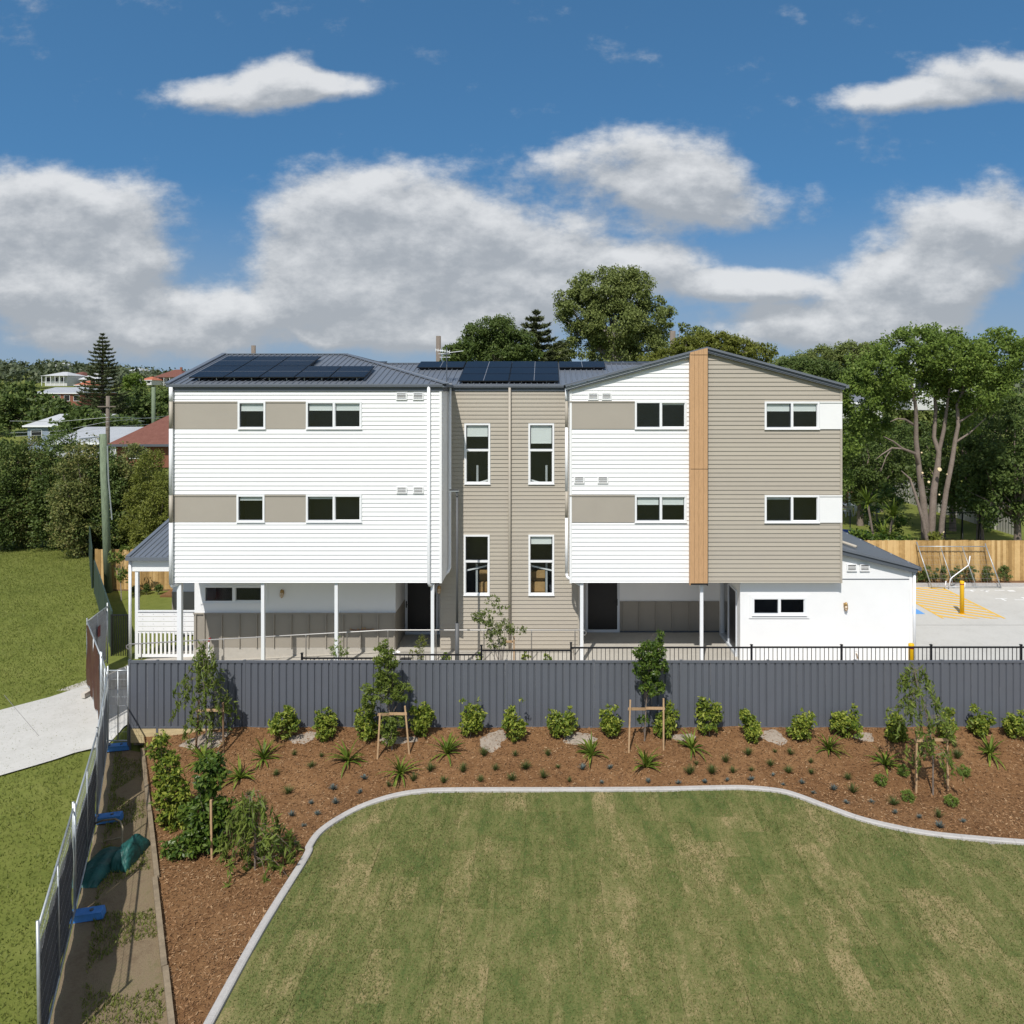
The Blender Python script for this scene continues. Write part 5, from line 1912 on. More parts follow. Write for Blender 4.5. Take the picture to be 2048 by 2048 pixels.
for i, (xp, Y, h, lb) in enumerate(((300, 42.5, 6.2, 'yellow green feathery tree beside the left corner of the building'), (328, 41.5, 4.9, 'low yellow green tree right against the left corner'))):
    X = PX(xp, Y)
    ells = [(0, 0, h * .5, 1.15, 1.2, h * .48), (.6, 0, h * .35, .9, 1, h * .34), (-.7, 0, h * .3, .9, 1, h * .3)]
    tree('lime_tree', lb, (X, Y, -.4), ells, 300, 55, .38, .15, .06, 'lime', .1, 120 + i)

# --- multi stemmed tree at the right
TX, TY = PX(1852, 37.5), 37.5
k_ = 37.5 / F


def mp(x, y, dy=0):
    return ((x - 1852) * k_, dy, PZ(y, TY) + .3)


def multi(b):
    b.tube([mp(1852, 1098), mp(1850, 1050), mp(1846, 1000), mp(1838, 940), mp(1832, 880), mp(1826, 820, -.3), mp(1818, 790, -.5), mp(1808, 760, -.6)], [.22, .19, .16, .135, .115, .09, .07, .045], 9, False)
    b.tube([mp(1862, 1098, .1), mp(1866, 1040, .1), mp(1872, 980, .2), mp(1882, 930, .3), mp(1884, 905, .3), mp(1876, 875, .4), mp(1882, 820, .5), mp(1880, 770, .6)], [.2, .18, .16, .14, .12, .1, .085, .05], 9, False)
    b.tube([mp(1884, 905, .3), mp(1892, 860, .2), mp(1898, 815, .2), mp(1900, 770, 0)], [.1, .09, .07, .04], 8, False)
    b.tube([mp(1876, 1098, -.2), mp(1880, 1040, -.2), mp(1886, 980, -.3), mp(1900, 920, -.2), mp(1906, 880, -.2), mp(1912, 850, -.2), mp(1910, 810, -.2), mp(1922, 780, -.2), mp(1930, 740, -.1)], [.14, .13, .12, .11, .1, .09, .08, .07, .04], 8, False)
    b.tube([mp(1837, 930), mp(1820, 905, -.5), mp(1790, 895, -.8), mp(1768, 880, -1), mp(1745, 870, -1.2)], [.09, .075, .06, .04, .015], 7, False)
    b.tube([mp(1790, 895, -.8), mp(1765, 893, -1), mp(1742, 905, -1.2), mp(1730, 915, -1.2)], [.05, .04, .025, .01], 6, False)
    b.tube([mp(1768, 892, -.9), mp(1752, 910, -1.1), mp(1740, 938, -1.2)], [.04, .025, .01], 5, False)
    b.tube([mp(1828, 850), mp(1800, 838, -.5), mp(1780, 836, -.8), mp(1762, 842, -1)], [.07, .05, .035, .012], 6, False)
    b.tube([mp(1843, 1085, -.6), mp(1835, 1040, -.6), mp(1822, 990, -.5), mp(1812, 955, -.4), mp(1795, 940, -.4)], [.1, .085, .07, .05, .02], 7, False)
    for (x, y) in ((1905, 885), (1912, 845)):
        b.tube([mp(x, y, -.2), mp(x + 28, y - 20, -.3), mp(x + 60, y - 50, -.3)], [.06, .04, .015], 6, False)


ell = lambda x, y, rx, ry, rz, dy=0: ((x - 1852) * k_, dy, PZ(y, TY) + .3, rx * k_, ry, rz * k_)
mt = tree('multi_stem_tree', 'tall leafy tree with several bare pruned stems behind the paling fence at the right', (TX, TY, -.3),
          [ell(1760, 740, 55, 1.9, 50), ell(1830, 705, 62, 2.2, 55), ell(1900, 720, 55, 2.2, 58), ell(1950, 770, 50, 2, 60), ell(1725, 810, 40, 1.6, 45, .4), ell(1780, 790, 45, 1.6, 35, .6), ell(1705, 885, 28, 1.4, 50, 1.0), ell(1850, 770, 60, 1.8, 35, .8), ell(1990, 720, 50, 2, 60), ell(1762, 850, 42, 1.2, 36, 1.4), ell(1935, 850, 40, 1.2, 45, 1.2), ell(1692, 960, 24, 1.0, 50, 1.4), ell(1720, 760, 30, 1.4, 40, .2)],
          760, 80, .40, .15, .085, 'mid', .2, 200, nlimb=0, trunk=multi, droop=.2)
ct = MB()
for (x, y, dx, r) in ((1872, 938, -.18, .1), (1839, 945, -.14, .05), (1851, 963, -.16, .06), (1889, 948, -.1, .04), (1880, 1062, -.15, .05), (1838, 905, -.1, .04), (1872, 988, -.16, .04)):
    p = Vector(mp(x, y, dx - .12))
    ct.tube([p, p + Vector((0, -.05, .02))], r, 9)
ct.build('pruning_cut', CUTW, mt, False, True)
for i, (xp, Y, h, w, lb) in enumerate(((1960, 44, 10.5, 2.6, 'dark leafy tree filling the right edge behind the multi stemmed tree'), (2035, 41, 9.5, 2.6, 'dark leafy tree beyond the right edge'), (1905, 50, 7.5, 3.0, 'shaded tree behind the play frame at the right'), (1720, 52, 7.6, 2.6, 'dark tree beside the right corner of the building'), (1760, 58, 7.8, 2.4, 'shaded tree behind the clothes line'), (1690, 60, 7.6, 2.4, 'dark tree showing past the right gable eave'))):
    tree('dark_tree', lb, (PX(xp, Y), Y, -.25), [(0, 0, h * .62, w, w, h * .36), (-w * .4, 0, h * .42, w * .7, w * .7, h * .25), (w * .4, .2, h * .45, w * .7, w * .7, h * .28)], 260, 60, .55, .2, .11, 'dark', .2, 210 + i, group='trees behind the right hand yard')

# --- trees over the roof
def gum(xp, Y, parts, ncl, nper, cr, L, W, lm, seed, label, name='gum_tree', r0=.4, bark=BARKP, nl=30, z0=-.3, droop=.5):
    k = Y / F
    ells = [((x - xp) * k, dy, PZ(y, Y) - z0, rx * k, rx * k * .9, rz * k) for (x, y, rx, rz, dy) in parts]
    return tree(name, label, (PX(xp, Y), Y, z0), ells, ncl, nper, cr, L, W, lm, r0, seed, bark, droop, nl, fork=(0, 0, min(e[2] for e in ells) * .95))


gum(1222, 72, [(1205, 580, 62, 45, 0), (1262, 590, 55, 50, .5), (1160, 620, 50, 48, 0), (1300, 640, 50, 45, 0), (1220, 650, 70, 45, -1), (1165, 680, 38, 40, 0), (1290, 690, 50, 40, 0), (1245, 560, 40, 30, 0), (1130, 600, 22, 26, 0), (1320, 665, 28, 30, 1), (1225, 710, 60, 40, 0)], 900, 75, .58, .27, .12, 'gum', 300,
    'tall broad gum tree rising above the centre of the roof', r0=.5)
gum(985, 66, [(960, 668, 34, 30, 0), (1000, 660, 40, 30, 0), (1030, 690, 40, 30, 0), (945, 700, 36, 30, 0), (1000, 710, 50, 25, 0), (1050, 715, 36, 22, 0)], 450, 70, .48, .22, .11, 'dark', 301, 'round dark tree behind the centre solar panels', name='round_tree', r0=.3, nl=18)
gum(905, 60, [(905, 712, 22, 20, 0), (925, 705, 20, 22, 0)], 110, 30, .4, .30, .15, 'dark', 302, 'small dark tree beside the roof aerial', name='small_tree', r0=.15, nl=8)
gum(1120, 80, [(1115, 715, 20, 26, 0), (1135, 700, 16, 26, 0), (1095, 725, 20, 14, 0)], 120, 30, .45, .32, .16, 'gum', 303, 'slim gum left of the tall broad gum tree', r0=.16, nl=8)
gum(1360, 64, [(1335, 715, 28, 20, 0), (1375, 695, 30, 26, 0), (1410, 690, 32, 24, 0), (1445, 690, 34, 24, 0), (1480, 695, 34, 24, 0), (1520, 708, 32, 20, 0), (1300, 722, 25, 14, 0)], 420, 60, .4, .2, .10, 'lime', 304, 'yellow green feathery tree showing over the right gable peak', name='feathery_tree', r0=.25, nl=16)
gum(1352, 85, [(1370, 655, 14, 9, 0), (1395, 665, 22, 10, 0), (1385, 690, 22, 16, 0)], 60, 26, .4, .35, .16, 'gum', 305, 'thin gum top beside the grey pole trunk', r0=.2, nl=6)
gum(1600, 75, [(1590, 735, 36, 22, 0), (1640, 745, 42, 26, 0), (1580, 760, 50, 22, 0), (1680, 765, 40, 30, 0)], 360, 60, .5, .24, .12, 'dark', 306, 'dark green tree behind the right gable slope', name='round_tree', r0=.3, nl=12)
gum(1660, 110, [(1610, 728, 34, 22, 0), (1650, 718, 34, 24, 0), (1700, 712, 42, 30, 0), (1740, 720, 40, 34, 0), (1570, 730, 26, 16, 0)], 420, 60, .7, .34, .17, 'gum', 307, 'line of gum crowns behind the right gable', r0=.4, nl=14)


# --- whorled pines
def norfolk(xp, Y, ytop, wbase, lb, seed, z0, tiers=20, ybase=900, dens=1.0, lm='pine', sparse=.55):
    rng = np.random.default_rng(seed)
    t_ = thing('norfolk_pine', lb, 'tree', (PX(xp, Y), Y, z0))
    Hh = PZ(ytop, Y) - z0
    b = MB().tube([(0, 0, -.3), (0, 0, Hh * .6), (0, 0, Hh)], [.45, .25, .04], 8, False)
    Ps, Us = [], []
    for i in range(tiers):
        f = i / (tiers - 1)
        z = Hh * (.12 + .87 * f)
        Lb = wbase * (1 - f) ** .75 * rng.uniform(.8, 1.1) + .35
        nb = 7
        for k in range(nb):
            a = 2 * math.pi * (k + rng.random() * .6) / nb
            Lk = Lb * rng.uniform(.7, 1.1)
            ds = np.array([math.cos(a), math.sin(a), 0])
            pts = [np.array([0, 0, z]) + ds * Lk * s + np.array([0, 0, -.10 * Lk * s + .22 * Lk * s ** 3]) for s in np.linspace(0, 1, 5)]
            b.tube([tuple(p) for p in pts], [.06, .05, .04, .03, .01], 4, False)
            n = int(26 * Lk * dens)
            s = rng.uniform(.12, 1, n)
            p = np.array([0, 0, z]) + ds * (Lk * s)[:, None]
            p[:, 2] += -.10 * Lk * s + .22 * Lk * s ** 3
            side = np.array([-ds[1], ds[0], 0])
            p += side * (rng.normal(0, .22, n) * (1.1 - .5 * s))[:, None] * min(1, Lk * .5)
            p[:, 2] += rng.uniform(-.05, .12, n)
            Ps.append(p); Us.append(np.repeat(ds[None], n, 0) + np.array([0, 0, .5]))
    P_, U_ = np.concatenate(Ps), np.concatenate(Us)
    obj('crown', quads_mesh('crown', leaf_quads(P_, .55, .16, rng, -.2, U_, 1.2)), LF[lm], t_, False, True)
    b.build('trunk', BARK, t_, True, True)


norfolk(205, 130, 667, 5.2, 'tall whorled pine rising above the rooftops at the far left', 400, 0.5, 26, dens=1.5)
norfolk(1072, 70, 622, 7.0, 'dark conifer with tiered branches right of the round dark tree', 401, -.3, 24, dens=2.4)

# --- mid distance trees and hill woods at the left
for i, (xp, Y, yt, w, lm, lb) in enumerate(((285, 140, 772, 7.5, 'dark', 'broad dark tree below the far hill, left of the roof corner'), (325, 150, 765, 7, 'gum', 'broad olive tree touching the roof corner'), (250, 170, 790, 6, 'dark', 'dark tree right of the tall whorled pine'), (120, 130, 800, 4, 'dark', 'dark tree before the brick building'), (165, 105, 815, 3, 'dark', 'small dark tree at the foot of the whorled pine'), (20, 140, 760, 7, 'dark', 'broad tree beyond the left edge'), (232, 112, 830, 3.6, 'dark', 'low dark tree above the grey shed roof'), (1790, 120, 770, 6, 'gum', 'olive tree in the distance left of the bare stems'), (1905, 125, 765, 7, 'dark', 'distant tree seen between the bare stems'), (1700, 130, 770, 6, 'gum', 'distant olive tree past the right gable'))):
    z0 = gzf(PX(xp, Y), Y)
    h = PZ(yt, Y) - z0
    tree('broad_tree', lb, (PX(xp, Y), Y, z0 - .3), [(0, 0, h * .6, w, w, h * .4), (-w * .5, 0, h * .45, w * .7, w * .7, h * .35), (w * .5, 0, h * .45, w * .7, w * .7, h * .35)], 240, 26, 1.1, .75, .45, lm, .3, 420 + i, nlimb=6, group='mid distance trees')
bt = (PX(267, 290), 290.)
tree('round_tree', 'bright green round tree between the far hillside houses', (*bt, gzf(*bt)), [(0, 0, 5.5, 4.2, 4.2, 4.6)], 120, 26, .9, .9, .6, 'mid', .3, 440, nlimb=0)

rng = np.random.default_rng(77)
def wood(name, label, n, azr, yr, hr, lm, seed, rows=None):
    rng = np.random.default_rng(seed)
    Q_ = []
    for _ in range(n):
        y = rng.uniform(*yr) if rows is None else rng.choice(rows) + rng.normal(0, 12)
        x = rng.uniform(*azr) * y
        z = gzf(x, y)
        h = rng.uniform(*hr)
        r = h * rng.uniform(.35, .55)
        m_ = 46
        d = unit(rng.normal(size=(m_, 3))) * rng.random((m_, 1)) ** .35
        d[:, 2] = np.abs(d[:, 2]) * 1.15 - .15
        P_ = np.array([x, y, z + h * .35]) + d * np.array([r, r, h * .65])
        Q_.append(leaf_quads(P_, 2.0, 1.5, rng))
    o = obj(name, quads_mesh(name, np.concatenate(Q_)), LF[lm])
    return stuff(o, label, 'woodland')


wood('hillside_wood', 'distant dark wooded hill behind the houses at the left', 620, (-.82, -.30), (330, 700), (7, 13), 'far', 1, [360, 420, 500, 560, 620, 660])
wood('far_wood', 'distant low woodland along the horizon behind the roofs', 260, (-.32, .28), (480, 680), (5, 8), 'far', 2)
wood('right_hill_wood', 'distant wooded rise behind the trees at the right', 420, (.26, .85), (250, 680), (7, 13), 'far', 3)

# ------------------------------------------------------------------ houses behind
def house(name, label, X, Y, z0, w, d, h, roof_h, wall_m, roof_m, nwin=3, hip=True, over=.4, rz=0., chim=False, verandah=False):
    t_ = thing(name, label, 'house', (X, Y, z0))
    t_.rotation_euler = (0, 0, rz)
    MB().box(-w / 2, w / 2, 0, d, 0, h).build('wall', wall_m, t_, False, True)
    o = over
    hipx = min(d / 2, w * .4) if hip else -0.0
    b = MB()
    b.add([(-w / 2 - o, -o, h), (w / 2 + o, -o, h), (w / 2 + o, d + o, h), (-w / 2 - o, d + o, h), (-w / 2 - o + hipx + (o if hip else 0), d / 2, h + roof_h), (w / 2 + o - hipx - (o if hip else 0), d / 2, h + roof_h)],
          [(0, 1, 5, 4), (1, 2, 5), (2, 3, 4, 5), (3, 0, 4), (0, 3, 2, 1)])
    ro = b.build('roof', roof_m, t_, False, True)
    MB().box(-w / 2 - o - .05, w / 2 + o + .05, -o - .08, -o, h - .2, h + .02).build('gutter', TRIM if roof_m is TILE else WHITE2, ro, False, True)
    if chim:
        MB().box(w * .1, w * .1 + .8, d * .45, d * .45 + .8, h + roof_h * .5, h + roof_h + 1).build('chimney', mat('brick', (.25, .1, .06), .9) if 'brick' not in bpy.data.materials else bpy.data.materials['brick'], ro, False, True)
    for k in range(nwin):
        xc = -w / 2 + w * (k + .5) / nwin
        ww = min(1.6, w / nwin * .55)
        f = MB().box(xc - ww / 2 - .08, xc + ww / 2 + .08, -.06, .0, h * .38, h * .85).build('window', WHITE2, t_, False, True)
        MB().box(xc - ww / 2, xc + ww / 2, -.08, -.061, h * .41, h * .82).build('pane', TREADM, f, False, True)
    if verandah:
        MB().box(-w / 2, w / 2, -2.0, -1.85, h * .35, h * .38).build('verandah_rail', WHITE2, t_, False, True)
        for k in range(6):
            xx = -w / 2 + w * k / 5
            MB().box(xx - .08, xx + .08, -2.0, -1.85, 0, h * .95).build('verandah_post', WHITE2, t_, False, True)
        MB().box(-w / 2 - .3, w / 2 + .3, -2.2, 0, h * .95, h * .99).build('verandah_roof', roof_m, t_, False, True)
    return t_


BRICK = multi_mat('brick_wall', [(.17, .065, .045), (.26, .11, .07)], .9, (3., 20.), .3, 40)
GREYROOF = mat('grey_roof', (.38, .39, .40), .5, .1, .5)
WROOF = mat('white_roof', (.50, .50, .50), .5, .05, .5)
HWHITE = mat('house_white', (.55, .55, .54), .8, .06)
CREAM = mat('cream_wall', (.58, .56, .50), .8, .05)
ORANGE = multi_mat('orange_tile', [(.36, .11, .06), (.46, .17, .10)], .85, (1.,), 0)


def at(name, label, xp, ybase, Y, wpx, hpx, rpx, **kw):
    k = Y / F
    return house(name, label, PX(xp, Y), Y, PZ(ybase, Y), wpx * k, kw.pop('d', 9), hpx * k, rpx * k, **kw)


at('tiled_house', 'house with large red tiled hip roof behind the hedge left of the building', 318, 935, 72, 170, 47, 62, d=10, wall_m=BRICK, roof_m=TILE, nwin=2, over=.6)
at('long_shed', 'long low grey metal roofed shed behind the hedge at the far left', 190, 915, 88, 170, 30, 26, d=14, wall_m=GREYROOF, roof_m=GREYROOF, nwin=3, hip=False)
at('white_roofed_hall', 'pale blue grey hall with flat white roof at the far left', 110, 905, 110, 110, 54, 20, d=16, wall_m=mat('bluegrey_wall', (.22, .27, .34), .7), roof_m=WROOF, nwin=3, hip=False)
at('brick_hall', 'brown brick hall with pale grey roof left of the tall pine', 115, 812, 210, 95, 26, 12, d=20, wall_m=BRICK, roof_m=GREYROOF, nwin=5, hip=False)
at('small_grey_house', 'small house with dark grey hip roof below the brick hall', 130, 845, 165, 66, 12, 14, d=12, wall_m=CREAM, roof_m=mat('dark_roof', (.13, .13, .14), .7), nwin=2)
at('white_house', 'two storey white house with white roof on the hillside at the far left', 112, 772, 300, 44, 21, 8, d=12, wall_m=HWHITE, roof_m=WROOF, nwin=3, verandah=True)
at('white_house', 'small white house with brown roof on the hillside', 148, 768, 310, 22, 17, 8, d=12, wall_m=HWHITE, roof_m=TILE, nwin=2)
at('gabled_house', 'white gabled house beside the tall pine on the hillside', 178, 772, 305, 34, 14, 14, d=12, wall_m=HWHITE, roof_m=WROOF, nwin=2)
at('cream_house', 'cream cottage with orange roof below the white hillside houses', 163, 784, 285, 24, 14, 9, d=10, wall_m=CREAM, roof_m=ORANGE, nwin=2)
at('red_roof_villa', 'white villa with broad brown red roof and chimneys near the roof corner', 338, 772, 330, 58, 18, 16, d=16, wall_m=HWHITE, roof_m=TILE, nwin=5, chim=True, verandah=True)
at('orange_roof_house', 'low house with bright orange roof left of the white villa', 292, 770, 320, 22, 10, 7, d=10, wall_m=HWHITE, roof_m=ORANGE, nwin=2)
at('grey_roof_house', 'grey roofed house half hidden by trees high on the hill', 268, 750, 470, 24, 9, 6, d=14, wall_m=CREAM, roof_m=GREYROOF, nwin=2)
at('pale_house', 'tiny pale house among trees on the far left hill', 118, 738, 500, 16, 8, 5, d=12, wall_m=HWHITE, roof_m=WROOF, nwin=2)
at('white_gable_house', 'white house half hidden behind the multi stemmed tree', 1885, 820, 95, 130, 95, 30, d=12, wall_m=HWHITE, roof_m=mat('slate_roof', (.16, .17, .19), .7), nwin=3)
at('grey_wall_house', 'grey roofed white house showing past the right wall corner', 1700, 890, 90, 130, 85, 26, d=12, wall_m=HWHITE, roof_m=bpy.data.materials['slate_roof'], nwin=2)
at('brick_cottage', 'brown cottage with lattice wall behind the garden table at the right', 1690, 1000, 66, 60, 52, 18, d=6, wall_m=BRICK, roof_m=bpy.data.materials['dark_roof'], nwin=2)

# ------------------------------------------------------------------ neighbour's yard at the right
def pale_fence():
    t_ = thing('pale_fence', 'pale ribbed steel fence receding along the right side of the neighbouring yard', 'fence', (29.4, 52, -.25))
    PF = mat('pale_fence_steel', (.46, .45, .40), .6, .08)
    for i in range(8):
        y0, y1 = 48 + i * 2.4, 48 + (i + 1) * 2.4
        vv = []
        for j in range(17):
            yy = y0 + (y1 - y0) * j / 16
            vv += [(29.4 + (.03 if j % 2 else 0), yy, -.25), (29.4 + (.03 if j % 2 else 0), yy, 1.6)]
        MB().add(vv, [(2 * j, 2 * j + 2, 2 * j + 3, 2 * j + 1) for j in range(16)]).build('fence_sheet', PF, t_)
        MB().box(29.35, 29.45, y0 - .03, y0 + .03, -.25, 1.65).build('post', PF, t_)
    for i in range(6):
        x0, x1 = 29.4 - (i + 1) * 2.4, 29.4 - i * 2.4
        vv = []
        for j in range(17):
            xx = x0 + (x1 - x0) * j / 16
            vv += [(xx, 67.2 + (.03 if j % 2 else 0), -.25), (xx, 67.2 + (.03 if j % 2 else 0), 1.6)]
        MB().add(vv, [(2 * j, 2 * j + 2, 2 * j + 3, 2 * j + 1) for j in range(16)]).build('fence_sheet', PF, t_)


pale_fence()


def spiky(name, label, X, Y, z0, h, n, L, W, lm, seed, group=None, stem=True, cat='plant', arch=.6, heads=((0, 0, 1.),), lo=.25):
    """rosette of strap leaves, each a bent four segment blade"""
    rng = np.random.default_rng(seed)
    t_ = thing(name, label, cat, (X, Y, z0), group)
    Q_ = []
    for (hx_, hy_, hz_) in heads:
        for k in range(n):
            a = rng.uniform(0, 2 * math.pi)
            el = rng.uniform(lo, 1.5)
            l = L * rng.uniform(.7, 1.15)
            d = np.array([math.cos(a), math.sin(a), 0])
            s_ = np.array([-d[1], d[0], 0])
            pts = []
            p = np.array([hx_, hy_, hz_ * h if stem else 0.0])
            e = el
            for j in range(5):
                w = W * (1.0, 1.1, .95, .65, .04)[j] / 2
                pts.append((p - s_ * w, p + s_ * w))
                p = p + (d * math.cos(e) + np.array([0, 0, math.sin(e)])) * l / 4
                e -= arch * rng.uniform(.5, 1.2) * (1.2 - el * .5) * .6
            for (a0, a1), (b0, b1) in zip(pts, pts[1:]):
                Q_.append([a0, a1, b1, b0])
    obj('leaves', quads_mesh('leaves', np.array(Q_)), LF[lm], t_, False, True)
    if stem:
        b = MB()
        for (hx_, hy_, hz_) in heads:
            b.tube([(0, 0, -.05), (hx_ * .5, hy_ * .5, hz_ * h * .5), (hx_, hy_, hz_ * h)], [.07, .06, .05], 6)
        b.build('stem', BARK, t_, False, True)
    return t_


def at2(x, y, Y):
    return PX(x, Y), Y


spiky('yucca', 'tall spiky yucca leaning over the paling fence beside the annex roof', PX(1760, 38), 38, -.25, 3.0, 60, 1.0, .07, 'strap', 500, heads=((-.6, 0, 1.15), (.7, .1, .95), (.2, 0, .62)))
spiky('yucca', 'small spiky yucca at the foot of the multi stemmed tree', PX(1836, 36.8), 36.8, -.25, 1.3, 40, .8, .06, 'strap', 501)
for i, (x, Y, h, w, lb) in enumerate(((1722, 37.2, 2.4, .9, 'green shrub above the annex roof behind the paling fence'), (1755, 37.4, 2.2, 1.0, 'tangled shrub below the leaning yucca'), (1795, 37.2, 2.1, .9, 'tangled shrub behind the paling fence left of the stems'), (1868, 37.0, 2.3, .4, 'yellowish leafy shrub between the bare stems'), (1770, 44, 4.0, 1.2, 'dark shrub in the yard below the clothes line'))):
    tree('garden_shrub', lb, (PX(x, Y), Y, -.25), [(0, 0, h * .55, w, w * .8, h * .45)], 70, 34, .3, .18, .09, 'glossy' if i != 3 else 'lime', .04, 510 + i, nlimb=6, cat='shrub')
# trampoline, garden table, chairs, clothes line, play frame
tX, tY = PX(1690, 44.5), 44.5
tm = thing('trampoline', 'round trampoline with blue pad just above the annex roof', 'trampoline', (tX, tY, -.25))
MB().lathe([(1.5, .78), (1.5, .79)], (0, 0, 0), 28).build('mat', TREADM, tm, False, True)
MB().lathe([(1.5, .80), (1.85, .80), (1.86, .74), (1.5, .74)], (0, 0, 0), 28).build('pad', mat('pad_blue', (.03, .07, .25), .5), tm, False, True)
for k in range(6):
    a = 2 * math.pi * k / 6 + .3
    MB().tube([(1.8 * math.cos(a), 1.8 * math.sin(a), 0), (1.8 * math.cos(a), 1.8 * math.sin(a), 2.5)], .03, 6).build('net_pole', BLACK, tm, True, True)
gx_, gy_ = PX(1690, 57), 57
tb = thing('garden_table', 'round white garden table in the shade right of the building', 'table', (gx_, gy_, -.25))
MB().lathe([(.02, .70), (.75, .70), (.75, .75), (.02, .75)], (0, 0, 0), 20).build('tabletop', WHITE2, tb, True, True)
MB().tube([(0, 0, 0), (0, 0, .7)], .04, 8).build('leg', WHITE2, tb, True, True)
for k, (dx, dy, rz, lb) in enumerate(((.6, -1.0, 2.6, 'white plastic garden chair nearest the round table'), (1.5, -.6, 2.2, 'white plastic garden chair farther right of the round table'), (-.3, -1.2, 3.3, 'white plastic garden chair half hidden by the wall corner'))):
    ch = thing('garden_chair', lb, 'chair', (gx_ + dx, gy_ + dy, -.25), 'white garden chairs')
    ch.rotation_euler = (0, 0, rz)
    MB().box(-.25, .25, -.25, .25, .40, .44).build('seat', WHITE2, ch, False, True)
    MB().add([(-.25, .22, .44), (.25, .22, .44), (.22, .36, .88), (-.22, .36, .88), (-.25, .26, .44), (.25, .26, .44), (.22, .40, .88), (-.22, .40, .88)], [(0, 1, 2, 3), (7, 6, 5, 4), (3, 2, 6, 7)]).build('backrest', WHITE2, ch, False, True)
    for sx in (-1, 1):
        MB().beam((.25 * sx, -.22, .62), (.25 * sx, .28, .64), .05, .03).build('armrest', WHITE2, ch, False, True)
        for sy in (-1, 1):
            MB().tube([(.27 * sx, .27 * sy, 0), (.22 * sx, .22 * sy, .42)], .02, 6).build('leg', WHITE2, ch, False, True)
pw = thing('verandah_frame', 'pale green post and beam of a verandah right of the building', 'verandah', (PX(1700, 56), 56, -.25))
MB().box(PX(1698.5, 56), PX(1702, 56), 56, 56.12, -.25, PZ(935, 56)).build('post', mat('pale_green_paint', (.42, .50, .45), .6), pw)
MB().box(PX(1660, 56), PX(1708, 56), 55.95, 55.999, PZ(981, 56), PZ(977, 56)).build('beam', bpy.data.materials['pale_green_paint'], pw)
cl = thing('clothes_line', 'rotary clothes line hung with pale washing in the neighbouring yard', 'clothes line', (PX(1738, 52), 52, -.25))
MB().tube([(PX(1738, 52), 52, -.25), (PX(1738, 52), 52, 1.9)], .03, 6).build('post', GALV, cl)
MB().tube([(PX(1710, 52), 52, 1.95), (PX(1766, 52), 52, 1.85)], .025, 6).build('arm', GALV, cl)
for k in range(7):
    X = PX(1724 + 5.5 * k, 51.9)
    vv = []
    for j in range(5):
        vv += [(X + .07 * j, 51.9 + .02 * (j % 2), 1.9), (X + .07 * j, 51.9 + .03 * (j % 2), .95 - .15 * (k % 3))]
    MB().add(vv, [(2 * j, 2 * j + 2, 2 * j + 3, 2 * j + 1) for j in range(4)]).build('washing', [WHITE, mat('lilac_cloth', (.42, .38, .46), .9), mat('blue_cloth', (.16, .26, .45), .9)][k % 3] if 'lilac_cloth' not in bpy.data.materials else [WHITE, bpy.data.materials['lilac_cloth'], bpy.data.materials['blue_cloth']][k % 3], cl)
pf = thing('play_frame', 'dark metal climbing frame in the shade at the right edge', 'play frame', (PX(1915, 42), 42, -.25))
fb = MB()
x0, x1 = PX(1890, 42), PX(1960, 42)
for X in (x0, (x0 + x1) / 2, x1):
    fb.tube([(X - .3, 41.4, -.25), (X, 42, 2.2), (X + .3, 42.8, -.25)], .03, 6)
fb.tube([(x0, 42, 2.2), (x1, 42, 2.2)], .03, 6)
fb.build('frame', BLACK, pf, True)
fb = MB()
for k in range(8):
    z = .1 + k * .26
    fb.tube([(x0 - .3 + .04 * k, 41.4 + .07 * k, z), (x0 + .5, 41.5 + .06 * k, z)], .015, 5)
fb.build('ladder_rung', BLACK, pf)
# shrubs along the rear fence
for i, (x, Y, z0, h) in enumerate(((1834, 35.2, .06, .75), (1853, 35.2, .06, .72), (1881, 35.2, .06, .8), (1913, 35.2, .06, .72), (1940, 35.2, .06, .8), (1975, 35.2, .06, .75), (2010, 35.2, .06, .75), (293, 34.9, -.33, .35), (318, 34.9, -.33, .35), (270, 34.9, -.33, .3))):
    tree('young_shrub', nth(i + 1) + ' young dark shrub from the annex along the rear paling fence' if i < 7 else ['middle tiny dark shrub in the bed behind the left porch', 'right hand tiny dark shrub in the bed behind the left porch', 'left hand tiny dark shrub in the bed behind the left porch'][i - 7], (PX(x, Y), Y, z0), [(0, 0, h * .55, h * .36, h * .3, h * .5)], 26, 26, .1, .09, .035, 'dark', .012, 530 + i, nlimb=4, cat='shrub', group='shrubs along the rear fence' if i < 7 else 'tiny shrubs behind the porch')

# ------------------------------------------------------------------ the garden bed
def bed_at(x, y):
    """point of the mulch surface seen at this place in the photo"""
    Y = 19.
    for _ in range(40):
        X = PX(x, Y)
        Y = .5 * Y + .5 * (H - float(mz(X, Y))) * F / (y - YH)
    return PX(x, Y), Y, float(mz(PX(x, Y), Y))


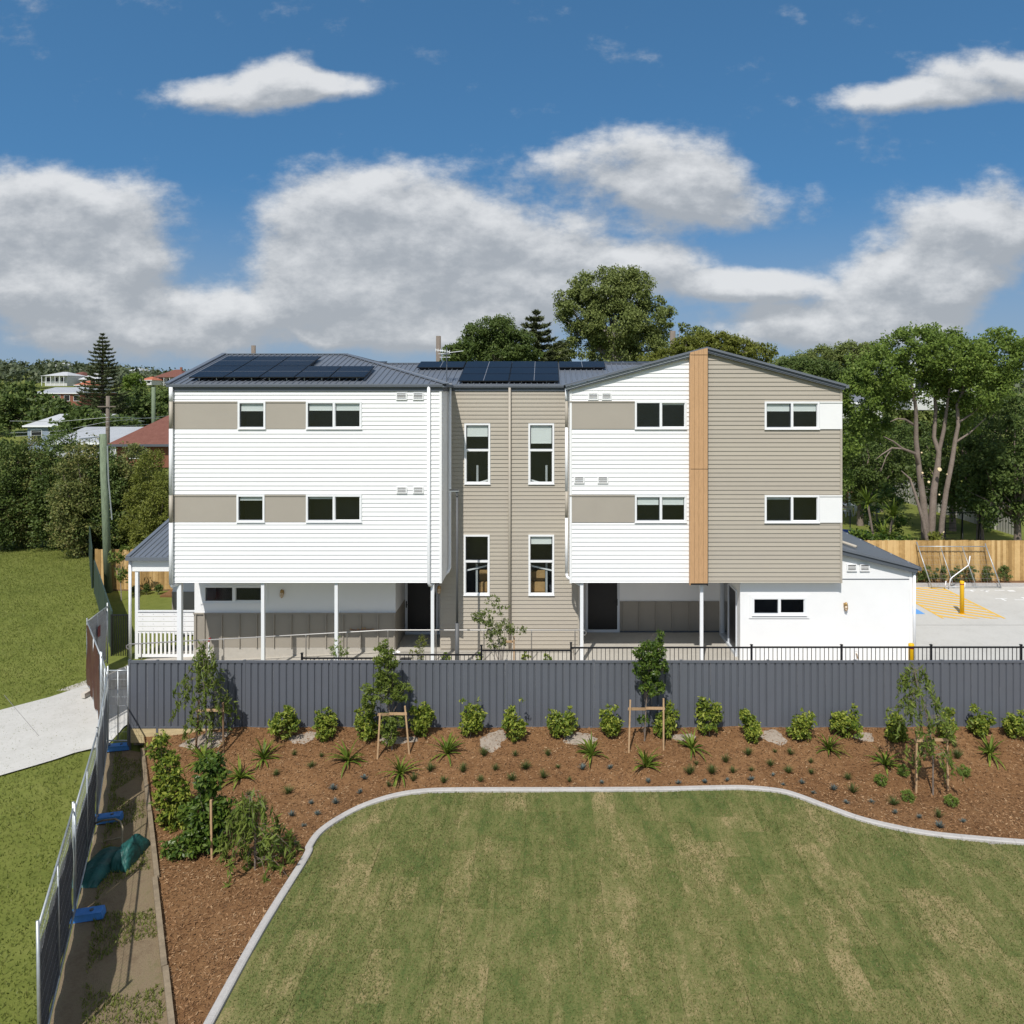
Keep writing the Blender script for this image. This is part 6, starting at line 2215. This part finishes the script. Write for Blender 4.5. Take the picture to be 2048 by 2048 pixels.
def shrub(x, yb, hpx, wpx, seed, label, group, lm='lilly'):
    X, Y, z = bed_at(x, min(yb, 1500))
    k = Y / F
    h, w = hpx * k * 1.04, wpx * k * .5
    rg = random.Random(seed)
    ells = [(0, 0, h * rg.uniform(.32, .42), w * rg.uniform(.6, .85), w * .7, h * rg.uniform(.28, .38))] + [(rg.uniform(-.75, .75) * w, rg.uniform(-.5, .5) * w, h * rg.uniform(.25, .78), w * rg.uniform(.22, .5), w * .42, h * rg.uniform(.14, .3)) for _ in range(rg.choice((4, 5, 7)))] + [(rg.uniform(-.6, .6) * w, 0, h * rg.uniform(.8, 1.0), w * .16, w * .16, h * .12) for _ in range(3)]
    return tree('garden_shrub', label, (X, Y - .05, z), ells, 120, 13, .09, .10, .046, lm, .014, seed, nlimb=9, cat='shrub', group=group, droop=.5)


SH = [(569, 1478, 70, 62), (652, 1475, 58, 55), (735, 1478, 72, 58), (845, 1470, 62, 52), (941, 1470, 64, 52), (1030, 1479, 78, 54), (1128, 1472, 60, 70), (1224, 1471, 55, 46), (1328, 1471, 66, 60),
      (1418, 1469, 68, 54), (1503, 1480, 62, 44), (1602, 1478, 62, 48), (1690, 1473, 60, 58), (1788, 1480, 56, 44), (1892, 1482, 66, 40), (1955, 1470, 54, 50), (2030, 1474, 60, 50)]
ORD = ['first', 'second', 'third', 'fourth', 'fifth', 'sixth', 'seventh', 'eighth', 'ninth', 'tenth', 'eleventh', 'twelfth', 'thirteenth', 'fourteenth', 'fifteenth', 'sixteenth', 'seventeenth']
for i, (x, yb, h, w) in enumerate(SH):
    shrub(x, yb, h, w, 600 + i, f'{ORD[i]} leafy green shrub from the left along the charcoal fence', 'shrubs along the charcoal fence')


def staked(label, trunk_px, stakes, bar_y, fn, seed, lm, name='staked_tree', tm_=STAKE):
    """young tree with two stakes and a cross tie; stakes: (x, ytop, ybase)"""
    xb, yb = trunk_px[0]
    X, Y, z = bed_at(xb, yb)
    t_ = thing(name, label, 'tree', (X, Y, z))
    k = Y / F
    rng = np.random.default_rng(seed)
    L = lambda x, y, dy=0.: ((x - xb) * k, dy, (yb - y) * k)
    b = MB().tube([L(*p) for p in trunk_px], [.022 - .014 * i / (len(trunk_px) - 1) for i in range(len(trunk_px))], 6, False)
    Q_, br_ = fn(L, k, rng)
    for pts in br_:
        b.tube(pts, [.005 - .003 * i / (len(pts) - 1) for i in range(len(pts))], 3, False)
    b.build('trunk', BARK, t_, True, True)
    obj('crown', quads_mesh('crown', Q_), LF[lm], t_, False, True)
    st = thing(name.replace('tree', 'frame') if False else 'stake_frame', 'timber stakes of the ' + label, 'stakes', (X, Y, z))
    tops = []
    for i, (sx, yt, ybs) in enumerate(stakes):
        Xs, Ys, zs = bed_at(sx[1], ybs)
        top = (PX(sx[0], Ys), Ys, PZ(yt, Ys))
        MB().beam((Xs, Ys, zs - .2), top, .04, .04, (0, 1, 0)).build('stake', tm_ if i != 0 or tm_ is STAKE else STAKED, st)
        f = (bar_y - ybs) / (yt - ybs)
        tops.append(Vector((Xs, Ys, zs)).lerp(Vector(top), f))
    mid = Vector((X, Y, z)) + Vector(L(*np_trunk(trunk_px, bar_y)))
    MB().beam(tops[0] + Vector((-.05, -.025, 0)), mid + Vector((0, -.03, 0)), .012, .07).build('tie', STAKE, st)
    MB().beam(mid + Vector((0, -.03, .02)), tops[1] + Vector((.03, -.025, .015)), .012, .07).build('tie', STAKE, st)
    return t_


def np_trunk(tp_, y):
    ys_ = [p[1] for p in tp_][::-1]
    return float(np.interp(y, ys_, [p[0] for p in tp_][::-1])), y


def weep(spread, y0, y1, xc, nst, per, Lf=.18, Wf=.042, drop=46):
    """weeping strands with long hanging leaves"""
    def f(L, k, rng):
        Ps, br_ = [], []
        for _ in range(nst):
            t = rng.random()
            ys_ = y0 + (y1 - y0) * t ** 1.1
            xo = xc(ys_)
            e = rng.uniform(-1, 1) * spread(ys_)
            dy = rng.uniform(-1, 1) * spread(ys_) * k * .8
            ln = drop * rng.uniform(.5, 1.2)
            p0, p1, p2 = np.array(L(xo, ys_)), np.array(L(xo + e * .6, ys_ - 6, dy * .6)), np.array(L(xo + e, ys_ + ln * .35, dy))
            p3 = np.array(L(xo + e * 1.08, ys_ + ln, dy * 1.1))
            br_.append([tuple(p) for p in (p0, p1, p2, p3)])
            s = rng.random(per)[:, None] ** .8
            q = np.where(s < .4, p1 + (p2 - p1) * s / .4, p2 + (p3 - p2) * (s - .4) / .6)
            q = q + rng.normal(0, .025, q.shape)
            Ps.append(q)
        P_ = np.concatenate(Ps)
        return leaf_quads(P_, Lf, Wf, rng, 1.2), br_
    return f


def bushy(ells, ncl, nper, cr, Lf, Wf, droop=-.2):
    def f(L, k, rng):
        E = [(*L(x, y), rx * k, rx * k * .9, ry * k) for (x, y, rx, ry) in ells]
        P_, cc, dd_ = clump_points(E, ncl, nper, cr, rng, .4)
        br_ = []
        zc = sorted(E, key=lambda e: e[2])[0]
        for c in cc[::3]:
            br_.append([(c[0] * .1, c[1] * .1, max(.2, c[2] - .35)), (c[0] * .6, c[1] * .6, c[2] - .1), tuple(c)])
        return leaf_quads(P_, Lf, Wf, rng, droop, dd_, .6), br_
    return f


staked('weeping young tree at the left end of the charcoal fence', [(413, 1500), (412, 1440), (408, 1370), (402, 1310), (404, 1287)],
       (((398, 391), 1400, 1498), ((446, 447), 1405, 1507)), 1421, weep(lambda y: 10 + 40 * np.clip((y - 1285) / 80, 0, 1), 1287, 1450, lambda y: 404 + 4 * np.sin(y / 17), 72, 20), 700, 'willow', tm_=STAKED)
staked('narrow bushy young tree in front of the left door', [(784, 1500), (782, 1450), (776, 1400), (774, 1340), (772, 1290)],
       (((760, 754), 1428, 1518), ((810, 820), 1412, 1508)), 1428,
       bushy([(772, 1335, 24, 40), (768, 1292, 10, 18), (776, 1375, 28, 30), (738, 1390, 16, 30), (806, 1385, 18, 18), (786, 1440, 24, 14), (775, 1470, 20, 20), (765, 1300, 14, 16)], 260, 22, .09, .12, .032), 701, 'willow')
staked('slender young tree with upright tips in front of the right porch', [(1289, 1482), (1291, 1440), (1292, 1410), (1296, 1380), (1299, 1330), (1302, 1290)],
       (((1260.5, 1257), 1400, 1505), ((1327, 1327), 1397, 1500)), 1417,
       bushy([(1300, 1335, 34, 26), (1290, 1305, 24, 20), (1312, 1300, 22, 22), (1302, 1372, 28, 18), (1280, 1290, 10, 14), (1318, 1275, 8, 18), (1290, 1440, 14, 8), (1308, 1285, 8, 14)], 230, 22, .085, .12, .036), 702, 'glossy')
staked('weeping young tree at the right end of the mulch bed', [(1866, 1590), (1866, 1520), (1858, 1450), (1848, 1410), (1838, 1385), (1828, 1340)],
       (((1833.5, 1832), 1461, 1586), ((1894, 1896), 1460, 1580)), 1480, weep(lambda y: 20 + 34 * np.clip((y - 1330) / 90, 0, 1), 1332, 1530, lambda y: 1828 + (y - 1332) * .2, 66, 16, drop=42), 703, 'willow')

# foreground group at the left
def big_shrub(name, label, x, yb, ells, ncl, nper, cr, Lf, Wf, lm, seed, stake=None, droop=.3):
    X, Y, z = bed_at(x, yb)
    k = Y / F
    E = [((a - x) * k, dy, (yb - y_) * k, rx * k, rx * k * .8, rz * k) for (a, y_, rx, rz, dy) in ells]
    t_ = tree(name, label, (X, Y, z), E, ncl, nper, cr, Lf, Wf, lm, .02, seed, nlimb=14, cat='shrub', droop=droop)
    if stake:
        s_ = thing('garden_stake', 'single timber stake tied to the ' + label, 'stake', (X, Y - .05, z))
        MB().beam((PX(stake[0], Y - .3), Y - .3, z - .1), (PX(stake[1], Y - .3), Y - .3, PZ(stake[2], Y - .3)), .04, .04, (0, 1, 0)).build('stake', STAKE, s_)
    return t_


big_shrub('tall_shrub', 'tall bright leafy shrub at the left end of the mulch bed', 345, 1650, [(318, 1495, 17, 26, 0), (333, 1540, 27, 38, 0), (345, 1590, 34, 30, 0), (352, 1628, 34, 28, 0), (322, 1480, 14, 16, 0)], 230, 15, .11, .12, .055, 'lilly', 720)
big_shrub('dark_shrub', 'dark glossy round topped tree with a single stake', 425, 1700, [(423, 1545, 30, 36, 0), (418, 1590, 14, 24, 0), (400, 1628, 36, 26, 0), (412, 1660, 44, 36, 0), (440, 1620, 22, 30, 0)], 300, 17, .11, .13, .062, 'glossy', 721, (424, 422, 1600))
big_shrub('low_shrub', 'low dark shrub at the bottom left of the bed', 375, 1712, [(365, 1695, 38, 18, 0), (350, 1700, 22, 14, 0)], 70, 14, .1, .11, .05, 'glossy', 722)
X, Y, z = bed_at(510, 1740)
t_ = thing('weeping_shrub', 'drooping weeping shrub in the left foreground of the bed', 'shrub', (X, Y, z))
rg = np.random.default_rng(723)
kk = Y / F
Q_, br_ = weep(lambda y: 24 + 52 * np.clip((y - 1575) / 90, 0, 1), 1585, 1730, lambda y: 500 + (y - 1585) * .1, 60, 20, .24, .045, 60)(lambda x, y, dy=0.: ((x - 510) * kk, dy, (1740 - y) * kk), kk, rg)
b = MB().tube([(0, 0, 0), (0, 0, .8), (-.08, 0, 1.6)], [.02, .015, .006], 6, False)
for pts in br_:
    b.tube(pts, [.005, .004, .003, .002], 3, False)
b.build('trunk', BARK, t_, True, True)
obj('crown', quads_mesh('crown', Q_), LF['willow'], t_, False, True)

# saplings behind the fence
def sapling(label, x, yb, Y, z0, ells, seed, lm='sap', ncl=70, nper=10, Lf=.075, Wf=.04, cr=.09):
    k = Y / F
    yb = YH + (H - z0) * F / Y
    E = [((a - x) * k, 0, (yb - y_) * k, rx * k, rx * k * .8, rz * k) for (a, y_, rx, rz) in ells]
    return tree('sapling', label, (PX(x, Y), Y, z0), E, ncl, nper, cr, Lf, Wf, lm, .02, seed, nlimb=16, cat='tree', bark=BARKP, droop=.2)


sapling('sparse young sapling with open branches in front of the centre wall', 1010, 0, 22.6, -.55, [(985, 1205, 14, 16), (970, 1232, 26, 14), (1005, 1218, 12, 14), (995, 1255, 30, 16), (1035, 1258, 22, 8), (990, 1282, 24, 14), (938, 1220, 8, 5), (1052, 1240, 8, 6)], 740, ncl=160, nper=11)
st = thing('sapling_stake', 'short timber stake beside the sparse sapling', 'stake', (PX(1028, 22.6), 22.6, -.5))
MB().box(PX(1026.5, 22.6), PX(1029.5, 22.6), 22.6, 22.64, -.55, PZ(1273, 22.6)).build('stake', STAKE, st)
MB().box(PX(1012, 22.6), PX(1029, 22.6), 22.58, 22.6, PZ(1285, 22.6), PZ(1281, 22.6)).build('tie', STAKE, st)
sapling('small conifer like sapling beside the middle left column', 676, 0, 22.6, -.6, [(676, 1285, 8, 14), (674, 1302, 20, 14), (690, 1300, 14, 8)], 741, 'mid', 40, 12, .08, .02, .07)
sapling('small feathery sapling on the right of the door mat', 838, 0, 22.6, -.6, [(845, 1285, 12, 16), (830, 1298, 14, 10), (838, 1310, 16, 12)], 742, 'lime', 36, 12, .08, .02, .07)
sapling('slim sapling with hanging leaves before the left paling fence', 243, 0, 34, -.4, [(232, 1115, 14, 16), (246, 1100, 10, 10), (240, 1145, 14, 10), (245, 1160, 10, 8)], 743, 'willow', 46, 10, .22, .06, .18)
for i, (x, y) in enumerate(((893, 1318), (960, 1318), (1052, 1316), (1095, 1318))):
    sapling(nth(i + 1) + ' low leafy plant from the left between the black railing pickets', x, 0, 22.4, -.6, [(x, y - 2, 9, 12)], 750 + i, 'lilly', 16, 9, .08, .04, .06)['group'] = 'low plants behind the black railing'

# strap leaved plants
SP = [(526, 1519), (480, 1557), (408, 1523), (696.5, 1523), (800, 1549), (893, 1508), (1183, 1511), (1291.5, 1534), (1384, 1499), (1657.6, 1501), (1770, 1531), (1980, 1510)]
for i, (x, y) in enumerate(SP):
    X, Y, z = bed_at(x, y)
    spiky('strap_leaf_plant', f'{ORD[i]} strap leaved clump from the left in the mulch bed', X, Y, z - .01, 0, 30, .62, .05, 'strap', 800 + i, 'strap leaved clumps in the mulch bed', False, arch=.75)

Z2 = lambda L_, x0, y0, s: [(x0 + a / s, y0 + b_ / s) for a, b_ in L_]
TU = Z2([(1490, 630), (1655, 750), (1750, 650), (1315, 830), (1050, 1020), (1430, 1005), (1170, 1120)], 280, 1380, 4.83) + \
    Z2([(870, 785), (1190, 795), (1000, 900), (1355, 890), (1390, 640), (1690, 640), (1500, 780), (1790, 765), (1665, 875), (470, 935), (710, 880)], 680, 1380, 4.83) + \
    Z2([(270, 640), (55, 765), (370, 755), (225, 855), (478, 890), (1705, 725), (1640, 815), (1855, 810)], 1040, 1380, 4.83) + \
    Z2([(183, 722), (340, 670), (525, 650), (635, 665), (780, 725), (85, 800), (230, 795), (360, 780), (495, 745), (620, 795), (780, 800), (1040, 840), (1075, 935), (1790, 615), (1810, 695), (1362, 1020), (1675, 1110)], 1400, 1320, 3.513)
BU = Z2([(1870, 965), (1655, 1100), (1715, 1205), (1890, 1100), (1465, 1220), (1585, 1320), (1505, 1490)], 280, 1380, 4.83) + Z2([(235, 860), (190, 1000)], 680, 1380, 4.83) + \
    Z2([(605, 770), (870, 760), (790, 900), (1240, 895), (1530, 905), (1785, 895)], 1040, 1380, 4.83) + \
    Z2([(35, 865), (190, 850), (360, 845), (513, 815), (585, 880), (715, 870), (797, 940), (940, 915), (1030, 1010), (1208, 1005), (1370, 1080), (1540, 1110), (1685, 1180), (1848, 1140)], 1400, 1320, 3.513)
MO = Z2([(1270, 875), (1430, 810), (1460, 990), (1770, 1025), (1860, 810)], 1400, 1320, 3.513)
protos = [spiky('grass_tuft', 'small fine leaved green grass tuft planted in the brown mulch', 0, -50, 0, 0, 90, .27, .010, 'tuft', 900 + i, 'small grass tufts in the mulch bed', False, arch=.35, lo=.75) for i in range(3)]
bprot = [spiky('blue_succulent', 'small blue grey spiky groundcover plant in the brown mulch', 0, -50, 0, 0, 60, .16, .016, 'blue', 910 + i, 'blue grey groundcover plants in the mulch bed', False, arch=.2, lo=.6) for i in range(3)]


def scatter(pr, pts, smin, smax, what):
    used = set()
    for i, (x, y) in enumerate(sorted(pts)):
        X, Y, z = bed_at(x, y)
        p = pr[i % len(pr)]
        lb = nth(i + 1) + ' ' + what + ' from the left in the mulch bed'
        s = R.uniform(smin, smax)
        if i % len(pr) not in used:
            used.add(i % len(pr))
            p['label'] = lb; p.location = (X, Y, z - .01); p.rotation_euler = (0, 0, R.uniform(0, 6)); p.scale = (s, s, s)
        else:
            dup(p, (X, Y, z - .01), R.uniform(0, 6), (s, s, s * R.uniform(.8, 1.2)), lb)


scatter(protos, TU, .5, 1.1, 'fine green grass tuft')
scatter(bprot, BU, .55, 1.05, 'blue grey spiky groundcover plant')
for i, (x, y) in enumerate(MO):
    X, Y, z = bed_at(x, y)
    tree('mound_plant', ['round green mound plant left of the right hand weeping tree', 'round green mound plant shaded by the weeping tree', 'round green mound plant near the foot of the weeping tree stakes', 'round green mound plant right of the weeping tree', 'round green mound plant at the far right of the bed'][i], (X, Y, z), [(0, 0, .12, .15, .15, .13)], 60, 14, .04, .06, .016, 'mid', .01, 930 + i, nlimb=3, cat='plant', droop=-.3)

# pale spoil heaps on the mulch
for i, (x, y, rx, ry, lb) in enumerate(((410, 1482, 62, 20, 'long pale spoil heap under the left weeping tree'), (607, 1476, 28, 16, 'pale spoil mound between the first two shrubs'), (985, 1482, 32, 24, 'round pale spoil mound near the middle of the fence'), (1160, 1478, 34, 18, 'pale spoil mound beside the seventh shrub'), (1365, 1475, 26, 10, 'flat pale spoil patch right of the third staked tree'), (1547, 1474, 30, 17, 'pale spoil mound by the fence post right of the centre'), (1728, 1474, 28, 10, 'flat pale spoil patch near the right hand shrubs'), (795, 1480, 40, 12, 'shaded pale spoil patch under the narrow bushy tree'))):
    X, Y, z = bed_at(x, y)
    k = Y / F
    rg2 = random.Random(i)
    n1, n2 = 8, 26
    ph = [rg2.uniform(0, 6) for _ in range(3)]
    vv, fs = [], []
    for a in range(n1 + 1):
        f = a / n1
        for c_ in range(n2):
            th = 2 * math.pi * c_ / n2
            q = 1 + .16 * math.sin(2 * th + ph[0]) + .12 * math.sin(3 * th + ph[1]) + .08 * math.sin(7 * th + ph[2])
            xx, yy = X + rx * k * f * q * math.cos(th), Y + ry * k * 1.35 * f * q * math.sin(th)
            yy = min(yy, 21.0)
            vv.append((xx, yy, float(mz(xx, yy)) + .024 * (1 - f * f) - .012 * (f > .85) + rg2.uniform(-.006, .006)))
    for a in range(n1):
        for c_ in range(n2):
            fs.append((a * n2 + c_, (a + 1) * n2 + c_, (a + 1) * n2 + (c_ + 1) % n2, a * n2 + (c_ + 1) % n2))
    tag(MB().add(vv, fs).build('spoil_heap', CRUSH, None, True), lb, 'spoil heap')

# bark chips, grass blades: uncountable
rng = np.random.default_rng(31)
def in_lawn(x, y):
    ky = np.interp(x, mono + np.arange(len(mono)) * 1e-7, KY)
    return (x > min(KX)) & (y < ky + .05)


n = 150000
yc = rng.uniform(10.0, 21.0, n)
xc = bed_left(yc) + rng.random(n) * (17.5 - bed_left(yc))
kp = ~in_lawn(xc, yc)
P_ = np.stack([xc[kp], yc[kp], mz(xc[kp], yc[kp]) + rng.uniform(.004, .022, kp.sum())], 1)
u = rng.normal(size=P_.shape); u[:, 2] *= .35; u = unit(u)
v = unit(np.cross(u, np.array([0, 0, 1.]) + rng.normal(0, .45, P_.shape)))
s = rng.uniform(.5, 1.5, (len(P_), 1))
V4 = np.stack([P_ - u * .022 * s - v * .007 * s, P_ + u * .022 * s - v * .008 * s, P_ + u * .024 * s + v * .007 * s, P_ - u * .020 * s + v * .008 * s], 1)
stuff(obj('bark_chips', quads_mesh('bark_chips', V4), CHIP), 'loose brown bark chips covering the garden bed', 'mulch')


def blades(name, label, xr, yr, n, zf, keep, h, m_, w=.006):
    x = rng.uniform(*xr, n); y = rng.uniform(*yr, n)
    k = keep(x, y)
    x, y = x[k], y[k]
    P_ = np.stack([x, y, zf(x, y)], 1)
    a = rng.uniform(0, 6.28, len(x))
    sd_ = np.stack([np.cos(a), np.sin(a), 0 * a], 1) * w
    hh = h * rng.uniform(.5, 1.4, (len(x), 1))
    tip = P_ + np.concatenate([rng.normal(0, .5, (len(x), 2)), np.ones((len(x), 1))], 1) * hh
    mid = P_ + (tip - P_) * np.array([.35, .35, .6])
    V4 = np.stack([P_ - sd_, P_ + sd_, mid + sd_ * .7 + (tip - mid) * .5, tip - sd_ * .2], 1)
    stuff(obj(name, quads_mesh(name, V4), m_), label, 'grass')


blades('turf_grass', 'short patchy green and straw coloured lawn grass inside the kerb', (-5, 16.5), (10.5, 19), 170000, lambda x, y: np.full_like(x, LZ + .0), lambda x, y: in_lawn(x, y + .12), .03, TURFB, .007)
blades('verge_grass', 'mown green grass of the lawn at the left of the site fence', (-40, -8), (9, 46), 300000, lambda x, y: gz(x, y), lambda x, y: (x < -8.9 - (y - 14.3) * .53 - .15) & ~((y > 15 + (x + 26) * .83) & (y < 19.6 + (x + 21) * .84) & (y < 27) & (x > -26) & (x < -11)) | ((y > 27.5) & (x < -16.0 - (y - 27.5) * .62)), .05, GRASSB, .012)

blades('strip_grass', 'rough sparse grass growing on the shaded soil strip inside the temporary fence', (-12.5, -6), (9, 21), 60000, lambda x, y: np.full_like(x, -1.02), lambda x, y: (x > -11.75 + (21 - y) * .50) & (x < bed_left(y) - .12) & (np.sin(x * 2.3 + y * 1.1) + np.sin(y * 2.7 - x) > -.6), .06, GRASSB, .01)
